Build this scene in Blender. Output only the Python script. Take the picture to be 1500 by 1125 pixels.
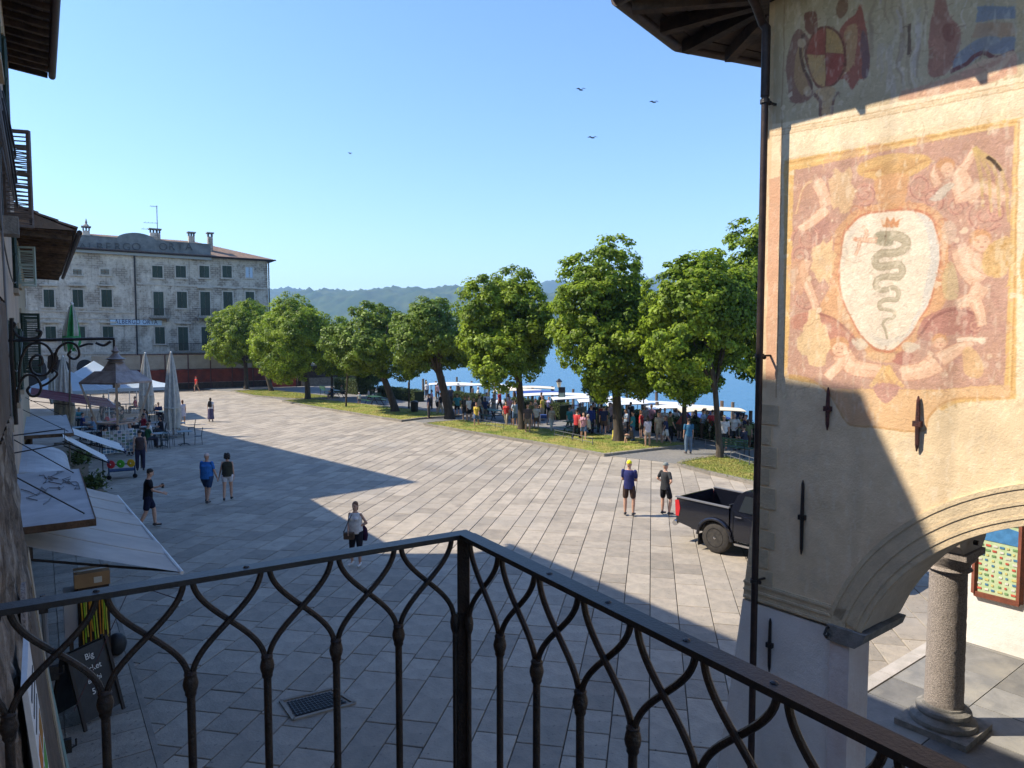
import bpy, bmesh, math, random
import numpy as np
from mathutils import Vector, Matrix, noise
R = math.radians
for o in list(bpy.data.objects): bpy.data.objects.remove(o)
SC = bpy.context.scene
COL = SC.collection
random.seed(7); np.random.seed(7)

# ------------------------------------------------------------------ camera, world, sun, exposure
FPX = 1036.0                      # focal length in pixels of the 1500 px wide photograph
CAMH = 5.5
PITCH = math.atan(62.5 / FPX)
cd = bpy.data.cameras.new('camera'); cam = bpy.data.objects.new('camera', cd); COL.objects.link(cam)
cd.sensor_width = 36; cd.lens = 36 * FPX / 1500; cd.clip_start = 0.05; cd.clip_end = 30000
cam.location = (0, 0, CAMH); cam.rotation_euler = (math.pi / 2 - PITCH, 0, 0)
SC.camera = cam
SUN_EL = 46.2; SUN_AZ = 270.0     # sun stands to the left (west of the view); azimuth clockwise from +Y
w = bpy.data.worlds.new('World'); SC.world = w; w.use_nodes = True
nt = w.node_tree; nt.nodes.clear()
wo = nt.nodes.new('ShaderNodeOutputWorld'); bg = nt.nodes.new('ShaderNodeBackground'); sk = nt.nodes.new('ShaderNodeTexSky')
sk.sky_type = 'NISHITA'; sk.sun_disc = False
sk.sun_elevation = R(SUN_EL); sk.sun_rotation = R(SUN_AZ)
sk.altitude = 300; sk.air_density = 1.1; sk.dust_density = 0.3; sk.ozone_density = 3.0
bg.inputs['Strength'].default_value = 0.135
hs = nt.nodes.new('ShaderNodeHueSaturation'); hs.inputs['Saturation'].default_value = 1.16; hs.inputs['Hue'].default_value = .508; hs.inputs['Value'].default_value = 1.0; nt.links.new(sk.outputs[0], hs.inputs['Color']); nt.links.new(hs.outputs[0], bg.inputs[0]); nt.links.new(bg.outputs[0], wo.inputs[0])
sl = bpy.data.lights.new('sun', 'SUN'); sl.energy = 4.0; sl.angle = R(0.53); sl.color = (1.0, 0.91, 0.77)
so = bpy.data.objects.new('sun', sl); COL.objects.link(so)
sdir = Vector((math.sin(R(SUN_AZ)) * math.cos(R(SUN_EL)), math.cos(R(SUN_AZ)) * math.cos(R(SUN_EL)), math.sin(R(SUN_EL))))
so.rotation_euler = sdir.to_track_quat('Z', 'Y').to_euler(); so.location = (-30, 0, 60)
SC.view_settings.view_transform = 'Standard'; SC.view_settings.look = 'None'
SC.view_settings.exposure = 1.1; SC.view_settings.gamma = 1.0; SC.view_settings.use_curve_mapping = False
SC.render.engine = 'CYCLES'
SC.cycles.use_denoising = True
SC.cycles.max_bounces = 6; SC.cycles.diffuse_bounces = 4; SC.cycles.glossy_bounces = 3
SC.cycles.transmission_bounces = 4; SC.cycles.transparent_max_bounces = 8; SC.cycles.volume_bounces = 0
SC.cycles.caustics_reflective = False; SC.cycles.caustics_refractive = False

# ------------------------------------------------------------------ pixel -> place
def ray(px, py):
    cx = (px - 750) / FPX; cy = -(py - 562.5) / FPX
    c, s = math.cos(PITCH), math.sin(PITCH)
    return Vector((cx, c + cy * s, -s + cy * c))
def G(px, py, z=0.0):
    d = ray(px, py); t = (z - CAMH) / d.z
    return Vector((d.x * t, d.y * t, z))
def PY(px, py, Y):
    d = ray(px, py); t = Y / d.y
    return Vector((d.x * t, Y, CAMH + d.z * t))
def PL(px, py, o, n):
    d = ray(px, py); o = Vector(o); n = Vector(n)
    t = (o - Vector((0, 0, CAMH))).dot(n) / d.dot(n)
    return Vector((0, 0, CAMH)) + d * t
def proj(p):
    x, y, z = p[0], p[1], p[2] - CAMH
    c, s = math.cos(PITCH), math.sin(PITCH)
    f = y * c - z * s; u = y * s + z * c
    if f <= 0.05: return None
    return (750 + FPX * x / f, 562.5 - FPX * u / f, f)
class Frame:
    """plan frame: t runs away from the camera turned deg to the left, n to the right of it"""
    def __init__(s, deg, o=(0, 0)):
        a = R(deg); s.D = Vector((-math.sin(a), math.cos(a), 0)); s.N = Vector((math.cos(a), math.sin(a), 0)); s.o = Vector((o[0], o[1], 0)); s.rz = a
    def __call__(s, n, t, z=0.0):
        p = s.o + s.N * n + s.D * t; return Vector((p.x, p.y, z))
    def inv(s, p):
        q = Vector((p[0], p[1], 0)) - s.o; return q.dot(s.N), q.dot(s.D)
FL = Frame(33.74)        # street front on the left
FR = Frame(31.9)         # our balcony

# ------------------------------------------------------------------ materials
MATS = {}
def mat(name, c=(.5, .5, .5), rough=.8, c2=None, scale=3.0, bump=0.0, bscale=30.0, metal=0.0, island=0.0, objrand=0.0,
        spec=.3, detail=5.0, c3=None, scale3=.6, alpha=None, trans=0.0, contrast=(.38, .62), stretch=None, coat=0.0, translucent=0.0, spots=None):
    if name in MATS: return MATS[name]
    m = bpy.data.materials.new(name); m.use_nodes = True; t = m.node_tree; N = t.nodes; L = t.links
    b = N['Principled BSDF']; b.inputs['Roughness'].default_value = rough; b.inputs['Metallic'].default_value = metal
    b.inputs['Specular IOR Level'].default_value = spec
    if coat: b.inputs['Coat Weight'].default_value = coat; b.inputs['Coat Roughness'].default_value = .05
    if trans: b.inputs['Transmission Weight'].default_value = trans
    tc = N.new('ShaderNodeTexCoord'); co = tc.outputs['Object']
    if stretch:
        mp = N.new('ShaderNodeMapping'); mp.inputs['Scale'].default_value = stretch; L.new(co, mp.inputs[0]); co = mp.outputs[0]
    def col(c): r = N.new('ShaderNodeRGB'); r.outputs[0].default_value = (*c, 1); return r.outputs[0]
    def ns(sc, d=detail):
        n = N.new('ShaderNodeTexNoise'); n.inputs['Scale'].default_value = sc; n.inputs['Detail'].default_value = d; n.inputs['Roughness'].default_value = .62
        L.new(co, n.inputs['Vector']); return n.outputs['Fac']
    def mr(v, lo, hi, a=0., b_=1.):
        n = N.new('ShaderNodeMapRange'); L.new(v, n.inputs[0])
        for i, x in enumerate((lo, hi, a, b_)): n.inputs[i + 1].default_value = x
        return n.outputs[0]
    def mix(f, a, b_, mode='MIX'):
        n = N.new('ShaderNodeMix'); n.data_type = 'RGBA'; n.blend_type = mode
        if isinstance(f, float): n.inputs[0].default_value = f
        else: L.new(f, n.inputs[0])
        L.new(a, n.inputs[6]); L.new(b_, n.inputs[7]); return n.outputs[2]
    cur = col(c)
    if c2: cur = mix(mr(ns(scale), *contrast), cur, col(c2))
    if c3: cur = mix(mr(ns(scale3), .5, .66), cur, col(c3))
    if spots:
        cur = mix(mr(ns(11.0, 3.0), .655, .70), cur, col(spots)); cur = mix(mr(ns(1.3, 6.0), .60, .72, 0, .45), cur, col(spots))
    for amt, kind in ((island, 'ShaderNodeNewGeometry'), (objrand, 'ShaderNodeObjectInfo')):
        if amt:
            g = N.new(kind); v = mr(g.outputs['Random Per Island' if kind.endswith('Geometry') else 'Random'], 0, 1, 1 - amt, 1 + amt)
            vm = N.new('ShaderNodeVectorMath'); vm.operation = 'SCALE'; L.new(cur, vm.inputs[0]); L.new(v, vm.inputs['Scale']); cur = vm.outputs[0]
    L.new(cur, b.inputs['Base Color'])
    if bump:
        bn = N.new('ShaderNodeBump'); bn.inputs['Strength'].default_value = min(1, bump); bn.inputs['Distance'].default_value = .02 * max(1, bump)
        L.new(ns(bscale, 6.0), bn.inputs['Height']); L.new(bn.outputs[0], b.inputs['Normal'])
    if translucent:
        tr = N.new('ShaderNodeBsdfTranslucent'); L.new(cur, tr.inputs[0]); ms = N.new('ShaderNodeMixShader'); ms.inputs[0].default_value = translucent
        L.new(b.outputs[0], ms.inputs[1]); L.new(tr.outputs[0], ms.inputs[2]); L.new(ms.outputs[0], N['Material Output'].inputs[0])
    MATS[name] = m; return m
def clothmat(c, n=None):
    k = n or 'cloth_%02x%02x%02x' % tuple(int(max(0, min(1, v)) * 255) for v in c)
    return mat(k, c, .9, tuple(v * .75 for v in c), 9, .25, 60, spec=.15)
def emat(name):  # bare material handle
    m = bpy.data.materials.new(name); m.use_nodes = True; MATS[name] = m; return m

M_iron = mat('wrought_iron', (.014, .013, .014), .42, (.032, .025, .021), 14, .4, 90, metal=.35, spec=.5)
M_ironrail = mat('painted_iron_rail', (.016, .017, .021), .42, (.026, .025, .026), 30, .15, 120, metal=.3, spec=.5)
M_rust = mat('rusty_iron', (.10, .035, .03), .8, (.04, .02, .02), 20, .5, 80)
M_slab = mat('stone_slab', (.345, .295, .232), .78, (.275, .238, .19), 2.6, .7, 22, island=.19, objrand=.05, c3=(.27, .24, .2), scale3=.22, spec=.35, spots=(.12, .10, .085))
M_slabnear = mat('stone_slab_near', (.345, .295, .232), .75, (.26, .228, .185), 3.2, .8, 18, objrand=.19, c3=(.285, .25, .2), scale3=.9, spec=.35, spots=(.12, .10, .085))
M_joint = mat('joint_sand', (.10, .086, .07), .95, (.06, .052, .042), 3, .3, 40)
M_kerb = mat('kerb_stone', (.26, .23, .19), .85, (.20, .18, .15), 4, .5, 30, objrand=.15)
M_gravel = mat('promenade_gravel', (.22, .21, .195), .95, (.15, .145, .135), 8, .5, 60, c3=(.25, .23, .2), scale3=.15)
M_grass = mat('lawn', (.20, .24, .045), .95, (.34, .28, .09), 1.2, .6, 40, c3=(.10, .15, .03), scale3=.5, spec=.1)
M_blade = mat('grass_blade', (.18, .24, .04), .8, (.34, .29, .09), .8, island=.3, spec=.15, translucent=.3)
M_bark = mat('bark', (.085, .066, .048), .95, (.045, .036, .028), 6, 1.0, 14, stretch=(1, 1, .3))
M_leafA = mat('leaf', (.29, .38, .028), .5, (.13, .205, .016), .55, island=.42, spec=.3, translucent=.5, contrast=(.42, .58))
M_leafB = mat('leaf_dark', (.20, .28, .028), .5, (.095, .155, .018), .6, island=.4, spec=.3, translucent=.35)
M_hedge = mat('hedge_leaf', (.05, .075, .018), .6, (.10, .13, .03), 1.2, island=.4, spec=.3, translucent=.2)
M_wood = mat('old_wood', (.16, .10, .06), .85, (.07, .045, .03), 5, .7, 25, stretch=(1, 1, 1), objrand=.25)
M_woodgrey = mat('grey_wood', (.20, .16, .12), .9, (.11, .09, .07), 5, .6, 25, objrand=.25)
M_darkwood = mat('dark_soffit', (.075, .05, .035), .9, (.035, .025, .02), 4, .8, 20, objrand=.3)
M_tile = mat('roof_tile', (.24, .15, .10), .9, (.14, .10, .075), 3, .5, 20, island=.3, c3=(.18, .15, .12), scale3=.4)
M_green = mat('green_paint', (.025, .10, .05), .5, (.03, .075, .04), 5, .1, 40, objrand=.1)
M_greenshut = mat('green_shutter', (.022, .042, .030), .6, (.035, .055, .04), 6, .2, 40, objrand=.2)
M_white = mat('white_paint', (.74, .74, .72), .5, (.62, .62, .60), 3, .1, 30)
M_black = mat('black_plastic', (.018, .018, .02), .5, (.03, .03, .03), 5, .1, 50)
M_copper = mat('gutter_copper', (.055, .035, .03), .5, (.03, .022, .02), 8, .2, 40, metal=.3)
M_parasol = mat('parasol_canvas', (.66, .63, .56), .9, (.52, .50, .46), 5, .3, 30, spec=.1, translucent=.15)
M_awning = mat('awning_grey', (.50, .455, .40), .85, (.41, .37, .33), 1.4, .2, 18, spec=.15, stretch=(1, 1, .4))
M_redaw = mat('awning_red', (.15, .015, .02), .8, (.09, .012, .018), 3, .1, 30)
M_tent = mat('tent_pale', (.46, .55, .60), .7, (.50, .58, .64), 2, .2, 12, translucent=.2)
M_skin = mat('skin', (.52, .31, .22), .55, (.45, .25, .17), 20, spec=.35, objrand=.15)
M_hair = mat('hair_brown', (.08, .05, .03), .7, (.04, .025, .015), 30, .5, 90)
M_hairb = mat('hair_black', (.018, .014, .012), .6, (.03, .022, .018), 30, .5, 90)
M_hairr = mat('hair_auburn', (.20, .09, .045), .65, (.12, .05, .03), 30, .5, 90)
M_hairg = mat('hair_grey', (.38, .35, .32), .7, (.24, .22, .2), 30, .5, 90)
M_shoe = mat('dark_shoe', (.03, .028, .03), .6, (.05, .045, .045), 10)
M_shoew = mat('white_shoe', (.72, .71, .69), .6, (.6, .6, .58), 10)

# ------------------------------------------------------------------ mesh builder
class MB:
    def __init__(s): s.v = []; s.f = []
    def add(s, vs, fs):
        k = len(s.v); s.v += [Vector(p) for p in vs]; s.f += [tuple(i + k for i in f) for f in fs]; return s
    def box(s, c, size, rz=0.0, rot=None):
        hx, hy, hz = size[0] / 2, size[1] / 2, size[2] / 2
        m = rot if rot is not None else Matrix.Rotation(rz, 3, 'Z'); c = Vector(c)
        vs = [c + m @ Vector((x, y, z)) for z in (-hz, hz) for y in (-hy, hy) for x in (-hx, hx)]
        return s.add(vs, [(0, 2, 3, 1), (4, 5, 7, 6), (0, 1, 5, 4), (2, 6, 7, 3), (0, 4, 6, 2), (1, 3, 7, 5)])
    def bar(s, a, b, wd, th=None, up=(0, 0, 1)):
        a, b = Vector(a), Vector(b); d = b - a; L = d.length
        if L < 1e-6: return s
        d.normalize(); u = Vector(up)
        if abs(d.dot(u)) > .98: u = Vector((0, 1, 0)) if abs(d.y) < .9 else Vector((1, 0, 0))
        x = d.cross(u).normalized(); z = x.cross(d).normalized()
        m = Matrix((x, d, z)).transposed()
        return s.box((a + b) / 2, (wd, L, th or wd), rot=m)
    def tube(s, path, r, seg=8, caps=True, rx=None):
        P = [Vector(p) for p in path]; n = len(P)
        rs = [r] * n if not isinstance(r, (list, tuple)) else list(r)
        T = []
        for i in range(n):
            a = P[max(0, i - 1)]; b = P[min(n - 1, i + 1)]; d = b - a
            T.append(d.normalized() if d.length > 1e-9 else Vector((0, 0, 1)))
        u = Vector((0, 0, 1)) if abs(T[0].z) < .9 else Vector((1, 0, 0))
        x = T[0].cross(u).normalized(); vs = []; fs = []
        for i in range(n):
            x = (x - T[i] * x.dot(T[i]))
            x = x.normalized() if x.length > 1e-6 else T[i].orthogonal().normalized()
            y = T[i].cross(x)
            for k in range(seg):
                a = 2 * math.pi * k / seg
                vs.append(P[i] + (x * math.cos(a) + y * math.sin(a)) * rs[i])
        for i in range(n - 1):
            for k in range(seg):
                a = i * seg + k; b = i * seg + (k + 1) % seg
                fs.append((a, b, b + seg, a + seg))
        if caps: fs.append(tuple(range(seg))[::-1]); fs.append(tuple(range((n - 1) * seg, n * seg)))
        return s.add(vs, fs)
    def rings(s, secs, seg=14, xa=Vector((1, 0, 0))):
        """closed tube of ellipses: secs = [(centre, rx, ry)]"""
        n = len(secs); vs = []; fs = []; P = [Vector(q[0]) for q in secs]
        for i, (c, rx, ry) in enumerate(secs):
            d = (P[min(n - 1, i + 1)] - P[max(0, i - 1)]).normalized()
            x = (xa - d * xa.dot(d)).normalized(); y = d.cross(x)
            for k in range(seg):
                a = 2 * math.pi * k / seg; vs.append(P[i] + x * math.cos(a) * rx + y * math.sin(a) * ry)
        for i in range(n - 1):
            for k in range(seg):
                a = i * seg + k; b = i * seg + (k + 1) % seg; fs.append((a, b, b + seg, a + seg))
        fs.append(tuple(range(seg))[::-1]); fs.append(tuple(range((n - 1) * seg, n * seg)))
        return s.add(vs, fs)
    def ball(s, c, r, seg=10, rg=6):
        c = Vector(c); r = Vector(r) if hasattr(r, '__len__') else Vector((r, r, r)); vs = []; fs = []
        for i in range(1, rg):
            a = math.pi * i / rg
            for k in range(seg):
                b = 2 * math.pi * k / seg; vs.append(c + Vector((r.x * math.sin(a) * math.cos(b), r.y * math.sin(a) * math.sin(b), r.z * math.cos(a))))
        top = len(vs); vs.append(c + Vector((0, 0, r.z))); vs.append(c - Vector((0, 0, r.z)))
        for i in range(rg - 2):
            for k in range(seg):
                a = i * seg + k; b = i * seg + (k + 1) % seg; fs.append((a, a + seg, b + seg, b))
        for k in range(seg):
            fs.append((top, k, (k + 1) % seg)); o = (rg - 2) * seg; fs.append((top + 1, o + (k + 1) % seg, o + k))
        return s.add(vs, fs)
    def lathe(s, c, prof, seg=16, rot=None):
        c = Vector(c); vs = []; fs = []
        for r, z in prof:
            for k in range(seg):
                a = 2 * math.pi * k / seg; p = Vector((r * math.cos(a), r * math.sin(a), z))
                vs.append(c + (rot @ p if rot is not None else p))
        for i in range(len(prof) - 1):
            for k in range(seg):
                a = i * seg + k; b = i * seg + (k + 1) % seg; fs.append((a, b, b + seg, a + seg))
        fs.append(tuple(range(seg))[::-1]); n = len(prof); fs.append(tuple(range((n - 1) * seg, n * seg)))
        return s.add(vs, fs)
    def prism(s, poly, z0, z1):
        """poly: list of (x, y) plan points, counter-clockwise or not"""
        n = len(poly); vs = [Vector((p[0], p[1], z0)) for p in poly] + [Vector((p[0], p[1], z1)) for p in poly]
        fs = [tuple(range(n))[::-1], tuple(range(n, 2 * n))] + [(i, (i + 1) % n, n + (i + 1) % n, n + i) for i in range(n)]
        return s.add(vs, fs)
    def extr(s, poly, d):
        """any planar 3-D polygon pushed along d"""
        n = len(poly); d = Vector(d); vs = [Vector(p) for p in poly] + [Vector(p) + d for p in poly]
        fs = [tuple(range(n))[::-1], tuple(range(n, 2 * n))] + [(i, (i + 1) % n, n + (i + 1) % n, n + i) for i in range(n)]
        return s.add(vs, fs)
    def mesh(s, name, o=(0, 0, 0), smooth=False, fix=True):
        me = bpy.data.meshes.new(name); o = Vector(o)
        me.from_pydata([tuple(v - o) for v in s.v], [], s.f)
        if fix:
            bm = bmesh.new(); bm.from_mesh(me); bmesh.ops.recalc_face_normals(bm, faces=bm.faces); bm.to_mesh(me); bm.free()
        if smooth:
            me.polygons.foreach_set('use_smooth', [True] * len(me.polygons))
            if smooth != 'all':
                try: me.set_sharp_from_angle(angle=R(40))
                except Exception: pass
        return me
def link(name, me, m=None, parent=None):
    o = bpy.data.objects.new(name, me); COL.objects.link(o)
    if m is not None: me.materials.append(m)
    if parent is not None: o.parent = parent
    return o
ORG = {}
def thing(name, label, cat, loc=(0, 0, 0), group=None, rz=0.0):
    o = bpy.data.objects.new(name, None); o.empty_display_size = .2; COL.objects.link(o)
    o.location = loc; o.rotation_euler = (0, 0, rz); o['label'] = label; o['category'] = cat
    if group: o['group'] = group
    return o
def tag(o, label, cat, group=None):
    o['label'] = label; o['category'] = cat
    if group: o['group'] = group
    return o
def root_of(p):
    while p.parent is not None: p = p.parent
    return p
def part(name, mb, m, parent, world=True, smooth=False, label=None):
    """mesh as a child; world=True: vertices given in world space under an unrotated thing"""
    r = root_of(parent)
    o = link(name, mb.mesh(name, r.location if world else (0, 0, 0), smooth), m, parent)
    if label: o['label'] = label
    return o
def solo(name, mb, m, label, cat, loc=(0, 0, 0), group=None, smooth=False):
    o = link(name, mb.mesh(name, loc, smooth), m); o.location = loc
    return tag(o, label, cat, group)
def struct(name, mb, m, loc=(0, 0, 0), smooth=False):
    o = link(name, mb.mesh(name, loc, smooth), m); o.location = loc; o['kind'] = 'structure'; return o
def stuff(o): o['kind'] = 'stuff'; return o
def copy_thing(root, loc, rz, label=None, group=None, scale=None):
    r = root.copy(); COL.objects.link(r); r.location = loc; r.rotation_euler = (0, 0, rz)
    if scale: r.scale = (scale,) * 3
    if label: r['label'] = label
    if group: r['group'] = group
    for ch in list(root.children):
        c = ch.copy(); COL.objects.link(c); c.parent = r
        for g in list(ch.children):
            d = g.copy(); COL.objects.link(d); d.parent = c
    return r
def quads_mesh(name, V, smooth=False):
    """V: (n,4,3) array -> mesh of n separate quads"""
    n = len(V); me = bpy.data.meshes.new(name); me.vertices.add(n * 4); me.loops.add(n * 4); me.polygons.add(n)
    me.vertices.foreach_set('co', V.reshape(-1).astype(np.float32))
    me.loops.foreach_set('vertex_index', np.arange(n * 4, dtype=np.int32))
    me.polygons.foreach_set('loop_start', np.arange(0, n * 4, 4, dtype=np.int32))
    try: me.polygons.foreach_set('loop_total', np.full(n, 4, dtype=np.int32))
    except Exception: pass
    me.update(calc_edges=True); return me
def text_mesh(name, txt, size, m, parent, origin, xdir, updir, depth=.01, loc=(0, 0, 0), align='CENTER', spacing=1.0, sx=1.0):
    cu = bpy.data.curves.new(name, 'FONT'); cu.body = txt; cu.size = size; cu.extrude = depth; cu.align_x = align; cu.align_y = 'CENTER'; cu.space_character = spacing
    ob = bpy.data.objects.new(name, cu); COL.objects.link(ob)
    dg = bpy.context.evaluated_depsgraph_get(); me = bpy.data.meshes.new_from_object(ob.evaluated_get(dg)); bpy.data.objects.remove(ob)
    x = Vector(xdir).normalized(); u = Vector(updir).normalized(); n = x.cross(u)
    mtx = Matrix((x * sx, u, n)).transposed().to_4x4(); mtx.translation = Vector(origin) - Vector(loc)
    me.transform(mtx); me.materials.clear(); return link(name, me, m, parent)
# ------------------------------------------------------------------ ground, lake, hills
def Ls(n, t, z=0): return tuple(FL(n, t, z))
SHORE = 32.0
mb = MB(); mb.prism([Ls(-90, -60)[:2], Ls(SHORE, -60)[:2], Ls(SHORE, 118)[:2], Ls(-90, 118)[:2]], -2.2, -.06)
ground = struct('ground', mb, M_joint)
mb = MB(); mb.prism([Ls(SHORE, -60)[:2], Ls(SHORE + .45, -60)[:2], Ls(SHORE + .45, 118)[:2], Ls(SHORE, 118)[:2]], -2.2, .02)
struct('quay_edge', mb, M_kerb)
# lake
m = emat('lake_water'); t_ = m.node_tree; b = t_.nodes['Principled BSDF']
b.inputs['Base Color'].default_value = (.045, .15, .26, 1); b.inputs['Roughness'].default_value = .22; b.inputs['IOR'].default_value = 1.33
tc = t_.nodes.new('ShaderNodeTexCoord'); mp = t_.nodes.new('ShaderNodeMapping'); mp.inputs['Scale'].default_value = (.5, 1.1, 1)
n1 = t_.nodes.new('ShaderNodeTexNoise'); n1.inputs['Scale'].default_value = 1.3; n1.inputs['Detail'].default_value = 6
bp = t_.nodes.new('ShaderNodeBump'); bp.inputs['Strength'].default_value = .9; bp.inputs['Distance'].default_value = .25
t_.links.new(tc.outputs['Object'], mp.inputs[0]); t_.links.new(mp.outputs[0], n1.inputs['Vector']); t_.links.new(n1.outputs['Fac'], bp.inputs['Height']); t_.links.new(bp.outputs[0], b.inputs['Normal'])
cr = t_.nodes.new('ShaderNodeMix'); cr.data_type = 'RGBA'; cr.inputs[6].default_value = (.03, .13, .23, 1); cr.inputs[7].default_value = (.07, .19, .31, 1)
t_.links.new(n1.outputs['Fac'], cr.inputs[0]); t_.links.new(cr.outputs[2], b.inputs['Base Color'])
mb = MB(); mb.add([(-5200, -300, -1.0), (5200, -300, -1.0), (5200, 5200, -1.0), (-5200, 5200, -1.0)], [(0, 1, 2, 3)])
struct('lake', mb, m)
# hills: ridge heights given as (pixel x, pixel y of the skyline) at a distance
M_hillnear = mat('hill_forest', (.030, .062, .018), .95, (.075, .10, .03), .012, 1.0, .03, c3=(.035, .055, .018), scale3=.004, spec=.05, detail=9)
M_hillfar = mat('hill_forest_far', (.030, .06, .02), .95, (.055, .08, .026), .008, 1.0, .02, spec=.05, detail=9)
def hills(name, Y, sky, m, depth, res=9.0, amp=7.0, seed=0.0):
    xs = [PY(px, py, Y).x for px, py in sky]; zs = [PY(px, py, Y).z for px, py in sky]
    x0, x1 = xs[0], xs[-1]; nx = int((x1 - x0) / res); rows = 34
    V = []; F = []
    for j in range(rows):
        fj = j / (rows - 1); y = Y - depth * (1 - fj)
        prof = math.sin(fj * math.pi / 2) ** 1.15
        for i in range(nx + 1):
            x = x0 + (x1 - x0) * i / nx
            zr = float(np.interp(x, xs, zs))
            p = Vector((x * .0016 + seed, y * .0016, 0)); g = noise.noise(p) * .5 + noise.noise(p * 2.7) * .25
            q = Vector((x * .02 + seed, y * .02, 3)); f = noise.noise(q) * .6 + noise.noise(q * 2.3) * .5 + noise.noise(q * 5.1) * .35
            z = -1 + (zr + 1) * prof * (1 + g * .55 * math.sin(fj * math.pi)) + amp * f * (0.25 + prof) * (1 if j else 0)
            V.append((x * y / Y if False else x, y, z if j else -3))
    V2 = [(x, Y + depth * .5, -3) for x, y, z in V[-(nx + 1):]]; V += V2; rows += 1
    for j in range(rows - 1):
        for i in range(nx):
            a = j * (nx + 1) + i; F.append((a, a + 1, a + nx + 2, a + nx + 1))
    me = bpy.data.meshes.new(name); me.from_pydata(V, [], F); me.polygons.foreach_set('use_smooth', [True] * len(F))
    o = link(name, me, m); o['kind'] = 'structure'; return o
hills('hills', 3300, [(-900, 470), (-300, 455), (100, 445), (250, 440), (330, 436), (395, 430), (415, 426), (440, 425), (470, 433), (500, 440), (700, 452), (900, 470)], M_hillfar, 900, 10, 22, 3.0)
hills('hills', 2500, [(200, 470), (380, 452), (450, 440), (475, 434), (500, 429), (525, 431), (545, 429), (560, 426), (590, 427), (620, 428), (650, 427), (680, 425), (705, 421), (740, 424), (800, 430), (900, 436), (1100, 446), (1500, 462), (2400, 480)], M_hillnear, 900, 8, 18, 8.0)
hills('hills', 4200, [(640, 470), (690, 438), (730, 422), (770, 419), (815, 417), (845, 421), (880, 420), (940, 412), (975, 404), (1000, 399), (1025, 395), (1060, 392), (1110, 384), (1200, 372), (1400, 360), (1800, 350), (2600, 370)], M_hillfar, 1100, 13, 26, 15.0)

# ------------------------------------------------------------------ piazza paving: diagonal rows of stone slabs
FT = Frame(-11.2)
def slab_v(cn, ct, wn, lt, z0, z1, bev=.012, tilt=0):
    hn, ht = wn / 2, lt / 2; vs = []
    for z, k in ((z0, 0), (z1 - bev, 0), (z1, bev)):
        for a, c in ((-1, -1), (1, -1), (1, 1), (-1, 1)):
            p = FT(cn + a * (hn - k), ct + c * (ht - k), z + (tilt * a * .003 if z > z0 else 0)); vs.append(p)
    return vs
SLAB_F = [(8, 9, 10, 11)] + [(i + o, (i + 1) % 4 + o, (i + 1) % 4 + 4 + o, i + 4 + o) for o in (0, 4) for i in range(4)]
paving = thing('piazza_paving', 'x', 'x'); del paving['label']; del paving['category']; paving['kind'] = 'structure'
rng = random.Random(3)
far = MB(); near = []
rw = .56
x_ = -80.0
while x_ < 45:
    rwi = rng.choice((.48, .54, .56, .60, .66)); t = -2 + rng.random() * .9
    while t < 105:
        L = rng.choice((.62, .75, .9, 1.0, 1.15, 1.35)); c = FT(x_ + rwi / 2, t + L / 2); t += L
        n, tt = FL.inv(c)
        if n < -1.5 or n > 24.5 or tt < -4 or tt > 84: continue
        if c.y < 4 or c.x < -48: continue
        pr = proj(c)
        if pr is None or pr[0] < -220 or pr[0] > 1720 or pr[1] > 1400: continue
        near.append((pr[2] + (0 if (-20 < pr[0] < 1330 and 560 < pr[1] < 1140 and n > 1.0) else 1000), x_ + rwi / 2, t - L / 2, L, rwi))
    x_ += rwi
near.sort(); ind = near[:300]; rest = near[300:]
pm = {}
for d, cn, ct, L, rw in ind:
    key = (L, rw, rng.randrange(2))
    if key not in pm:
        me = bpy.data.meshes.new('paving_slab'); vs = slab_v(0, 0, rw - .014, L - .020, -.06, .0, .008, rng.uniform(-1, 1)); me.from_pydata([tuple(v) for v in vs], [], SLAB_F); me.materials.append(M_slabnear); pm[key] = me
    o = link('paving_slab', pm[key], None, paving); o.location = FT(cn, ct, rng.uniform(-.004, .003))
for d, cn, ct, L, rw in rest:
    if d > 1000: d -= 1000
    g = .016 if d < 30 else .02
    far.add(slab_v(cn, ct, rw - g, L - g * 1.4, -.05, rng.uniform(-.003, .003), .008), SLAB_F)
o = link('paving_slabs', far.mesh('paving_slabs', fix=False), M_slab, paving); stuff(o)

# pavement in front of the shops
pvt = thing('shop_pavement', 'x', 'x'); del pvt['label']; del pvt['category']; pvt['kind'] = 'structure'
t = 7.0
while t < 34:
    L = rng.uniform(.55, .75)
    for a, b_ in ((-.45, .12), (.12, .60), (.60, 1.08)):
        mb = MB(); q = [FL(a + .006, t + .006), FL(b_ - .006, t + .006), FL(b_ - .006, t + L - .008), FL(a + .006, t + L - .008)]
        c = sum(q, Vector()) / 4; mb.prism([(p.x, p.y) for p in q], -.05, .035 + rng.uniform(-.002, .002))
        o = link('paving_slab', mb.mesh('paving_slab', (c.x, c.y, 0)), M_slabnear, pvt); o.location = (c.x, c.y, 0)
    t += L
mb = MB()
mb.prism([tuple(FL(1.085, 6.5))[:2], tuple(FL(1.16, 6.5))[:2], tuple(FL(1.16, 34))[:2], tuple(FL(1.085, 34))[:2]], -.05, .03)
part('kerb', mb, M_kerb, pvt)

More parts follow.
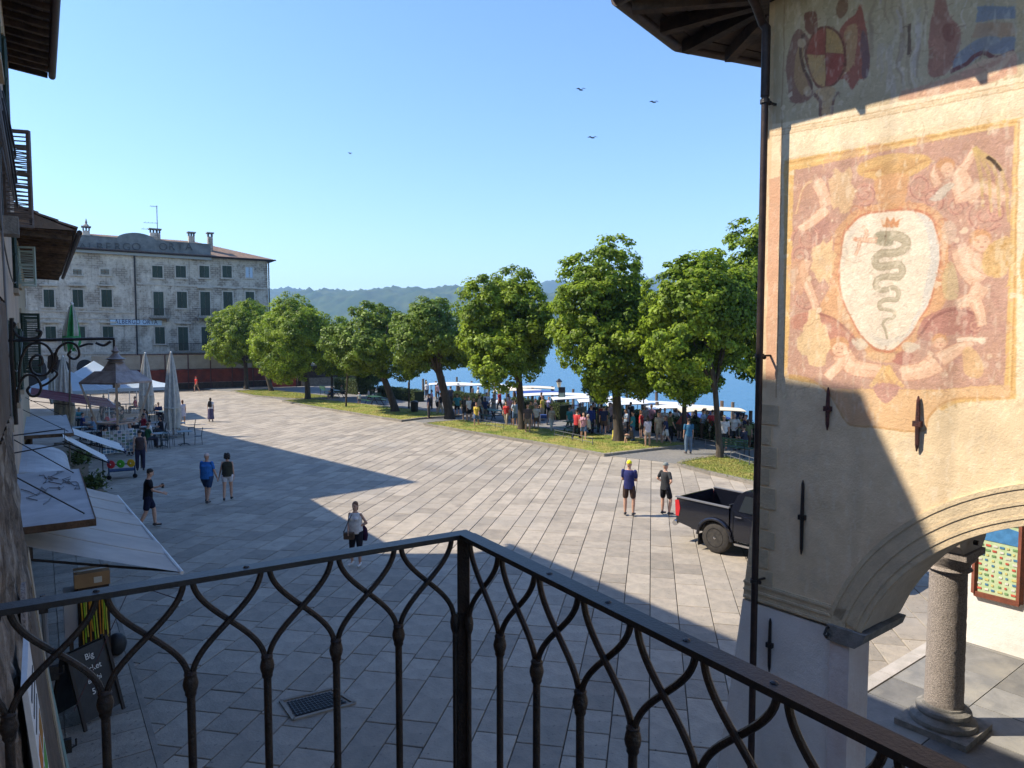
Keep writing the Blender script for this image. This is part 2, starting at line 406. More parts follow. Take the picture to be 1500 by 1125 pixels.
# iron grate in the paving
gr = thing('drain_grate', 'dark iron drain grate set in the shaded stone paving', 'grate', G(466, 1030))
P = [G(411, 1028), G(486, 1010), G(520, 1031), G(430, 1055)]
mb = MB()
for i in range(4): mb.bar(P[i] + Vector((0, 0, .012)), P[(i + 1) % 4] + Vector((0, 0, .012)), .05, .03)
part('frame', mb, M_kerb, gr)
Q = [G(420, 1029), G(484, 1014), G(508, 1030), G(433, 1050)]
mb = MB(); mb.extr([q + Vector((0, 0, .004)) for q in Q], (0, 0, .004)); part('pit', mb, M_black, gr)
mb = MB()
for k in range(13):
    f = (k + .5) / 13; mb.bar(Q[0].lerp(Q[1], f) + Vector((0, 0, .014)), Q[3].lerp(Q[2], f) + Vector((0, 0, .014)), .012, .012)
for k in range(7):
    f = (k + .5) / 7; mb.bar(Q[0].lerp(Q[3], f) + Vector((0, 0, .017)), Q[1].lerp(Q[2], f) + Vector((0, 0, .017)), .012, .01)
part('grate_bars', mb, M_ironrail, gr)

# ------------------------------------------------------------------ promenade and grass beds
mb = MB(); fr = [(335, 574), (412, 588), (620, 622), (885, 670), (983, 682), (1110, 712)]
Pf = [G(*p) for p in fr]; Pf = [FL(15.5, 90), FL(16.4, 84)] + [p + FL.N * .6 for p in Pf] + [FL(22.6, 10), FL(22.6, -30)]
mb.prism([(p.x, p.y) for p in Pf] + [tuple(FL(SHORE, -30))[:2], tuple(FL(SHORE, 116))[:2], tuple(FL(15.5, 116))[:2]], -.05, .012)
struct('promenade', mb, M_gravel)
def arcpts(c, p, q, n=5):
    return [c * (1 - f) ** 0 * 0 + ((p * (1 - f) + c * f) * (1 - f) + (c * (1 - f) + q * f) * f) for f in [k / n for k in range(n + 1)]]
def bed(front, back_off, idx):
    F_ = [G(*p) for p in front]; B = [p + FL.N * back_off + FL.D * k for p, k in ((F_[-1], -.2), (F_[0], .4))]
    poly = F_ + B; n = len(poly); out = []
    for i in range(n):
        a, c, b_ = poly[i - 1], poly[i], poly[(i + 1) % n]; r = .7
        if 0 < i < len(F_) - 1: out.append(c); continue
        p = c + (a - c).normalized() * r; q = c + (b_ - c).normalized() * r
        out += arcpts(c, p, q, 4)
    return out
BEDS = [([(337, 574), (372, 581), (436, 586)], 4.2), ([(410, 588), (450, 596), (500, 604), (560, 614), (588, 618), (620, 614)], 3.4),
        ([(615, 622), (700, 637), (780, 650), (885, 669), (952, 661)], 3.4), ([(984, 681), (1040, 696), (1110, 712), (1230, 745)], 3.6),
        ]
cent = []
rg = np.random.RandomState(5)
for k, (fr, bo) in enumerate(BEDS):
    poly = bed(fr, bo, k)
    o = thing('grass_bed', ['farthest small grass bed with stone kerb under the leftmost tree', 'long narrow grass bed with stone kerb left of the big leaning trunk', 'middle grass bed with stone kerb curving round the yellow based trunk', 'nearest grass bed with stone kerb behind the black pickup'][k], 'grass bed', poly[0], 'kerbed grass beds along the square')
    n = len(poly); c = sum(poly, Vector()) / n
    # kerb stones
    kb = []
    for i in range(n):
        a, b_ = poly[i], poly[(i + 1) % n]; L = (b_ - a).length
        m_ = max(1, int(L / 1.3)); nrm = (b_ - a).cross(Vector((0, 0, 1))).normalized()
        if (c - a).dot(nrm) < 0: nrm = -nrm
        for j in range(m_):
            p = a.lerp(b_, (j + .006 / max(L / m_, .1)) / m_); q = a.lerp(b_, (j + 1 - .012 / max(L / m_, .1)) / m_)
            if L < .5 and j == 0 and (kb and L < .3):
                pass
            mb = MB(); mb.extr([p + Vector((0, 0, -.04)), q + Vector((0, 0, -.04)), q + nrm * .22 + Vector((0, 0, -.04)), p + nrm * .22 + Vector((0, 0, -.04))], (0, 0, .17 + rng.uniform(-.006, .006)))
            part('kerb_stone', mb, M_kerb, o)
    mb = MB(); mb.extr([p + (c - p).normalized() * .12 + Vector((0, 0, .0)) for p in poly], (0, 0, .11)); part('lawn', mb, M_grass, o)
    # blades
    lo = np.array([min(p.x for p in poly), min(p.y for p in poly)]); hi = np.array([max(p.x for p in poly), max(p.y for p in poly)])
    pts = lo + rg.rand(26000, 2) * (hi - lo); ins = np.zeros(len(pts), bool); xs = [p.x for p in poly]; ys = [p.y for p in poly]
    for i in range(n):
        x1, y1, x2, y2 = xs[i], ys[i], xs[i - 1], ys[i - 1]
        if abs(y2 - y1) < 1e-9: continue
        cnd = ((y1 > pts[:, 1]) != (y2 > pts[:, 1])) & (pts[:, 0] < (x2 - x1) * (pts[:, 1] - y1) / (y2 - y1) + x1); ins ^= cnd
    pts = pts[ins]; m_ = len(pts); ang = rg.rand(m_) * 6.28; h = .02 + rg.rand(m_) * .05; wv = .022
    V = np.zeros((m_, 4, 3)); dx = np.stack([np.cos(ang), np.sin(ang)], 1) * wv; ln = rg.randn(m_, 2) * .03
    V[:, 0, :2] = pts - dx; V[:, 1, :2] = pts + dx; V[:, 2, :2] = pts + dx * .2 + ln; V[:, 3, :2] = pts - dx * .2 + ln
    V[:, :2, 2] = .10; V[:, 2:, 2] = (.10 + h)[:, None]; V -= np.array(poly[0])
    stuff(link('grass_blades', quads_mesh('grass_blades', V), M_blade, o))
# ------------------------------------------------------------------ frescoed town hall on the right
PC = Vector((2.70, 7.54, 0)); PA = Vector((.611, -.791, 0)).normalized(); PB = Vector((.791, .611, 0)).normalized()
def PP(a, b, z=0.0): p = PC + PA * a + PB * b; return Vector((p.x, p.y, z))
def az(px, py):
    p = PL(px, py, PC, PB); return (p - PC).dot(PA), p.z
# --- fresco, painted into an image in wall metres
A0, A1, Z0, Z1, RES = -.75, 5.6, 2.4, 9.6, 205.0
IW, IH = int((A1 - A0) * RES), int((Z1 - Z0) * RES)
def srgb(c): return np.array(c, float) / 255
img = np.zeros((IH, IW, 3)); img[:] = srgb((238, 214, 172))
rs = np.random.RandomState(11)
def vnoise(sx, sy, seed=0):
    r = np.random.RandomState(seed); gx, gy = int(IW / sx) + 3, int(IH / sy) + 3; g = r.rand(gy, gx)
    x = np.arange(IW) / sx; y = np.arange(IH) / sy; xi = x.astype(int); yi = y.astype(int); fx = x - xi; fy = y - yi
    fx = fx * fx * (3 - 2 * fx); fy = (fy * fy * (3 - 2 * fy))[:, None]
    a = g[yi][:, xi] * (1 - fx) + g[yi][:, xi + 1] * fx; b = g[yi + 1][:, xi] * (1 - fx) + g[yi + 1][:, xi + 1] * fx
    return a * (1 - fy) + b * fy
WOB1, WOB2 = vnoise(26, 26, 1) - .5, vnoise(26, 26, 2) - .5
FINE = vnoise(5, 5, 3) * .5 + vnoise(12, 12, 4) * .5
BIG = vnoise(60, 60, 5) * .5 + vnoise(25, 25, 6) * .5
def to_img(P): return np.array([((a - A0) * RES, (z - Z0) * RES) for a, z in P])
def smooth(P, n=6, closed=True):
    P = np.array(P, float); m = len(P); out = []
    for i in range(m if closed else m - 1):
        p0, p1, p2, p3 = (P[(i - 1) % m] if closed or i > 0 else P[0]), P[i], P[(i + 1) % m], (P[(i + 2) % m] if closed or i + 2 < m else P[-1])
        for k in range(n):
            t = k / n; out.append(.5 * ((2 * p1) + (-p0 + p2) * t + (2 * p0 - 5 * p1 + 4 * p2 - p3) * t * t + (-p0 + 3 * p1 - 3 * p2 + p3) * t ** 3))
    if not closed: out.append(P[-1])
    return np.array(out)
def fill(P, col, al=1.0, wob=5.0, edge=2.0):
    x0, y0 = np.floor(P.min(0)).astype(int) - 8; x1, y1 = np.ceil(P.max(0)).astype(int) + 8
    x0, y0 = max(0, x0), max(0, y0); x1, y1 = min(IW, x1), min(IH, y1)
    if x1 <= x0 or y1 <= y0: return
    yy, xx = np.mgrid[y0:y1, x0:x1].astype(float); xx += WOB1[y0:y1, x0:x1] * wob; yy += WOB2[y0:y1, x0:x1] * wob
    ins = np.zeros(xx.shape, bool); n = len(P)
    for i in range(n):
        ax, ay = P[i]; bx, by = P[i - 1]
        if ay == by: continue
        ins ^= ((ay > yy) != (by > yy)) & (xx < (bx - ax) * (yy - ay) / (by - ay) + ax)
    a = ins.astype(float)
    for _ in range(int(edge)):
        b = a.copy(); b[1:-1, 1:-1] = (a[1:-1, 1:-1] * 2 + a[:-2, 1:-1] + a[2:, 1:-1] + a[1:-1, :-2] + a[1:-1, 2:]) / 6; a = b
    a = (a * al * (.86 + .28 * FINE[y0:y1, x0:x1]).clip(0, 1))[..., None]
    img[y0:y1, x0:x1] = img[y0:y1, x0:x1] * (1 - a) + srgb(col) * a
def stroke(P, w0, w1, col, al=1.0, wob=3.0):
    P = np.array(P, float); n = len(P); d = np.gradient(P, axis=0); d /= (np.linalg.norm(d, axis=1)[:, None] + 1e-9); nn = np.stack([-d[:, 1], d[:, 0]], 1)
    w = np.linspace(w0, w1, n)[:, None] / 2
    fill(np.concatenate([P + nn * w, (P - nn * w)[::-1]]), col, al, wob, 1)
def c6(*p): return to_img([az(1130 + x / 4.054, y / 4.054) for x, y in p])
def c7(*p): return to_img([az(1140 + x / 2.678, 180 + y / 2.678) for x, y in p])
def c8(*p): return to_img([az(1080 + x / 2.343, 460 + y / 2.343) for x, y in p])
def cpx(*p): return to_img([az(x, y) for x, y in p])
S7 = RES * 6.9 / 1036 / 2.678     # image pixels for one unit of the c7 drawing
def blob(c, rx, ry, col, al=1, rot=0.0, f=None, n=20, jit=0.0):
    f = f or c7; pts = []
    for k in range(n):
        a = 2 * math.pi * k / n; x, y = rx * math.cos(a), ry * math.sin(a); j = 1 + jit * (rs.rand() - .5)
        pts.append((c[0] + (x * math.cos(rot) - y * math.sin(rot)) * j, c[1] + (x * math.sin(rot) + y * math.cos(rot)) * j))
    fill(f(*pts), col, al)
def spiral(c, r, turns, w, col, al=.9, d=1, a0=0.0):
    pts = []
    for k in range(40):
        f = k / 39; a = a0 + d * f * turns * 2 * math.pi; q = r * (1 - f * .82); pts.append((c[0] + q * math.cos(a), c[1] + q * math.sin(a)))
    stroke(c7(*pts), w * S7, w * .4 * S7, col, al)
# plaster tones
g = (BIG - .5)[..., None]; img += g * .07
# upper frieze field
fill(c6((-300, 830), (0, 742), (600, 640), (1100, 540), (1500, 460), (3200, 60), (3200, -900), (-300, -900)), (196, 176, 138), .95, 2)
for k in range(60):   # weathered vertical runs
    x = rs.uniform(580, 1000) if k % 2 else rs.uniform(0, 1600); y = rs.uniform(-500, 300); L = rs.uniform(120, 420)
    fill(c6((x, y), (x + rs.uniform(8, 34), y), (x + rs.uniform(5, 22), y + L), (x - 3, y + L)), ((232, 222, 210), (150, 120, 100), (214, 196, 160), (196, 180, 186))[k % 4], rs.uniform(.2, .6), 14, 2)
fill(smooth(c6((100, 520), (85, 380), (120, 230), (170, 170), (215, 240), (190, 330), (200, 440), (250, 540), (210, 600), (120, 610))), (128, 78, 74), .85)
fill(smooth(c6((130, 420), (170, 250), (195, 330), (190, 450), (225, 540), (170, 560))), (196, 150, 92), .7)
fill(smooth(c6((400, 210), (430, 150), (490, 90), (520, 30), (560, 160), (580, 300), (575, 450), (520, 480), (480, 540), (440, 470), (380, 480), (430, 360))), (160, 58, 52), .85)
fill(smooth(c6((430, 200), (500, 150), (510, 280), (470, 400), (390, 470), (440, 330))), (206, 160, 100), .75)
fill(smooth(c6((540, 180), (575, 260), (578, 440), (540, 460), (530, 300))), (72, 70, 96), .6)
fill(smooth(c6((190, 90), (260, 80), (270, 180), (220, 200))), (110, 50, 46), .85)
fill(smooth(c6((390, 30), (440, -60), (450, 60), (410, 120), (385, 90))), (120, 70, 50), .8)
E = [(320 + 122 * math.cos(a), 335 + (198 if math.sin(a) > 0 else 178) * math.sin(a)) for a in np.linspace(0, 2 * math.pi, 28)[:-1]]
fill(c6(*E), (110, 50, 44), .95)
def quarter(x0, x1, y0, y1, col):
    fill(c6(*[(min(max(320 + 108 * math.cos(a), x0), x1), min(max(335 + (185 if math.sin(a) > 0 else 164) * math.sin(a), y0), y1)) for a in np.linspace(0, 2 * math.pi, 60)]), col, .95, 3)
quarter(200, 318, 140, 330, (172, 66, 56)); quarter(322, 460, 140, 320, (214, 160, 88)); quarter(200, 318, 330, 560, (216, 164, 96)); quarter(322, 460, 322, 560, (178, 66, 60))
fill(smooth(c6((270, 540), (380, 540), (350, 700), (325, 718), (290, 680))), (206, 160, 110), .85)
stroke(smooth(c6((250, 560), (290, 610), (290, 690), (325, 715), (355, 690), (370, 590), (400, 550)), 6, False), 7, 4, (96, 54, 58), .8)
stroke(smooth(c6((190, 200), (170, 290), (190, 420), (240, 520), (190, 570)), 6, False), 8, 4, (70, 44, 44), .8)
for q in ((175, 260), (215, 545)): blob(q, 26, 30, (214, 180, 140), .8, f=c6)
fill(smooth(c6((940, 190), (960, 40), (1000, -60), (1060, 90), (1110, 160), (1115, 260), (1090, 360), (1030, 440), (930, 440))), (158, 84, 76), .8)
fill(smooth(c6((960, 240), (1010, 220), (1040, 330), (960, 420))), (190, 120, 100), .6)
blob((1050, 200), 36, 60, (130, 60, 56), .7, f=c6)
fill(c6((1215, 42), (1300, 36), (1440, 42), (1440, 125), (1330, 120), (1215, 130)), (112, 134, 166), .9)
fill(c6((1225, 130), (1340, 140), (1430, 150), (1445, 232), (1300, 222), (1190, 225)), (196, 146, 110), .9)
fill(smooth(c6((1250, 225), (1350, 230), (1450, 235), (1445, 310), (1320, 330), (1260, 320), (1180, 380), (1080, 430), (1100, 320))), (120, 136, 164), .9)
stroke(smooth(c6((1060, 430), (1150, 390), (1200, 340), (1260, 322), (1330, 350), (1440, 310)), 6, False), 8, 6, (110, 50, 60), .9)
fill(smooth(c6((1130, 440), (1230, 370), (1330, 350), (1440, 310), (1440, 400), (1300, 470), (1180, 480))), (236, 186, 150), .9)
fill(c6((860, 520), (1110, 440), (1450, 330), (1450, 450), (1150, 540), (740, 610), (760, 550)), (206, 126, 110), .55)
fill(smooth(c6((1180, 470), (1330, 400), (1420, 340), (1350, 440), (1240, 485))), (240, 200, 160), .8)
fill(c6((1450, -400), (1560, -400), (1560, 300), (1450, 320)), (216, 186, 134), .9)
stroke(c6((815, 150), (812, 330)), 6, 5, (84, 60, 56), .9)
# cream band with two painted lines
fill(c6((-300, 832), (0, 744), (600, 642), (1100, 545), (1500, 460), (2600, 215), (2600, 400), (1500, 640), (60, 950), (-300, 1020)), (245, 226, 188), .95, 2)
for dy, c_, w_ in ((28, (196, 160, 116), 3), (46, (226, 196, 150), 5), (60, (178, 140, 100), 2)):
    stroke(c6((-200, 790 + dy), (600, 645 + dy), (1500, 465 + dy), (2500, 235 + dy)), w_, w_, c_, .8, 1)
# gold framed panel
fill(c7((22, 152), (480, 72), (957, -20), (932, 1084), (700, 1100), (640, 1130), (20, 1000)), (230, 178, 98), 1, 2)
fill(c7((934, -10), (990, -20), (985, 1080), (932, 1084)), (245, 228, 190), 1, 2)
blob((985, 600), 36, 130, (214, 160, 84), .8)
stroke(c7((30, 160), (944, -2)), 3, 3, (190, 130, 60), .6); stroke(c7((940, 0), (915, 1060)), 3, 3, (190, 130, 60), .6); stroke(c7((44, 172), (930, 10), (906, 1050)), 4, 4, (246, 206, 130), .7)
fill(np.concatenate([c7((62, 188), (480, 100), (922, 14), (886, 1032)), c8((915, 246), (820, 250), (700, 262), (500, 262), (330, 258), (270, 240), (215, 214), (172, 208))]), (188, 138, 124), 1, 2)
for k in range(70):   # mottled ground of the panel
    blob((rs.uniform(60, 900), rs.uniform(80, 1020)), rs.uniform(15, 60), rs.uniform(12, 40), ((196, 138, 122), (160, 104, 100), (206, 150, 124), (150, 98, 104))[k % 4], .35, rs.uniform(0, 3), jit=.5)
# lower apron of the panel
AP = [(158, 216), (200, 212), (260, 232), (310, 268), (345, 325), (388, 380), (500, 392), (632, 404), (655, 358), (700, 312), (760, 292), (860, 290), (935, 288), (935, 245), (820, 252), (700, 264), (500, 264), (330, 260), (270, 240), (215, 212), (172, 206)]
fill(c8(*AP), (228, 180, 128), 1, 2)
stroke(smooth(c8((158, 216), (200, 212), (260, 232), (310, 268), (345, 325), (388, 380), (500, 392), (632, 404), (655, 358), (700, 312), (760, 292), (860, 290), (935, 288)), 4, False), 4, 4, (204, 148, 88), .9)
fill(c8((388, 379), (345, 325), (310, 268), (295, 262), (335, 262), (440, 300), (480, 385)), (220, 160, 116), .5)
# orange cartouche round the shield
CART = [(250, 400), (300, 350), (400, 320), (520, 318), (610, 340), (660, 420), (668, 540), (655, 650), (640, 720), (560, 840), (480, 920), (420, 935), (350, 910), (260, 820), (170, 740), (200, 640), (214, 520), (222, 440)]
fill(smooth(c7(*CART)), (224, 160, 106), .85, 8)
for k, q in enumerate([(300, 350), (350, 325), (410, 330), (470, 322), (530, 330), (590, 345), (640, 400), (655, 470), (650, 560), (640, 640), (230, 460), (222, 540), (215, 620)]):
    spiral(q, 26, 1.2, 9, (188, 112, 80), .7, 1 if k % 2 else -1, k)
# head dress above, scrolls
blob((450, 172), 150, 50, (214, 164, 92), .95, -.13); 
for k in range(9): stroke(c7((320 + k * 8, 200 - k * 2), (450, 150 + k * 9), (590 - k * 8, 150 + k * 3)), 2, 2, (180, 124, 70), .6)
fill(smooth(c7((380, 225), (500, 205), (500, 300), (470, 340), (400, 330))), (214, 150, 96), .9)
for c_, r_, d_, a_ in (((555, 250), 60, 1, 0), ((600, 300), 46, -1, 1), ((335, 280), 46, -1, 2), ((800, 360), 72, 1, .5), ((845, 345), 40, -1, 2), ((110, 455), 60, 1, 3), ((80, 520), 40, -1, 1), ((100, 690), 46, 1, 0), ((700, 330), 40, -1, 0)):
    spiral(c_, r_, 1.6, 16, (206, 140, 124), .8, d_, a_); spiral((c_[0] + 5, c_[1] + 4), r_, 1.6, 5, (140, 84, 84), .75, d_, a_)
fill(smooth(c7((540, 830), (600, 750), (690, 722), (780, 745), (800, 800), (770, 835), (680, 830), (600, 860))), (172, 104, 100), .9)
stroke(smooth(c7((545, 850), (610, 765), (700, 735), (780, 760), (790, 810), (755, 820)), 6, False), 5, 3, (130, 70, 74), .9); spiral((772, 798), 24, 1.5, 7, (208, 150, 130), .9)
fill(smooth(c7((60, 760), (160, 745), (250, 790), (300, 850), (230, 860), (150, 820), (60, 810))), (184, 110, 96), .85)
stroke(smooth(c7((150, 750), (220, 770), (280, 830), (330, 880)), 6, False), 5, 3, (140, 76, 70), .8)
SK, SKD = (240, 190, 158), (196, 130, 106)
def limb(pts, w0, w1, f=c7, c=SK):
    p = smooth(f(*pts), 6, False); stroke(p, (w0 + 7) * S7, (w1 + 6) * S7, SKD, .75); stroke(p, w0 * S7, w1 * S7, c, .9)
    stroke(p + np.array([-w0 * .14, w0 * .14]) * S7, w0 * .35 * S7, w1 * .3 * S7, (250, 214, 186), .6)
def head(c, r, hair=(206, 140, 90)):
    blob(c, r + 4, r + 5, SKD, .8); blob((c[0], c[1] - r * .25), r, r * .8, hair, .85); blob((c[0] + r * .15, c[1] + r * .2), r * .75, r * .75, SK, .9)
    for dx in (-.15, .4): blob((c[0] + r * dx, c[1] + r * .12), r * .1, r * .07, (120, 70, 60), .8)
    stroke(c7((c[0] - r * .05, c[1] + r * .55), (c[0] + r * .3, c[1] + r * .53)), 2, 2, (170, 90, 80), .8)
# putti
limb([(690, 215), (735, 170), (775, 100)], 34, 22); limb([(700, 215), (725, 260), (735, 310)], 66, 60); limb([(735, 300), (800, 255), (850, 275), (895, 298)], 48, 24); limb([(625, 250), (610, 210), (620, 165)], 26, 18); head((655, 180), 40)
fill(smooth(c7((600, 290), (660, 240), (690, 240), (640, 300), (590, 305))), (206, 204, 190), .8)
limb([(145, 235), (170, 270), (190, 330)], 44, 50); limb([(190, 340), (130, 390), (80, 420)], 46, 26); limb([(130, 230), (95, 260), (70, 360)], 12, 6, c=(224, 180, 130))
limb([(735, 490), (750, 560), (800, 620)], 86, 78); limb([(795, 640), (760, 690), (700, 710)], 56, 30); limb([(770, 540), (810, 575), (850, 570)], 34, 22); head((793, 468), 42)
limb([(770, 700), (790, 750), (800, 800)], 34, 22)
limb([(480, 985), (560, 975), (620, 940)], 52, 72); limb([(630, 930), (700, 890), (760, 860)], 50, 24); head((632, 858), 30); limb([(700, 855), (750, 850), (800, 858)], 14, 14, c=(236, 222, 200)); blob((800, 858), 16, 16, (240, 224, 200), .9)
limb([(240, 900), (300, 960), (400, 975)], 74, 50); limb([(190, 1000), (240, 950), (260, 900)], 34, 40); head((235, 880), 40); limb([(110, 540), (100, 600), (140, 700), (150, 745)], 44, 24)
# drapery, wreath, garlands
fill(smooth(c7((800, 520), (850, 470), (905, 460), (905, 560), (870, 610), (810, 590))), (226, 180, 104), .85)
for k in range(26): a = rs.uniform(0, 6.28); q = (860 + 40 * math.cos(a), 535 + 55 * math.sin(a)); spiral(q, 12, .8, 5, (190, 140, 70), .7, 1, a)
fill(smooth(c7((660, 560), (690, 560), (700, 680), (650, 690), (640, 620))), (214, 196, 140), .7); fill(smooth(c7((720, 900), (760, 880), (800, 960), (780, 1000), (730, 980))), (222, 176, 116), .8)
for x in range(4): stroke(smooth(c7((770, 100), (790 + x * 28, 190), (800 + x * 34, 330 + x * 20)), 6, False), 7, 4, (206, 170, 96), .7)
for x in range(5): stroke(smooth(c7((420, 955), (385 + x * 18, 1010), (360 + x * 32, 1040)), 6, False), 14, 6, ((232, 184, 110), (206, 150, 90))[x % 2], .8)
fill(smooth(c7((375, 1040), (420, 1020), (470, 1040), (450, 1085), (418, 1105), (385, 1075))), (176, 116, 116), .85)
fill(smooth(c7((440, 930), (480, 900), (530, 910), (500, 950))), (160, 84, 84), .8); fill(smooth(c7((285, 850), (340, 855), (345, 885), (310, 895))), (214, 208, 190), .8); fill(smooth(c7((495, 860), (560, 880), (520, 905), (488, 890))), (214, 208, 190), .8)
blob((245, 265), 48, 90, (232, 190, 136), .8, jit=.5); blob((175, 545), 52, 90, (236, 196, 138), .85, jit=.5); blob((140, 850), 60, 105, (238, 204, 146), .85, jit=.5); blob((400, 915), 60, 22, (232, 190, 140), .6)
blob((670, 430), 30, 50, (214, 190, 170), .6); blob((80, 600), 36, 60, (222, 160, 120), .6, jit=.6)
# shield with serpent
EGG = [(270, 420), (330, 368), (420, 352), (520, 350), (588, 375), (618, 430), (628, 520), (615, 620), (578, 730), (520, 822), (462, 883), (415, 893), (350, 862), (292, 780), (252, 680), (242, 570), (250, 480)]
eg = smooth(c7(*EGG)); ce = eg.mean(0); fill(ce + (eg - ce) * 1.035, (190, 96, 70), .8); fill(eg, (236, 224, 204), 1, 3)
fill(smooth(c7((540, 362), (588, 380), (616, 430), (624, 520), (612, 620), (575, 728), (520, 818), (470, 870), (540, 760), (580, 620), (590, 500), (570, 410))), (196, 202, 204), .75, 6)
fill(smooth(c7((330, 375), (290, 440), (262, 520), (262, 600), (250, 560), (258, 480), (280, 420))), (206, 204, 196), .5, 6); fill(smooth(c7((350, 830), (420, 880), (500, 830), (420, 850))), (206, 206, 200), .6)
SN = smooth(c7((385, 462), (420, 448), (465, 446), (498, 462), (496, 494), (455, 510), (405, 515), (378, 538), (392, 566), (440, 562), (476, 558), (488, 584), (470, 606), (425, 604), (388, 618), (384, 646), (410, 660), (446, 650), (468, 664), (462, 694), (425, 694), (398, 706), (400, 728), (430, 734), (452, 744), (448, 768), (418, 774), (408, 792), (420, 815), (426, 850)), 5, False)
stroke(SN, 37 * S7, 7 * S7, (138, 130, 108), .85); stroke(SN, 30 * S7, 4 * S7, (172, 166, 142), .9); stroke(SN + np.array([1.5, 2.]), 10 * S7, 2 * S7, (196, 190, 166), .7)
fill(smooth(c7((372, 470), (372, 440), (400, 425), (440, 432), (450, 470), (420, 485))), (146, 146, 124), .95); blob((418, 446), 5, 5, (70, 60, 50), .9)
limb([(385, 462), (345, 462), (300, 462)], 16, 9); limb([(335, 460), (345, 430), (330, 405)], 9, 6); limb([(318, 465), (312, 495), (302, 522)], 9, 6); blob((298, 460), 9, 9, (222, 140, 110), .9)
fill(c7((402, 378), (415, 392), (425, 370), (438, 390), (452, 370), (458, 392), (475, 378), (468, 412), (408, 412)), (206, 120, 70), .9, 1)
stroke(c7((820, 135), (845, 155), (872, 192)), 12 * S7, 9 * S7, (26, 18, 18), 1)
# side strip to the left of the panel: narrow pinkish painted column
fill(to_img([(-.7, 9.3), (.02, 9.3), (.02, 5.0), (-.7, 5.0)]), (228, 196, 150), .8, 2)
fill(to_img([(.0, 7.2), (.12, 7.2), (.12, 5.1), (.0, 5.1)]), (214, 140, 112), .7, 4)
stroke(to_img([(.13, 9.3), (.13, 4.9)]), 3, 3, (150, 110, 80), .6)
# brushwork: short strokes that pick up the colour under them
x0_, y0_ = to_img([(0.14, 4.9)])[0]; x1_, y1_ = to_img([(3.0, 9.2)])[0]
for k in range(9000):
    x, y = rs.uniform(x0_, x1_), rs.uniform(y0_, y1_); c_ = img[int(min(y, IH - 1)), int(min(x, IW - 1))].copy(); g_ = 1 + rs.choice([-1, 1]) * rs.uniform(.05, .17); a = rs.uniform(0, 6.28); L = rs.uniform(2, 6); b_ = a + rs.uniform(-1, 1)
    pts = np.array([(x, y), (x + L * math.cos(a), y + L * math.sin(a)), (x + L * math.cos(a) + L * math.cos(b_), y + L * math.sin(a) + L * math.sin(b_))]); stroke(pts, rs.uniform(2, 4), 2, (c_ * g_ * 255).clip(0, 255), .5, 0)
# cracks and flaked patches
for k in range(26):
    x, y = rs.uniform(x0_, x1_), rs.uniform(y0_, y1_); a = rs.uniform(0, 6.28); P_ = [(x, y)]
    for j in range(rs.randint(6, 22)): a += rs.uniform(-.7, .7); P_.append((P_[-1][0] + 5 * math.cos(a), P_[-1][1] + 5 * math.sin(a)))
    stroke(P_, 1.3, .8, (150, 112, 84), .55, 1)
for k in range(90):
    x, y = rs.uniform(x0_, x1_), rs.uniform(y0_, y1_); q = rs.uniform(1.5, 7); fill(np.array([(x + q * math.cos(a) * rs.uniform(.5, 1.3), y + q * math.sin(a) * rs.uniform(.5, 1.3)) for a in np.linspace(0, 6.28, 11)[:-1]]), (242, 222, 188), rs.uniform(.5, .9), 2, 1)
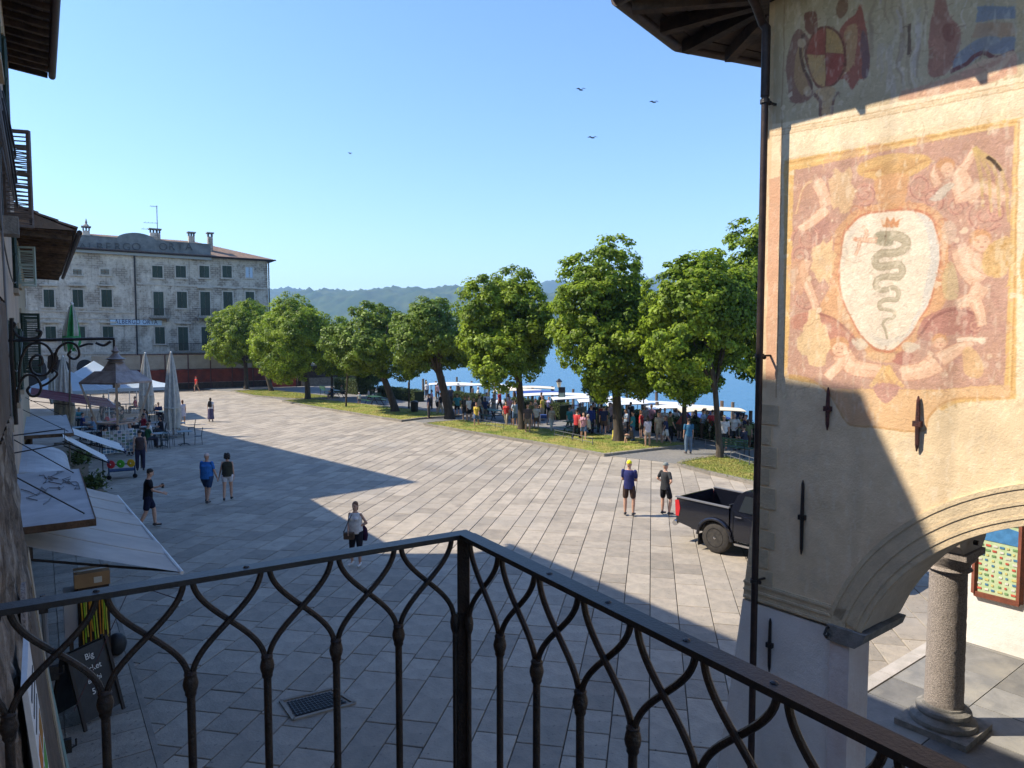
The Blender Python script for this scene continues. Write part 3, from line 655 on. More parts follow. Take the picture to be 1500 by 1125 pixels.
# blank plaster outside the painted panel keeps the warm tone; stains
img += (BIG - .5)[..., None] * .05; img += (FINE - .5)[..., None] * .045
st = np.clip((vnoise(40, 320, 9) - .62) * 2, 0, 1)[..., None]; img = img * (1 - st * .16)
img += (rs.rand(IH, IW, 1) - .5) * .03
lum = img.mean(2, keepdims=True); img = img * .62 + lum * .10 + srgb((246, 206, 158)) * .28
scr = np.clip((vnoise(9, 30, 21) * .6 + vnoise(4, 9, 22) * .4 - .60) * 5, 0, 1)[..., None]; img = img * (1 - scr * .35) + srgb((244, 228, 200)) * scr * .35
img = img.clip(0.02, .98)
im = bpy.data.images.new('fresco_pigment', IW, IH); buf = np.ones((IH, IW, 4), np.float32); buf[..., :3] = img; im.pixels.foreach_set(buf.reshape(-1)); im.update(); im.pack()
def wallmat(name, withimg, lowwhite=False):
    m = emat(name); t = m.node_tree; N = t.nodes; L = t.links; b = N['Principled BSDF']; b.inputs['Roughness'].default_value = .92; b.inputs['Specular IOR Level'].default_value = .15
    tc = N.new('ShaderNodeTexCoord')
    def ns(s, d=6):
        n = N.new('ShaderNodeTexNoise'); n.inputs['Scale'].default_value = s; n.inputs['Detail'].default_value = d; n.inputs['Roughness'].default_value = .65; L.new(tc.outputs['Object'], n.inputs[0]); return n.outputs['Fac']
    if withimg:
        ti = N.new('ShaderNodeTexImage'); ti.image = im; ti.extension = 'EXTEND'; L.new(tc.outputs['UV'], ti.inputs[0]); cur = ti.outputs[0]
    else:
        r = N.new('ShaderNodeRGB'); r.outputs[0].default_value = (.84, .79, .72, 1); cur = r.outputs[0]
    r1 = N.new('ShaderNodeMapRange'); L.new(ns(1.4, 8), r1.inputs[0]); r1.inputs[1].default_value = .35; r1.inputs[2].default_value = .7; r1.inputs[3].default_value = .98; r1.inputs[4].default_value = .80
    vm = N.new('ShaderNodeVectorMath'); vm.operation = 'SCALE'; L.new(cur, vm.inputs[0]); L.new(r1.outputs[0], vm.inputs['Scale'])
    mx = N.new('ShaderNodeMix'); mx.data_type = 'RGBA'; r2 = N.new('ShaderNodeMapRange'); L.new(ns(3.1, 9), r2.inputs[0]); r2.inputs[1].default_value = .56; r2.inputs[2].default_value = .72; r2.inputs[4].default_value = .35
    L.new(r2.outputs[0], mx.inputs[0]); L.new(vm.outputs[0], mx.inputs[6]); mx.inputs[7].default_value = (.45, .38, .29, 1); L.new(mx.outputs[2], b.inputs['Base Color'])
    bn = N.new('ShaderNodeBump'); bn.inputs['Strength'].default_value = .55; bn.inputs['Distance'].default_value = .014; L.new(ns(9, 8), bn.inputs['Height'])
    bn2 = N.new('ShaderNodeBump'); bn2.inputs['Strength'].default_value = .5; bn2.inputs['Distance'].default_value = .01; L.new(ns(48, 5), bn2.inputs['Height']); L.new(bn.outputs[0], bn2.inputs['Normal']); L.new(bn2.outputs[0], b.inputs['Normal'])
    return m
M_fresco = wallmat('frescoed_plaster', True); M_plwhite = wallmat('white_plaster', False)
M_tan = mat('tan_stone_trim', (.66, .52, .33), .9, (.54, .43, .28), 6, .5, 40, spec=.15)
M_loggia = mat('loggia_plaster', (.60, .52, .42), .92, (.50, .42, .33), 2.5, .5, 16, spec=.15)
M_granite = mat('rough_granite', (.42, .36, .31), .9, (.22, .19, .17), 55, 1.0, 70, spec=.2)
M_gran2 = mat('grey_stone', (.27, .25, .22), .9, (.18, .17, .15), 9, .7, 40)

pz = thing('frescoed_town_hall', 'old frescoed town hall raised on arches with serpent shield painting and dark eaves', 'building', PP(.5, .5))
AC, ZC, AR = 3.095, 2.03, 2.1
def archz(a, r=AR):
    q = r * r - (a - AC) ** 2; return ZC + math.sqrt(max(q, 0))
def aleft(z):
    return -.04 - .16 * max(0, min(1, (4.2 - z) / 1.4)) - (.40 * max(0, (2.8 - z) / 2.8) ** 1.1)
ZTOP = 9.12
# front face of the upper wall, with uv in wall metres
V = []; F = []; UV = []
def fq(q):
    k = len(V); V.extend([PP(a, b, z) for a, b, z in q]); F.append((k, k + 1, k + 2, k + 3)); UV.extend([((a - A0) / (A1 - A0), (z - Z0) / (Z1 - Z0)) for a, b, z in q])
ZM = 2.66
cols = [aleft(5)] + [x for x in np.linspace(.1, 1.1, 8)] + list(np.linspace(1.108, 5.08, 46)) + [5.6, 7, 9]
for i in range(len(cols) - 1):
    a, b_ = cols[i], cols[i + 1]
    za = archz(a) if 1.107 < a < 5.09 else ZM; zb = archz(b_) if 1.107 < b_ < 5.09 else ZM
    if a == 1.1: za = ZM
    fq([(a, 0, za), (b_, 0, zb), (b_, 0, ZTOP), (a, 0, ZTOP)])
# sloping toe on the left edge
zs = np.linspace(ZM, 5, 10)
for i in range(9): fq([(aleft(zs[i]), 0, zs[i]), (aleft(5), 0, zs[i]), (aleft(5), 0, zs[i + 1]), (aleft(zs[i + 1]), 0, zs[i + 1])])
for i in range(9): fq([(aleft(zs[i]), .5, zs[i]), (aleft(zs[i]), 0, zs[i]), (aleft(zs[i + 1]), 0, zs[i + 1]), (aleft(zs[i + 1]), .5, zs[i + 1])])
fq([(aleft(5), 8, 5), (aleft(5), 0, 5), (aleft(5), 0, ZTOP), (aleft(5), 8, ZTOP)])
me = bpy.data.meshes.new('fresco_wall'); me.from_pydata([tuple(v - pz.location) for v in V], [], F); uvl = me.uv_layers.new(name='UVMap')
for i, l in enumerate(me.loops): uvl.data[i].uv = UV[l.vertex_index]
link('wall', me, M_fresco, pz)
# arch soffit, reveal, upper box
mb = MB(); n = 40
pts = [(1.108 + (5.08 - 1.108) * i / n) for i in range(n + 1)]
for i in range(n):
    mb.add([PP(pts[i], .0, archz(pts[i])), PP(pts[i + 1], .0, archz(pts[i + 1])), PP(pts[i + 1], .8, archz(pts[i + 1])), PP(pts[i], .8, archz(pts[i]))], [(0, 1, 2, 3)])
    mb.add([PP(pts[i], .8, archz(pts[i])), PP(pts[i + 1], .8, archz(pts[i + 1])), PP(pts[i + 1], .8, 4.6), PP(pts[i], .8, 4.6)], [(0, 1, 2, 3)])
mb.box(PP(.62, .62, 3.62), (.95, .36, 1.9), rz=math.atan2(PA.y, PA.x))
part('arch_soffit', mb, M_loggia, pz, smooth=True)
mb = MB()
def pbox(mb, a0, a1, b0, b1, z0, z1):
    mb.prism([tuple(PP(a0, b0))[:2], tuple(PP(a1, b0))[:2], tuple(PP(a1, b1))[:2], tuple(PP(a0, b1))[:2]], z0, z1); return mb
pbox(mb, .0, 9, .25, 8, 4.62, 4.9); pbox(mb, 8.7, 9, .1, 8, 0, 9.1); pbox(mb, -.02, 9, 7.6, 8.0, 4.9, 9.1)
part('upper_floor', mb, M_loggia, pz)
# end arcade (two arches along b) with column between
mb = MB()
for b0, b1 in ((.8, 3.72), (4.28, 9.4)):
    c = (b0 + b1) / 2; r = (b1 - b0) / 2; n = 18
    for i in range(n):
        x0, x1 = b0 + (b1 - b0) * i / n, b0 + (b1 - b0) * (i + 1) / n
        z0_, z1_ = [2.75 + 1.25 * math.sqrt(max(0, 1 - ((x - c) / r) ** 2)) for x in (x0, x1)]
        for a in (.08, .58): mb.add([PP(a, x0, z0_), PP(a, x1, z1_), PP(a, x1, 4.62), PP(a, x0, 4.62)], [(0, 1, 2, 3)])
        mb.add([PP(.08, x0, z0_), PP(.08, x1, z1_), PP(.58, x1, z1_), PP(.58, x0, z0_)], [(0, 1, 2, 3)])
pbox(mb, .08, .58, 3.72, 4.28, 2.95, 4.62)
part('end_arcade', mb, M_loggia, pz)
# pier: white plaster with sloping left foot
mb = MB(); zz = [0, .4, .8, 1.2, 1.6, 2.0, 2.4, ZM - .02]
for i in range(len(zz) - 1):
    za, zb = zz[i], zz[i + 1]; la, lb = aleft(za), aleft(zb)
    mb.add([PP(la, -.0, za), PP(.8, -.0, za), PP(.8, .36, za), PP(la, .36, za), PP(lb, -.0, zb), PP(.8, -.0, zb), PP(.8, .36, zb), PP(lb, .36, zb)], [(0, 1, 5, 4), (1, 2, 6, 5), (2, 3, 7, 6), (3, 0, 4, 7)])
part('pier', mb, M_plwhite, pz)
M_pil = mat('pinkish_plaster', (.70, .62, .57), .92, (.62, .50, .44), 2.2, .5, 20, spec=.15)
mb = pbox(MB(), .803, 1.0, -.025, .38, 0, 2.52); part('pilaster', mb, M_pil, pz)
mb = MB(); sec = [(.78, 2.53), (1.06, 2.53), (1.13, 2.60), (1.16, 2.69), (.78, 2.69)]
mb.extr([PP(a, -.05, z) for a, z in sec], PB * .87); part('spring_stone', mb, M_gran2, pz)
# mouldings: horizontal and around the arch (three fillets each)
def arc_strip(mb, r0, r1, proud, a_end=4.9):
    t0 = math.acos((AC - .86) / r1) if (AC - .86) / r1 < 1 else .0
    th = [math.pi - .32 - (math.pi - .64) * k / 44 for k in range(45)]
    for i in range(44):
        q = []
        for t_ in (th[i], th[i + 1]):
            q += [(AC + r0 * math.cos(t_), ZC + r0 * math.sin(t_)), (AC + r1 * math.cos(t_), ZC + r1 * math.sin(t_))]
        (a, b_, c, d) = q
        vs = [PP(p[0], -proud, p[1]) for p in (a, b_, d, c)] + [PP(p[0], .0, p[1]) for p in (a, b_, d, c)]
        mb.add(vs, [(0, 1, 2, 3), (0, 3, 7, 4), (1, 5, 6, 2)])
mb = MB(); arc_strip(mb, 2.103, 2.42, .012); part('arch_band', mb, M_tan, pz)
for r0, r1 in ((2.16, 2.185), (2.27, 2.30), (2.395, 2.435)):
    mb = MB(); arc_strip(mb, r0, r1, .020); part('arch_fillet', mb, M_tan, pz)
mb = pbox(MB(), aleft(2.8) + .006, .95, -.012, .03, 2.665, 2.875); mb2 = mb; part('string_course', mb, M_tan, pz)
for z in (2.69, 2.77, 2.85):
    mb = pbox(MB(), aleft(2.8) + .0, .80, -.022, -.005, z - .012, z + .012); part('string_fillet', mb, M_tan, pz)
# corner quoins
for py0, py1, wd in ((592, 622, .17), (624, 652, .09), (654, 684, .165), (686, 712, .085), (714, 746, .16), (748, 776, .085), (778, 804, .16), (806, 834, .085), (836, 861, .15)):
    z1_, z0_ = az(1125, py0)[1], az(1125, py1)[1]
    mb = pbox(MB(), aleft(z1_) + .004, .0 + wd, -.012, .3, z0_ + .006, z1_ - .006); part('quoin_block', mb, M_tan, pz)
# iron tie anchors
for px, y0, y1 in ((1215, 567, 630), (1347, 580, 661), (1178, 703, 812), (1130, 905, 984)):
    a, z1_ = az(px, y0); a2, z0_ = az(px, y1); o_ = -.022
    mb = MB(); zc = (z0_ + z1_) / 2
    mb.tube([PP(a, o_, z0_), PP(a + .004, o_ - .006, z0_ + .06), PP(a + .004, o_ - .01, zc), PP(a, o_, z1_ - .04), PP(a, o_, z1_)], [.006, .017, .02, .015, .006], 6)
    mb.box(PP(a, o_, zc), (.07, .05, .05), rz=math.atan2(PA.y, PA.x)); mb.box(PP(a, .0, zc), (.03, .08, .03), rz=math.atan2(PA.y, PA.x)); part('tie_anchor', mb, M_rust if px in (1215, 1347) else M_iron, pz)
mb = MB(); q = PP(.80, -.06, 2.62)
mb.tube([PP(.80, .0, 2.66), PP(.80, -.09, 2.66), PP(.80, -.13, 2.61), PP(.80, -.09, 2.57), PP(.80, -.05, 2.60)], .014, 6); part('iron_hook', mb, M_iron, pz)
# column
cc = PP(.37, 4.0)
prof = [(.34, .42), (.34, .46), (.31, .50), (.33, .54), (.30, .60), (.265, .66), (.262, 1.2), (.258, 1.8), (.25, 2.36)]
col = thing('stone_column', 'rough granite column with square base inside the arched loggia', 'column', cc)
mb = MB(); vs = []; seg = 40; prof2 = [(.242, .34)] + [(.242 - .012 * ((z - .4) / 2) , z) for z in np.linspace(.40, 2.34, 40)]
for r, z in prof2:
    for k in range(seg):
        a = 2 * math.pi * k / seg; q = Vector((math.cos(a) * 3, math.sin(a) * 3, z * 6)); rr = r + (noise.noise(q * 3) * .006 + noise.noise(q * 7) * .004)
        vs.append(cc + Vector((rr * math.cos(a), rr * math.sin(a), z)))
fs = [(i * seg + k, i * seg + (k + 1) % seg, (i + 1) * seg + (k + 1) % seg, (i + 1) * seg + k) for i in range(len(prof2) - 1) for k in range(seg)]
mb.add(vs, fs); part('shaft', mb, M_granite, col, smooth='all')
mb = MB(); mb.lathe(cc, [(.40, .13), (.42, .17), (.41, .22), (.36, .25), (.33, .28), (.35, .32), (.34, .36), (.28, .39), (.27, .42)], 28); part('torus_base', mb, M_gran2, col, smooth=True)
mb = MB(); mb.box(cc + Vector((0, 0, .08)), (.92, .92, .14), rz=math.atan2(PA.y, PA.x)); part('plinth', mb, M_gran2, col)
mb = MB(); mb.lathe(cc, [(.255, 2.33), (.29, 2.36), (.26, 2.40), (.27, 2.45), (.33, 2.52), (.34, 2.56)], 24); mb.box(cc + Vector((0, 0, 2.61)), (.66, .66, .09), rz=math.atan2(PA.y, PA.x)); part('capital', mb, M_granite, col, smooth=True)
mb = MB(); P_ = [(-.33, 2.66), (.33, 2.66), (.44, 2.78), (.50, 2.95), (-.50, 2.95), (-.44, 2.78)]
mb.extr([PP(.08, 4 + b_, z) for b_, z in P_], PA * .58); part('impost_block', mb, M_loggia, col)
mb = MB(); mb.tube([PP(.7, 3.9, 2.80), PP(.76, 3.9, 2.80)], .035, 8); part('tie_rod_end', mb, M_iron, col)
# eaves and roof
E1, E2, E3 = Vector((1.14, 7.87, 0)), Vector((2.06, 9.07, 0)), Vector((3.42, 9.63, 0))
eA = E1 + PA * 10; eB = E3 + PB * 8; RZ = 9.22
W0, W1, W2 = PP(-.04, 0), PP(9, 0), PP(-.04, 8)
def up(p, z): return Vector((p.x, p.y, z))
ridge1, ridge2 = PP(2.6, 4, 11.4), PP(9.5, 4, 11.4)
mb = MB(); mb.add([up(eA, RZ + .05), up(E1, RZ + .05), up(E2, RZ + .05), up(E3, RZ + .05), up(eB, RZ + .05), ridge1, ridge2], [(0, 1, 5, 6), (1, 2, 5), (2, 3, 5), (3, 4, 5), (4, 6, 5)])
part('roof', mb, M_tile, pz)
# soffit boards
def soff(pi0, pi1, po0, po1, n, z=9.17):
    for k in range(n):
        f0, f1 = k / n, (k + 1) / n - .012; rz_ = rng.uniform(-.015, .012)
        q = [pi0.lerp(po0, f0), pi1.lerp(po1, f0), pi1.lerp(po1, f1), pi0.lerp(po0, f1)]
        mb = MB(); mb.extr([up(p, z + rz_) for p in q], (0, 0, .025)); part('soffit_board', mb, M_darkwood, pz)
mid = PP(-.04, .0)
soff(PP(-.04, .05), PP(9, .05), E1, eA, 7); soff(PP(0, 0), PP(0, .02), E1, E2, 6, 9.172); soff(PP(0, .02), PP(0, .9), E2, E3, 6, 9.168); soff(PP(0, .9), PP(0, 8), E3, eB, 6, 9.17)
def rafter(p, q, w_=.11):
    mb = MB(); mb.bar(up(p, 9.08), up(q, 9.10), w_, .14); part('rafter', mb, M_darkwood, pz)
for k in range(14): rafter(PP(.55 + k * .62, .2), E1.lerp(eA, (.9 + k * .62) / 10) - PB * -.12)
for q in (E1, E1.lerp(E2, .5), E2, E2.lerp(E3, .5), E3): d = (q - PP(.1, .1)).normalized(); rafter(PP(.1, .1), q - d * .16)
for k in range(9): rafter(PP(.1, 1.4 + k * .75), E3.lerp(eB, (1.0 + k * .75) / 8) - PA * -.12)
mb = MB(); gz = RZ - .02
mb.tube([up(eA, gz), up(E1, gz)], .085, 10); part('gutter', mb, M_copper, pz, smooth=True)
mb = MB(); mb.tube([up(E1, gz), up(E2, gz)], .085, 10); part('gutter', mb, M_copper, pz, smooth=True)
mb = MB(); mb.tube([up(E2, gz), up(E3, gz), up(eB, gz)], .085, 10); part('gutter', mb, M_copper, pz, smooth=True)
for k in range(10):
    mb = MB(); mb.box(up(E1.lerp(eA, (.3 + k) / 10), gz + .02) , (.22, .05, .19), rz=math.atan2(PB.y, PB.x)); part('gutter_bracket', mb, M_copper, pz)
# floor of the loggia: large slabs with a pale edge strip
lg = thing('loggia_floor', 'x', 'x'); del lg['label']; del lg['category']; lg['kind'] = 'structure'
a = -.75; 
M_lslab = mat('loggia_slab', (.24, .23, .21), .7, (.17, .165, .155), 2.4, .5, 14, objrand=.25, c3=(.28, .26, .22), scale3=.8)
while a < 6:
    L = rng.uniform(.9, 1.4); b_ = -.2 if a > -.2 else -.2
    while b_ < 9.5:
        W_ = rng.uniform(.8, 1.3); mb = MB(); sk_ = rng.uniform(-.12, .12)
        q = [PP(a + .008, b_ + .008), PP(a + L - .008, b_ + .008), PP(a + L - .008, b_ + W_ - .008), PP(a + .008, b_ + W_ - .008)]
        c = sum(q, Vector()) / 4; mb.prism([(p.x, p.y) for p in q], .0, .06 + rng.uniform(-.003, .003)); o = link('floor_slab', mb.mesh('floor_slab', (c.x, c.y, 0)), M_lslab, lg); o.location = (c.x, c.y, 0); b_ += W_
    a += L
M_pale = mat('pale_edge_stone', (.46, .42, .38), .85, (.38, .35, .31), 4, .4, 30, objrand=.12)
for k in range(10):
    mb = pbox(MB(), -.98, -.76, k * 1.1 - .5 + .005, k * 1.1 + .6 - .005, -.02, .075); part('edge_stone', mb, M_pale, lg)
# downpipe
dp = thing('downpipe', 'dark copper downpipe running down the corner of the frescoed hall', 'downpipe', PY(1110, 800, 7.42).xy.to_3d())
px_ = PY(1113, 500, 7.40); X_, Y_ = px_.x, px_.y
mb = MB(); mb.tube([(X_, Y_, .02), (X_, Y_, 8.05)], .036, 12); part('pipe', mb, M_copper, dp, smooth=True)
mb = MB(); mb.tube([(X_, Y_, 8.0), (X_, Y_, 8.62)], .045, 12); mb.tube([(X_, Y_, 8.55), (X_, Y_, 8.68), (X_ - .04, Y_ + .01, 8.74)] + [tuple(Vector((X_, Y_, 8.70)).lerp(E1.lerp(eA, .14) + Vector((0, 0, 9.12)), f)) for f in (.3, .6, .9, 1)], .045, 12); part('swan_neck', mb, M_copper, dp, smooth=True)
for z in (7.95, 5.35, 2.95):
    mb = MB(); mb.tube([(X_, Y_, z - .02), (X_, Y_, z + .02)], .048, 12); mb.bar((X_, Y_, z), PP(.06, .02, z), .02); mb.ball((X_ + .05, Y_ - .0, z - .015), .025, 8, 5); part('pipe_bracket', mb, M_iron, dp)
# notice board wall beyond
nw0, nw1 = G(1434, 950), G(1500, 987); u = PA
wl = thing('notice_wall', 'low sunlit white wall carrying the map notice board beyond the column', 'wall', up(nw0, 0))
o0 = up(nw0, 0) - u * .35; dn = PB
mb = MB(); mb.extr([o0, o0 + u * 7, o0 + u * 7 + Vector((0, 0, 3.6)), o0 + Vector((0, 0, 3.6))], dn * .4); part('wall', mb, M_plwhite, wl)
bo = thing('map_board', 'red framed map and picture notice board on the white wall behind the column', 'notice board', o0 + u * .4 + Vector((0, 0, 1.0)))
bz0, bz1 = 1.0, 2.55; b0 = o0 + u * .30 - dn * .03; b1 = o0 + u * 1.55 - dn * .03
b0 = PL(1430, 800, o0 - dn * .03, dn); b1 = PL(1497, 800, o0 - dn * .03, dn); b0.z = b1.z = 0
mb = MB()
for p, q in ((b0, b1),):
    mb.bar(up(p, bz0), up(q, bz0), .08, .09); mb.bar(up(p, bz1), up(q, bz1), .08, .09); mb.bar(up(p, bz0), up(p, bz1), .08, .08); mb.bar(up(q, bz0), up(q, bz1), .08, .08)
part('frame', mb, mat('red_brown_wood', (.22, .07, .04), .6, (.15, .05, .03), 8, .2, 40), bo)
mb = MB(); mb.extr([up(b0, bz0), up(b1, bz0), up(b1, bz1), up(b0, bz1)], dn * .02); part('backing', mb, mat('map_paper', (.42, .55, .30), .6, (.55, .60, .38), 9), bo)
du = (b1 - b0); fn = -dn * .006
for k in range(60):
    f0 = .06 + .15 * (k % 6) + .03 * rs.rand(); z = 1.10 + .088 * (k // 6); wq = .03 + rs.rand() * .05; p = b0 + du * min(f0, .9); mb = MB()
    mb.extr([up(p, z) + fn, up(p + u * wq, z) + fn, up(p + u * wq, z + .035) + fn, up(p, z + .035) + fn], -dn * .004)
    part('map_card', mb, clothmat(((.6, .12, .08), (.7, .68, .6), (.1, .25, .4), (.65, .55, .2), (.2, .35, .15))[k % 5]), bo)
mb = MB(); mb.extr([up(b0 + du * f, z) + fn for f, z in ((.06, 2.0), (.95, 1.98), (.95, 2.24), (.5, 2.30), (.06, 2.2))], -dn * .003); part('lake_map', mb, clothmat((.08, .25, .5)), bo)
mb = MB(); mb.extr([up(b0 + du * f, z) + fn * 2 for f, z in ((.1, 2.30), (.9, 2.32), (.9, 2.46), (.1, 2.46))], -dn * .003); part('lake_map', mb, clothmat((.35, .6, .7)), bo)
# ------------------------------------------------------------------ street front on the left
M_peach = mat('peach_plaster', (.50, .37, .26), .92, (.42, .30, .21), 1.2, .6, 12, c3=(.34, .28, .22), scale3=.5, spec=.15)
M_brown = mat('rough_brown_render', (.17, .125, .09), .95, (.11, .085, .065), 2.2, 1.0, 9, c3=(.21, .175, .135), scale3=1.1, spec=.1)
M_rubble = mat('rubble_render', (.19, .15, .115), .95, (.09, .075, .06), 7, 1.6, 16, c3=(.32, .28, .23), scale3=2.2, spec=.1)
M_ochre = mat('ochre_plaster', (.44, .36, .25), .92, (.36, .29, .21), 1.0, .5, 10, spec=.15)
M_teal = mat('teal_trim', (.16, .26, .24), .8, (.22, .30, .27), 4, .2, 30)
M_cable = mat('grey_cable', (.16, .16, .165), .6)
def lbox(mb, n0, n1_, t0, t1, z0, z1):
    mb.prism([tuple(FL(n0, t0))[:2], tuple(FL(n1_, t0))[:2], tuple(FL(n1_, t1))[:2], tuple(FL(n0, t1))[:2]], z0, z1); return mb
def tiles_roof(parent, n0, t0, n1_, t1, z_e, z_r, step=.36):
    mb = MB(); t = t0
    while t < t1:
        a, b_ = FL(n1_, t + step / 2, z_e), FL(n0, t + step / 2, z_r); k = max(2, int((b_ - a).length / .42)); 
        for i in range(k):
            p, q = a.lerp(b_, i / k), a.lerp(b_, (i + 1.12) / k); p = p + Vector((0, 0, .03 + rng.uniform(0, .015)))
            mb.bar(p, q, step * .86, .05)
        t += step
    return stuff(part('roof_tiles', mb, M_tile, parent))
# tall near house
hA = thing('tall_house', 'tall peach plastered house at the left edge with deep wooden eaves and cables', 'house', FL(-3, 14))
part('wall', lbox(MB(), -9, -.4, 7.75, 22, 0, 12.45), M_peach, hA)
mb = MB()
for k in range(30):
    t = 7.9 + k * .49; mb_ = MB(); mb_.bar(FL(-.6, t, 12.42), FL(.42, t, 12.32), .10, .12); part('rafter', mb_, M_darkwood, hA)
for k in range(5):
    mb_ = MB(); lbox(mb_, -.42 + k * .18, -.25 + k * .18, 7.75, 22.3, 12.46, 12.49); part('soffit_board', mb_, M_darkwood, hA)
mb = MB(); mb.tube([FL(.52, 7.72, 12.42), FL(.52, 22.4, 12.40)], .085, 10); part('gutter', mb, M_copper, hA, smooth=True)
mb = MB(); mb.add([FL(.5, 7.75, 12.52), FL(.5, 22.3, 12.52), FL(-4.2, 20, 13.8), FL(-4.2, 10.2, 13.8), FL(-9.2, 22.3, 12.5), FL(-9.2, 7.75, 12.5)], [(0, 1, 2, 3), (3, 2, 4, 5), (0, 3, 5), (1, 4, 2)]); part('roof', mb, M_tile, hA)
# windows with shutters on the tall house
def lwindow(parent, t, z0, z1, n=-.4, w_=.95, m=None, open_=.0, open_t=None):
    fr = part('window', lbox(MB(), n - .02, n + .01, t - w_ / 2, t + w_ / 2, z0, z1), M_black, parent); part('lintel', lbox(MB(), n - .02, n + .05, t - w_ / 2 - .1, t + w_ / 2 + .1, z1, z1 + .12), M_ochre, fr); part('sill', lbox(MB(), n - .02, n + .09, t - w_ / 2 - .12, t + w_ / 2 + .12, z0 - .1, z0), M_ochre, fr)
    for s in (-1, 1):
        mb = MB(); n_ = 10
        if open_t:
            a, b_ = FL(n + .03, t + s * w_ / 2), FL(n + .03 + open_t * .85, t + s * (w_ / 2 + open_t * .25))
        else: a, b_ = FL(n + .04, t + s * w_ / 2), FL(n + .04, t + s * .01)
        d = (b_ - a); 
        for q in (a + d * .05, a + d * .95): mb.bar(up(q, z0 + .02), up(q, z1 - .02), .05, .045)
        for q in (z0 + .04, (z0 + z1) / 2, z1 - .04): mb.bar(up(a, q), up(b_, q), .07, .045, up=(0, 0, 1))
        k = 0; z = z0 + .09
        while z < z1 - .08: mb.bar(up(a + d * .06, z), up(a + d * .94, z), .045, .012); z += .065
        part('shutter', mb, m or M_greenshut, fr)
lwindow(hA, 13.2, 9.6, 11.2); lwindow(hA, 17, 9.6, 11.2); lwindow(hA, 14.05, 7.40, 8.78, open_t=.42, m=mat('brown_shutter', (.10, .075, .06), .7, (.16, .12, .1), 8)); lwindow(hA, 18.5, 6.6, 8.0)
for t, z in ((12, 4.4), (16, 4.4), (20, 4.4)): lwindow(hA, t, z, z + 1.4)
# stone sill block and iron pin
mb = lbox(MB(), -.42, -.18, 12.2, 12.6, 7.0, 7.25); part('sill_block', mb, M_gran2, hA)
# rubble lower wall, leaning out at the foot
rw_ = thing('rough_wall', 'rough brown rendered wall with sloping foot at the left edge behind the rail', 'wall', FL(-.5, 5))
def batter(z): return -.27 + .42 * (max(0, 4.6 - z) / 4.6) ** 1.3
zs = [0, .6, 1.2, 1.8, 2.4, 3.0, 3.6, 4.2, 4.6, 5.2, 5.85]; ts = [2.6, 4, 5.4, 6.2, 7.0, 7.8, 8.6, 9.05]
def rubwall(name, zlo, zhi, m, amp):
    mb = MB(); zq = np.arange(zlo, zhi + .001, .07); tq = np.arange(2.6, 9.06, .07); vs = []
    for z in zq:
        for t in tq:
            e = amp * (noise.noise(Vector((t * 4, z * 4, 1))) + .6 * noise.noise(Vector((t * 10, z * 10, 2)))); vs.append(FL(batter(z) + e, t, z))
    w_ = len(tq); fs = [(i * w_ + j, i * w_ + j + 1, (i + 1) * w_ + j + 1, (i + 1) * w_ + j) for i in range(len(zq) - 1) for j in range(w_ - 1)]
    mb.add(vs, fs)
    mb.add([v for z in zq for v in (FL(batter(z) + .0, tq[-1], z), FL(-.6, tq[-1], z))], [(2 * i, 2 * i + 1, 2 * i + 3, 2 * i + 2) for i in range(len(zq) - 1)])
    mb.add([FL(batter(zhi), 2.6, zhi), FL(batter(zhi), 9.05, zhi), FL(-.6, 9.05, zhi), FL(-.6, 2.6, zhi)], [(0, 1, 2, 3)])
    part(name, mb, m, rw_)
rubwall('lower_render', 0, 2.9, M_brown, .012); rubwall('rubble', 2.9, 4.75, M_rubble, .035); rubwall('upper_render', 4.75, 5.9, M_brown, .012)
mb = MB(); q = [FL(batter(3.35) + .012, 6.65 + .34 * math.cos(a), 3.3 + .30 * math.sin(a)) for a in np.linspace(0, 6.28, 17)[:-1]]; mb.extr(q, FL.N * .03); part('round_stone', mb, M_granite, rw_)
mb = MB()
for z0_, z1_ in [(a, a + .36) for a in np.arange(.0, 3.0, .36)]:
    mb.add([FL(batter(z0_) + .015, 9.06, z0_), FL(batter(z0_) + .015, 9.36, z0_), FL(batter(z1_) + .015, 9.36, z1_), FL(batter(z1_) + .015, 9.06, z1_), FL(-.5, 9.06, z0_), FL(-.5, 9.36, z0_), FL(-.5, 9.36, z1_), FL(-.5, 9.06, z1_)], [(0, 1, 2, 3), (0, 3, 7, 4), (1, 5, 6, 2)])
part('door_jamb', mb, M_ochre, rw_)
mb = MB(); mb.bar(FL(.17, 9.4, .02), FL(-.22, 9.4, 3.0), .05, .04); part('teal_edge', mb, M_teal, rw_)
for z, t in ((2.5, 9.5), (1.7, 9.5), (.8, 9.5)):
    mb = MB(); n_ = batter(z) + .06; mb.box(FL(n_, t, z), (.09, .06, .16), rz=FL.rz); mb.tube([FL(n_, t, z - .05), FL(n_ + .09, t, z - .02), FL(n_ + .09, t, z + .06)], .012, 6); part('hinge', mb, M_iron, rw_)
mb = MB(); mb.tube([FL(-.02, 9.6, 1.0), FL(-.06, 9.6, 2.6)], .03, 8); part('gas_pipe', mb, M_cable, rw_, smooth=True)
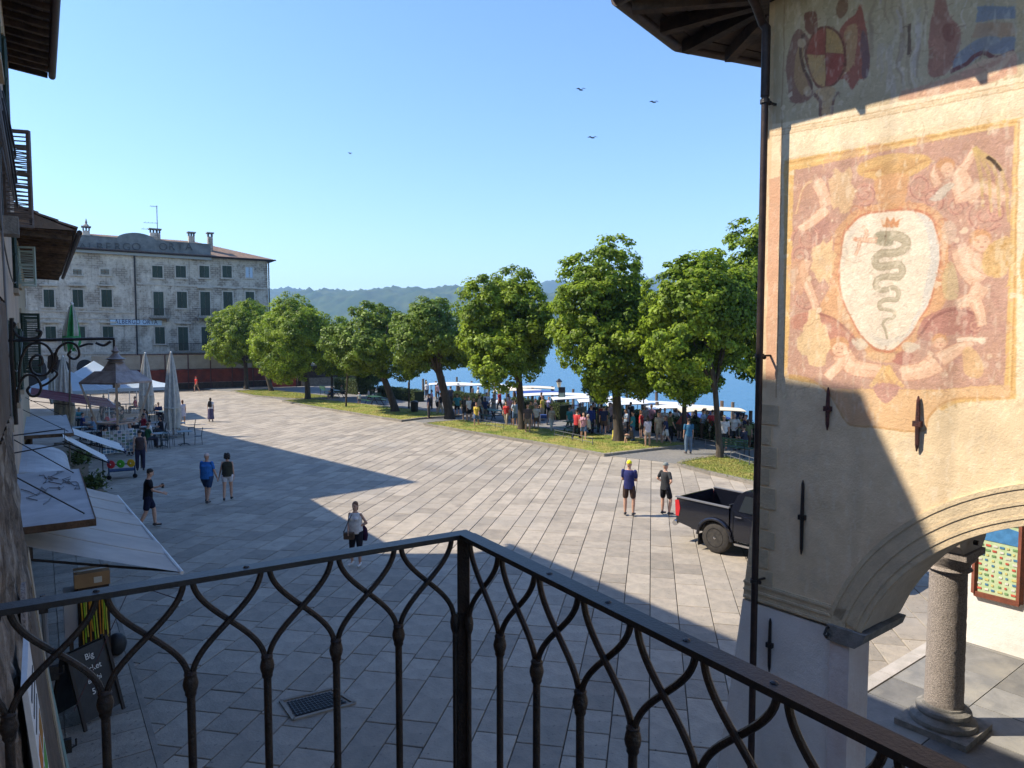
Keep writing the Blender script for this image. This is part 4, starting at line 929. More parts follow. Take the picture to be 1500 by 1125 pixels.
# poster in the white frame
ps = thing('price_poster', 'white framed price poster with food pictures at the bottom left corner', 'poster', FL(-.1, 5.3, 0))
def pp(z, t, e=.05): return FL(batter(z) + e, t, z)
mb = MB(); mb.extr([pp(2.1, 4.9), pp(2.1, 5.72), pp(3.5, 5.72), pp(3.5, 4.9)], FL.N * .03); part('board', mb, M_white, ps)
for z0_, z1_, c_ in ((2.15, 2.32, (.55, .12, .05)), (2.37, 2.56, (.65, .45, .06)), (2.62, 2.80, (.20, .35, .08)), (2.85, 3.02, (.55, .2, .05))):
    for t0, t1 in ((5.0, 5.27), (5.35, 5.65)):
        mb = MB(); mb.extr([pp(z0_, t0, .083), pp(z0_, t1, .083), pp(z1_, t1, .083), pp(z1_, t0, .083)], FL.N * .003); part('food_picture', mb, clothmat((c_[0] * (1 if t0 < 5.3 else .7), c_[1], c_[2])), ps)
for z in (3.12, 3.22, 3.32): mb = MB(); mb.extr([pp(z, 5.05, .083), pp(z, 5.6, .083), pp(z + .025, 5.6, .083), pp(z + .025, 5.05, .083)], FL.N * .003); part('text_line', mb, M_black, ps)
# cables, junction box
cb = thing('cable_bundle', 'grey loops of cable and junction box hanging on the peach wall', 'cables', FL(-.3, 11.5, 8))
for k in range(9):
    r_ = .25 + .035 * k; z0_ = 8.4 - .05 * k; mb = MB(); P_ = []
    for j in range(14):
        f = j / 13; P_.append(FL(-.33 + .03 * (k % 3) + .10 * math.sin(f * math.pi), 11.3 + r_ * 1.3 * math.cos(math.pi * (1 + f)) * (1 if k % 2 else .8) , z0_ - r_ * 1.7 * math.sin(math.pi * f) + .3 * (1 - f)))
    mb.tube(P_, .012, 6); part('cable', mb, (M_cable, M_black)[k % 3 == 2], cb, smooth=True)
mb = lbox(MB(), -.4, -.24, 11.05, 11.35, 8.0, 8.45); part('junction_box', mb, M_cable, cb)
for n_, z_ in ((-.36, 9.6), (-.34, 9.4), (-.35, 7.2), (-.33, 5.6), (-.35, 5.3)):
    mb = MB(); mb.tube([FL(n_, 9.5 + 12.3 * f, z_ - .7 * math.sin(f * math.pi) + .15 * f) for f in [i / 10 for i in range(11)]], .011, 5); part('cable', mb, M_black, cb)
mb = MB(); mb.tube([FL(-.35, 11.2, 8), FL(-.34, 11.25, 6.2), FL(-.34, 11.6, 4.2), FL(-.34, 11.7, 2.2)], .014, 6); part('cable', mb, M_cable, cb)
# lower house B, its eave with boards and tiles
hB = thing('lower_house', 'lower house behind the tall one with rough stone tiled eave over the cafe', 'house', FL(-4, 30))
part('wall', lbox(MB(), -9, -.42, 22.02, 37, 0, 8.3), M_ochre, hB)
for k in range(10): part('soffit_board', lbox(MB(), -.42 + k * .127, -.302 + k * .127, 21.9, 37.2, 8.34 + .0, 8.37), M_wood, hB)
for k in range(26):
    mb = MB(); mb.bar(FL(-.6, 22.1 + k * .59, 8.27), FL(.82, 22.1 + k * .59, 8.21), .09, .11); part('rafter', mb, M_wood, hB)
mb = MB(); mb.add([FL(.9, 21.8, 8.38), FL(.9, 37.3, 8.38), FL(-4.5, 37.3, 10.4), FL(-4.5, 21.8, 10.4), FL(-9, 37.3, 8.3), FL(-9, 21.8, 8.3)], [(0, 1, 2, 3), (3, 2, 4, 5), (0, 3, 5), (1, 4, 2)]); part('roof', mb, M_tile, hB)
tiles_roof(hB, -1.6, 21.8, .95, 37.3, 8.42, 9.36)
mb = MB(); mb.tube([FL(.98, 21.8, 8.33), FL(.98, 37.3, 8.30)], .07, 8); part('gutter', mb, M_copper, hB, smooth=True)
lwindow(hB, 23.2, 7.0, 8.0, n=-.42, m=mat('pale_green_shutter', (.30, .36, .30), .7, (.38, .42, .36), 5), open_t=.45); lwindow(hB, 24.5, 4.6, 6.3, n=-.42, open_t=.5); lwindow(hB, 28, 4.6, 6.3, n=-.42, open_t=.5); lwindow(hB, 32, 4.6, 6.3, n=-.42)
# third house, tall, set back: its roof casts the long shadow over the square
K = Vector((-19.9, 27.4, 0)); e1 = Vector((-.69, .72, 0)).normalized(); e2 = Vector((-.746, -.666, 0)).normalized()
hC = thing('rear_house', 'tall plastered house standing behind the lower eaved house', 'house', K + e2 * 3 + e1 * 10)
mb = MB(); mb.prism([tuple(p)[:2] for p in (K, K + e1 * 42, K + e1 * 42 + e2 * 7, K + e2 * 7)], 0, 16.2); part('wall', mb, M_ochre, hC)
mb = MB(); mb.prism([tuple(p)[:2] for p in (K - e1 * .3 - e2 * .3, K + e1 * 42.3 - e2 * .3, K + e1 * 42.3 + e2 * 7.3, K - e1 * .3 + e2 * 7.3)], 16.2, 16.5); part('roof', mb, M_tile, hC)
# our own house behind the viewer
hD = thing('balcony_house', 'plastered house whose balcony carries the iron railing', 'house', FL(-4, 0))
part('wall', lbox(MB(), -9, -.62, -12, 7.7, 0, 8.6), M_peach, hD)
part('roof', lbox(MB(), -9.3, -.1, -12.3, 7.4, 8.6, 8.8), M_tile, hD)
mb = MB(); mb.prism([tuple(FR(-.55, -3))[:2], tuple(FR(1.20, -3))[:2], tuple(FR(1.20, 2.13))[:2], tuple(FR(-.55, 2.13))[:2]], 3.62, 3.80); part('balcony_slab', mb, M_gran2, hD)

# ------------------------------------------------------------------ iron balcony railing in front of the viewer
c0 = PY(679, 783, 2.42); zt = c0.z; NR, DR = FR.N, FR.D
rl = thing('balcony_railing', 'black wrought iron balcony railing with interlaced ogee bars in the foreground', 'railing', up(c0, 3.8))
def RL(i, k, z):   # i: 0 along the left (front) rail, 1 along the right (side) rail, k metres from the corner
    p = c0 - (NR if i == 0 else DR) * k; return Vector((p.x, p.y, z))
mb = MB(); mb.bar(RL(0, -.025, zt), RL(0, 2.4, zt), .055, .016); part('handrail', mb, M_ironrail, rl)
mb = MB(); mb.bar(RL(1, .03, zt + .001), RL(1, 3.4, zt + .001), .055, .016); part('handrail', mb, M_ironrail, rl)
mb = MB(); mb.bar(RL(0, 0, 3.8), RL(0, 0, zt - .008), .042, .042); part('corner_post', mb, M_iron, rl)
zk = zt - .285
for i in (0, 1):
    ks = [.035] + [.245 + .211 * j for j in range(11 if i == 0 else 15)]
    sd = NR if i == 0 else DR; nn = DR if i == 0 else NR
    for j, k in enumerate(ks):
        if j:
            mb = MB(); mb.tube([RL(i, k, 3.83), RL(i, k, zk - .03)], .0115, 10); part('baluster', mb, M_iron, rl, smooth=True)
            mb = MB(); mb.lathe(RL(i, k, zk - .035), [(.012, -.02), (.016, -.012), (.0155, -.004), (.019, .004), (.0215, .018), (.019, .032), (.016, .04), (.018, .048), (.012, .056)], 12); part('collar', mb, M_iron, rl, smooth=True)
        else:
            mb = MB(); mb.tube([RL(i, k, 3.83), RL(i, k, zk)], .009, 8); part('baluster', mb, M_iron, rl, smooth=True); mb = MB(); mb.lathe(RL(i, k, zk - .035), [(.010, -.02), (.015, -.004), (.017, .016), (.015, .032), (.010, .05)], 12); part('collar', mb, M_iron, rl, smooth=True)
        for s in (-1, 1):
            if not (0 <= j + s < len(ks)): continue
            k2 = ks[j + s]; off = .010 * s; P_ = []
            for q in range(19):
                f = q / 18; x = (1 - math.cos(math.pi * f)) / 2; x = .82 * x + .18 * f
                dn_ = (.006 * s) * math.sin(math.pi * f); p = RL(i, k + (k2 - k) * x + (.006 * s) * (1 - f) + (-.012 * s) * f, zk + .01 + (zt - .008 - zk - .01) * f); P_.append(p + nn * dn_)
            mb = MB(); mb.tube(P_, .0088, 8); part('ogee_bar', mb, M_iron, rl, smooth=True)
    mb = MB(); mb.bar(RL(i, .02, 3.9), RL(i, 2.4 if i == 0 else 3.4, 3.9), .03, .012); part('bottom_rail', mb, M_ironrail, rl)
for i, k in ((0, .72), (0, 1.1), (1, .52), (1, .78), (1, 1.05), (1, 1.28)):
    mb = MB(); mb.lathe(RL(i, k, zt + .006), [(.010, 0), (.008, .005), (.003, .007)], 8); part('rivet', mb, M_ironrail, rl)

# ------------------------------------------------------------------ lantern on a scrolled bracket
lt = 7.35; nb = -.26
br = thing('scroll_bracket', 'wrought iron scroll bracket fixed to the rough wall holding the lantern', 'wall bracket', FL(nb, lt, 5.2))
def BR(px, py):     # a point in the vertical plane of the bracket seen at this pixel
    return PL(px, py, FL(0, lt, 0), FL.D)
def brs(pts, r=.011, name='scroll', sm=True):
    P_ = [BR(*p) for p in pts]; Q = []
    m_ = len(P_)
    for i in range(m_ - 1):
        p0, p1, p2, p3 = P_[max(0, i - 1)], P_[i], P_[i + 1], P_[min(m_ - 1, i + 2)]
        for k in range(5):
            t = k / 5; Q.append(.5 * ((2 * p1) + (p2 - p0) * t + (2 * p0 - 5 * p1 + 4 * p2 - p3) * t * t + (3 * p1 - p0 - 3 * p2 + p3) * t ** 3))
    Q.append(P_[-1]); mb = MB(); mb.tube(Q, r, 7); part(name, mb, M_iron, br, smooth=True)
brs([(17, 466), (17, 520), (20, 560), (24, 622)], .016, 'wall_bar'); brs([(12, 499), (60, 498), (110, 497), (160, 496), (167, 497)], .014, 'top_arm')
brs([(14, 470), (22, 474), (20, 480)], .010); brs([(18, 480), (26, 492), (40, 496), (56, 494), (60, 486), (52, 484)], .012)
brs([(28, 560), (30, 530), (40, 508), (55, 502), (70, 508), (78, 525), (72, 545), (60, 550), (48, 545), (44, 532), (50, 522), (60, 522), (62, 532), (56, 536)])
brs([(72, 545), (80, 530), (84, 512), (98, 502), (112, 506), (116, 520), (108, 526), (100, 520), (104, 514)])
brs([(26, 590), (28, 565), (38, 550), (52, 552), (60, 566), (56, 578), (46, 580), (40, 572), (44, 566)]); brs([(60, 566), (72, 560), (84, 548), (76, 540)], .010)
brs([(116, 508), (128, 504), (136, 504)], .010); brs([(140, 502), (152, 506), (162, 500)], .012)
mb = MB(); mb.extr([BR(70, 522), BR(80, 516), BR(86, 524), BR(84, 540), BR(76, 548), BR(69, 538)], FL.D * .02); part('leaf_plate', mb, M_iron, br)
brs([(167, 497), (167, 512)], .010, 'hook')
LC = BR(169, 520); M_lmetal = mat('lantern_metal', (.36, .33, .31), .5, (.22, .19, .18), 12, .3, 60, metal=.4, spec=.5)
ln = thing('street_lantern', 'large four sided street lantern hanging from the scroll bracket', 'lantern', LC)
zf = PL(169, 560, FL(0, lt, 0), FL.D).z; zb = PL(169, 619, FL(0, lt, 0), FL.D).z; za = LC.z
hw, hb = .200, .118
def sq(h, z, r_=R(40)): return [LC + Matrix.Rotation(FL.rz + r_, 3, 'Z') @ Vector((x * h, y * h, 0)) + Vector((0, 0, z - LC.z)) for x, y in ((-1, -1), (1, -1), (1, 1), (-1, 1))]
def frustum(mb, h0, z0, h1, z1): a, b_ = sq(h0, z0), sq(h1, z1); mb.add(a + b_, [(0, 1, 2, 3), (4, 5, 6, 7)] + [(i, (i + 1) % 4, 4 + (i + 1) % 4, 4 + i) for i in range(4)]); return mb
part('hood_skirt', frustum(MB(), hw * 1.04, zf + .005, hw * .62, zf + .10), M_lmetal, ln); part('hood_cap', frustum(MB(), hw * .42, zf + .102, hw * .2, za - .06), M_lmetal, ln); part('hood_ridge', frustum(MB(), hw * .66, zf + .088, hw * .60, zf + .104), M_lmetal, ln)
mb = MB(); mb.lathe(LC, [(.045, -.075), (.075, -.065), (.05, -.05), (.085, -.035), (.05, -.02), (.02, .02), (.035, .035), (.02, .05), (.012, .08)], 14); part('finial', mb, M_lmetal, ln, smooth=True)
a, b_ = sq(hw, zf), sq(hb, zb)
for i in range(4):
    mb = MB(); mb.bar(a[i], b_[i], .017, .017); part('corner_bar', mb, mat('lantern_frame', (.42, .38, .33), .6, (.3, .26, .22), 8), ln)
    mb = MB(); mb.bar(a[i], a[(i + 1) % 4], .024, .016); part('top_rim', mb, M_lmetal, ln)
    mb = MB(); mb.bar(b_[i], b_[(i + 1) % 4], .018, .014); part('bottom_rim', mb, M_lmetal, ln)
m = emat('lantern_glass'); b = m.node_tree.nodes['Principled BSDF']; b.inputs['Roughness'].default_value = .04; b.inputs['Alpha'].default_value = .12; b.inputs['Base Color'].default_value = (.7, .8, .85, 1)
M_lglass = m
for i in range(4):
    mb = MB(); mb.add([a[i].lerp(a[(i + 1) % 4], .06), a[i].lerp(a[(i + 1) % 4], .94), b_[i].lerp(b_[(i + 1) % 4], .94), b_[i].lerp(b_[(i + 1) % 4], .06)], [(0, 1, 2, 3)]); part('pane', mb, M_lglass, ln)
mb = MB(); mb.tube([LC + Vector((0, 0, zf + .08 - LC.z)), LC + Vector((0, 0, zf - .05 - LC.z))], .03, 10); part('lamp_holder', mb, M_lmetal, ln)

# ------------------------------------------------------------------ canopies and awnings over the shop fronts
M_slabtop = mat('canopy_sheet', (.42, .42, .42), .6, (.32, .32, .33), 1.5, .2, 10, c3=(.5, .5, .5), scale3=.6)
def canopy(label, n0, n1_, t0, t1, z, cable=True):
    o = thing('door_canopy', label, 'canopy', FL(n0, (t0 + t1) / 2, z), 'flat canopies over shop doors')
    part('sheet', lbox(MB(), n0, n1_, t0, t1, z - .03, z), M_slabtop, o)
    part('edge_trim', lbox(MB(), n0, n1_ + .01, t0 - .012, t0, z - .08, z + .012), M_wood, o); part('edge_trim', lbox(MB(), n1_, n1_ + .012, t0, t1, z - .08, z + .012), M_wood, o)
    for t in (t0 + .4, t1 - .5):
        mb = MB(); mb.tube([FL(n0 - .12, t, z + .75), FL(n1_ - .1, t, z + .01)], .01, 6); part('stay_rod', mb, M_iron, o)
    if cable:
        for k in range(6):
            P_ = []; x, y = rng.uniform(.1, .6), rng.uniform(.15, .8)
            for j in range(9): x = min(.92, max(.05, x + rng.uniform(-.16, .18))); y = min(.95, max(.05, y + rng.uniform(-.10, .13))); P_.append(FL(n0 + (n1_ - n0) * x, t0 + (t1 - t0) * y, z + .012))
            mb = MB(); mb.tube(P_, .007, 5); part('loose_cable', mb, M_cable, o, smooth=True)
    return o
canopy('nearest flat grey canopy with loose cables lying on it', -.40, .53, 10.5, 14.9, 3.2)
canopy('farther small flat canopy above the two white awnings', -.42, .70, 22.6, 28.4, 3.0, False)
mb = MB(); n = 10
for i in range(n):
    a0, a1 = i / n * math.pi / 2, (i + 1) / n * math.pi / 2
    q = lambda a, t: FL(-.42 + .92 * math.sin(a), t, 2.6 + .42 * math.cos(a))
    mb.add([q(a0, 16.2), q(a1, 16.2), q(a1, 20.6), q(a0, 20.6)], [(0, 1, 2, 3)])
    mb.add([q(a0, 16.2), q(a1, 16.2), FL(-.42, 16.2, 2.6)], [(0, 1, 2)]); mb.add([q(a0, 20.6), q(a1, 20.6), FL(-.42, 20.6, 2.6)], [(0, 1, 2)])
solo('barrel_canopy', mb, M_slabtop, 'rounded grey barrel canopy between the two flat canopies', 'canopy', tuple(FL(-.42, 18, 2.6)), smooth=True)
fb = thing('iron_frame', 'thin black iron bracket frame sticking out of the wall over the barrel canopy', 'bracket', FL(-.4, 14, 3.9))
mb = MB(); mb.tube([FL(-.4, 14.2, 3.95), FL(.32, 14.5, 3.98), FL(.32, 14.5, 3.72), FL(-.4, 14.2, 3.66)], .012, 6); part('bar', mb, M_iron, fb)
def awning(label, n0, z0, n1_, z1, t0, t1, m, val=.12, sag=.05, n1b=None, tr=None):
    n1b = n1b if n1b is not None else n1_
    o = thing('awning', label, 'awning', FL(n0, (t0 + t1) / 2, z0), 'fabric awnings over the shops')
    mb = MB(); NU, NV = 12, 16; vs = []
    for i in range(NU + 1):
        f = i / NU; t = t0 + (t1 - t0) * f; ne = n1_ + (n1b - n1_) * f
        for j in range(NV + 1):
            g = j / NV; s = math.sin(g * math.pi) * sag * (.5 + .5 * math.sin(f * math.pi)) + .022 * math.sin(f * 19) * g + .012 * math.sin(f * 41 + 1) * g; vs.append(FL(n0 + (ne - n0) * g, t, z0 + (z1 - z0) * g - s))
    mb.add(vs, [(i * (NV + 1) + j, (i + 1) * (NV + 1) + j, (i + 1) * (NV + 1) + j + 1, i * (NV + 1) + j + 1) for i in range(NU) for j in range(NV)])
    part('canvas', mb, m, o, smooth='all')
    mb = MB(); mb.tube([FL(n1_, t0 - .03, z1 - .01), FL(n1b, t1 + .03, z1 - .01)], .028, 8); part('front_bar', mb, tr or M_white, o, smooth=True)
    for t, ne in ((t0 + .15, n1_), (t1 - .15, n1b)):
        mb = MB(); mb.tube([FL(n0, t, z0 - .22), FL((n0 + ne) / 2, t + .1, (z0 + z1) / 2 - .16), FL(ne, t, z1 - .04)], .018, 6); part('arm', mb, M_iron, o)
    for i in range(1, int((t1 - t0) / 1.0)):
        f = i / ((t1 - t0) / 1.0); t = t0 + (t1 - t0) * f; ne = n1_ + (n1b - n1_) * f; mb = MB(); mb.tube([FL(n0 + (ne - n0) * g, t, z0 + (z1 - z0) * g - math.sin(g * math.pi) * sag * (.5 + .5 * math.sin(f * math.pi)) - .022 * math.sin(f * 19) * g - .012 * math.sin(f * 41 + 1) * g + .004) for g in [q / 10 for q in range(11)]], .009, 5); part('seam', mb, m, o)
    if val:
        mb = MB(); k = 24
        for i in range(k):
            f0, f1 = i / k, (i + 1) / k; n_a, n_b = n1_ + (n1b - n1_) * f0, n1_ + (n1b - n1_) * f1; d = val * (1 + .12 * math.sin(i * 1.6))
            mb.add([FL(n_a, t0 + (t1 - t0) * f0, z1), FL(n_b, t0 + (t1 - t0) * f1, z1), FL(n_b, t0 + (t1 - t0) * f1, z1 - d), FL(n_a, t0 + (t1 - t0) * f0, z1 - d)], [(0, 1, 2, 3)])
        part('valance', mb, tr or m, o)
    return o
awning('large plain grey canvas awning sloping down over the nearest shop', -.30, 2.98, 1.55, 2.30, 10.6, 16.6, M_awning, 0, .03, 1.25)
M_naw = mat('awning_white', (.68, .67, .63), .8, (.60, .59, .56), 2, .1, 20); M_navy = mat('navy_trim', (.03, .035, .09), .7)
awning('white awning with dark edge, nearer of the pair by the postcard rack', .45, 3.0, 1.45, 2.28, 21.6, 22.9, M_naw, .10, .02, tr=M_navy)
awning('white awning with dark edge, farther of the pair by the postcard rack', .5, 3.0, 2.0, 2.3, 23.3, 25.2, M_naw, .10, .02, tr=M_navy)
awning('dark red awning sloping over the cafe tables behind the lantern', -.4, 3.1, 3.0, 2.38, 37.5, 44.5, M_redaw, .25, .04)
# shop front of the near houses: openings, shutters, shelves
sf = thing('shop_front', 'shaded shop front with dark doorways below the flat canopies', 'shop front', FL(-.4, 15))
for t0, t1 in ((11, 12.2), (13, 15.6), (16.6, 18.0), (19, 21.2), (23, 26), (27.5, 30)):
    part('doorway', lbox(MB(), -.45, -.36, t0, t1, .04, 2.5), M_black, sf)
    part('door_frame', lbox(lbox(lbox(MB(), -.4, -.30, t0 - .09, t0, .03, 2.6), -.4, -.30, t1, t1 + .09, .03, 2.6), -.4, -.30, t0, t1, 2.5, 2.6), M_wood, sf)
# street furniture by the shop
ab = thing('chalkboard', 'folding chalkboard with ticket price written in chalk standing on the pavement', 'sign board', G(125, 1045))
bb = FL.inv(G(128, 1052)); n_, t_ = bb; 
FB = Frame(33.74 + 38, tuple(FL(n_, t_))[:2])
def AB(n, t, z): return FB(n, t, z)
for s, nm in ((-1, 'board'), (1, 'board')):
    mb = MB(); lo, hi = s * .30, s * .03
    q = [AB(-.32, lo, .12), AB(.32, lo, .12), AB(.32, hi, 1.08), AB(-.32, hi, 1.08)]; mb.extr(q, FB.D * .02); part('board', mb, M_black, ab)
    for x in (-.32, .32):
        mb = MB(); mb.bar(AB(x, s * .34, 0.03), AB(x, s * .03, 1.12), .045, .03); part('frame_leg', mb, mat('dark_frame_wood', (.03, .022, .018), .6), ab)
upv = (AB(0, -.03, 1.08) - AB(0, -.30, .12)).normalized(); M_chalk = mat('chalk', (.7, .7, .68), .9)
for txt, f, s in (('Big', .86, .12), ('Ticket', .68, .12), ('Bimbi', .52, .10), ('5 €', .36, .12)):
    o_ = AB(0, -.30, .12).lerp(AB(0, -.03, 1.08), f) - FB.D * .012; text_mesh('chalk_text', txt, s, M_chalk, ab, o_, FB.N, upv, .001, loc=ab.location)
sr = thing('souvenir_stand', 'tall dark display stand hung with yellow and green lanyards beside the shop', 'display stand', G(140, 978))
n_, t_ = FL.inv(G(140, 975))
lb = lambda a, b_, c, d, e, f: lbox(MB(), n_ + a, n_ + b_, t_ + c, t_ + d, e, f)
part('cabinet', lb(-.22, .24, 0, .5, .04, 1.36), M_darkwood, sr); part('side_panel', lb(-.42, -.225, .05, .45, .55, 1.30), mat('pale_plastic', (.5, .5, .54), .5), sr); part('side_post', lb(-.36, -.30, .1, .2, .04, .55), M_woodgrey, sr)
for k in range(11):
    c_ = [(.70, .45, .05), (.35, .62, .05), (.72, .62, .10), (.62, .25, .05)][k % 4]; mb = MB(); t2 = t_ - .02
    mb.tube([FL(n_ - .18 + k * .038, t2, 1.3), FL(n_ - .18 + k * .038 + rng.uniform(-.02, .02), t2 - .03, .9), FL(n_ - .16 + k * .036, t2 - .02, .35 + rng.uniform(0, .3))], .012, 5); part('lanyard', mb, clothmat(c_), sr)
mb = MB(); mb.ball(FL(n_ + .34, t_ + .2, .22), (.16, .16, .2), 10, 6); solo('rubbish_sack', mb, M_black, 'small black sack slumped beside the souvenir stand', 'sack', tuple(FL(n_ + .34, t_ + .2, .03)), smooth=True)
cbx = thing('cardboard_box', 'taped cardboard box lying on top of the souvenir stand', 'box', FL(n_, t_ + .25, 1.37))
part('carton', lb(-.26, .26, .02, .46, 1.365, 1.60), mat('cardboard', (.42, .27, .15), .85, (.36, .23, .13), 5), cbx); part('tape', lb(-.262, .262, .20, .28, 1.366, 1.603), mat('packing_tape', (.62, .58, .5), .3), cbx)
part('shipping_label', lb(.02, .14, .015, .02, 1.42, 1.52), M_white, cbx)
mb = MB(); mb.tube([FL(.2, 9.5, 1.2), FL(1.0, 11.4, 2.0), PY(268, 880, 7.0)], .006, 5); solo('thin_rod', mb, M_rust, 'thin reddish rod slanting up beside the chalkboard', 'rod', tuple(FL(.2, 9.5, 1.2)))
# ------------------------------------------------------------------ old hotel closing the square
HO = PY(394, 500, 94.0); HO.z = 0; HB = PY(394, 500, 86.5); FOFF = (HO - HB).dot(FL.D); hn = -FL.D; hx = -FL.N          # hx runs from the right corner to the left
def HZ(px, py): p = PL(px, py, HO, FL.D); return (p - HO).dot(hx), p.z
def HP(u, o, z): p = HO + hx * u - FL.D * o; return Vector((p.x, p.y, z))
def k1(x, y): return HZ(x / 3.517, 280 + y / 3.517)
m = emat('peeling_masonry'); t = m.node_tree; N = t.nodes; L = t.links; b = N['Principled BSDF']; b.inputs['Roughness'].default_value = .95; b.inputs['Specular IOR Level'].default_value = .1
tc = N.new('ShaderNodeTexCoord'); mp = N.new('ShaderNodeMapping'); mp.inputs['Rotation'].default_value = (R(90), 0, 0)
sep = N.new('ShaderNodeSeparateXYZ'); L.new(tc.outputs['Object'], sep.inputs[0]); dt = N.new('ShaderNodeVectorMath'); dt.operation = 'DOT_PRODUCT'; L.new(tc.outputs['Object'], dt.inputs[0]); dt.inputs[1].default_value = tuple(hx)
cmb = N.new('ShaderNodeCombineXYZ'); L.new(dt.outputs['Value'], cmb.inputs[0]); L.new(sep.outputs['Z'], cmb.inputs[1])
bk = N.new('ShaderNodeTexBrick'); bk.inputs['Scale'].default_value = 1.0; bk.inputs['Brick Width'].default_value = .55; bk.inputs['Row Height'].default_value = .26; bk.inputs['Mortar Size'].default_value = .03
bk.inputs['Color1'].default_value = (.40, .35, .29, 1); bk.inputs['Color2'].default_value = (.29, .25, .20, 1); bk.inputs['Mortar'].default_value = (.14, .115, .09, 1); L.new(cmb.outputs[0], bk.inputs[0])
n1 = N.new('ShaderNodeTexNoise'); n1.inputs['Scale'].default_value = .55; n1.inputs['Detail'].default_value = 10; n1.inputs['Roughness'].default_value = .7; L.new(tc.outputs['Object'], n1.inputs[0])
n2 = N.new('ShaderNodeTexNoise'); n2.inputs['Scale'].default_value = 2.2; n2.inputs['Detail'].default_value = 8; n2.inputs['Roughness'].default_value = .75; L.new(tc.outputs['Object'], n2.inputs[0])
mpn = N.new('ShaderNodeMapRange'); L.new(n1.outputs['Fac'], mpn.inputs[0]); mpn.inputs[1].default_value = .44; mpn.inputs[2].default_value = .53
gx = N.new('ShaderNodeMapRange'); L.new(dt.outputs['Value'], gx.inputs[0])   # bare stone towards the right part of the front
HMID = (HO - Vector((0, 0, 0)))
gx.inputs[1].default_value = -2.5; gx.inputs[2].default_value = .5; gx.inputs[3].default_value = -.30; gx.inputs[4].default_value = .12
ad = N.new('ShaderNodeMath'); ad.operation = 'ADD'; ad.use_clamp = True; L.new(mpn.outputs[0], ad.inputs[0]); L.new(gx.outputs[0], ad.inputs[1])
pl = N.new('ShaderNodeMix'); pl.data_type = 'RGBA'; r2 = N.new('ShaderNodeMapRange'); L.new(n2.outputs['Fac'], r2.inputs[0]); r2.inputs[1].default_value = .4; r2.inputs[2].default_value = .68
pl.inputs[6].default_value = (.66, .60, .51, 1); pl.inputs[7].default_value = (.34, .29, .235, 1); L.new(r2.outputs[0], pl.inputs[0])
mx = N.new('ShaderNodeMix'); mx.data_type = 'RGBA'; L.new(ad.outputs[0], mx.inputs[0]); L.new(bk.outputs[0], mx.inputs[6]); L.new(pl.outputs[2], mx.inputs[7]); 
ms_ = N.new('ShaderNodeMapping'); ms_.inputs['Scale'].default_value = (1.6, 1.6, .16); L.new(tc.outputs['Object'], ms_.inputs[0]); n3 = N.new('ShaderNodeTexNoise'); n3.inputs['Scale'].default_value = 1.4; n3.inputs['Detail'].default_value = 7; n3.inputs['Roughness'].default_value = .7; L.new(ms_.outputs[0], n3.inputs[0])
r3 = N.new('ShaderNodeMapRange'); L.new(n3.outputs['Fac'], r3.inputs[0]); r3.inputs[1].default_value = .52; r3.inputs[2].default_value = .68; r3.inputs[4].default_value = .6
mx2 = N.new('ShaderNodeMix'); mx2.data_type = 'RGBA'; L.new(r3.outputs[0], mx2.inputs[0]); L.new(mx.outputs[2], mx2.inputs[6]); mx2.inputs[7].default_value = (.16, .135, .11, 1); L.new(mx2.outputs[2], b.inputs['Base Color'])
bp = N.new('ShaderNodeBump'); bp.inputs['Distance'].default_value = .08; L.new(n2.outputs['Fac'], bp.inputs['Height']); L.new(bp.outputs[0], b.inputs['Normal'])
M_peel = m
ht = thing('old_hotel', 'large weathered four storey hotel with dark green shutters across the square', 'building', HP(12, -5, 0))
zE = k1(1380, 362)[1]; UW = 34.0
def hbox(mb, u0, u1, o0, o1, z0, z1): mb.prism([tuple(HP(u0, o0, 0))[:2], tuple(HP(u1, o0, 0))[:2], tuple(HP(u1, o1, 0))[:2], tuple(HP(u0, o1, 0))[:2]], z0, z1); return mb
part('wall', hbox(MB(), 0, UW, 0, -12, -.1, zE), M_peel, ht)
part('eave', hbox(MB(), -.75, UW, .6, -12.6, zE, zE + .16), M_darkwood, ht)
rzr = k1(1100, 235)[1]
mb = MB(); e = [HP(-.9, .75, zE + .17), HP(UW, .75, zE + .17), HP(UW, -12.8, zE + .17), HP(-.9, -12.8, zE + .17), HP(8.0, -6, zE + 2.7), HP(UW, -6, zE + 2.7)]
mb.add(e, [(0, 1, 5, 4), (2, 3, 4, 5), (3, 0, 4)]); part('roof', mb, M_tile, ht)
mb = MB(); mb.tube([HP(-.9, .8, zE + .1), HP(UW, .8, zE + .1)], .09, 8); part('gutter', mb, M_copper, ht)
# parapet sign band
u0, _ = k1(1083, 300); z0, z1 = k1(1000, 335)[1], k1(1000, 268)[1]
M_par = mat('parapet_metal', (.17, .185, .19), .8, (.11, .12, .125), 1.2, .3, 8)
part('parapet', hbox(MB(), u0, UW - 2, .32, .1, z0 - .2, z1), M_par, ht); part('parapet_foot', hbox(MB(), u0 - .05, UW - 2, .5, .325, z0 - .4, z0 + .05), mat('parapet_pale', (.30, .33, .34), .7), ht)
part('parapet_cap', hbox(MB(), u0 - .05, UW - 2, .37, .325, z1 - .12, z1 - .02), M_par, ht)
ua, ub = k1(805, 260)[0], k1(600, 260)[0]; n = 14; mb = MB()
mb.extr([HP(ua + (ub - ua) * i / n, .36, z1 - .05 + .75 * math.sin(math.pi * i / n) ** .6) for i in range(n + 1)] + [HP(ub, .36, z0), HP(ua, .36, z0)], FL.D * .28); part('parapet_arch', mb, M_par, ht)
M_letter = mat('faded_letter', (.05, .055, .06), .8, (.09, .095, .1), 3)
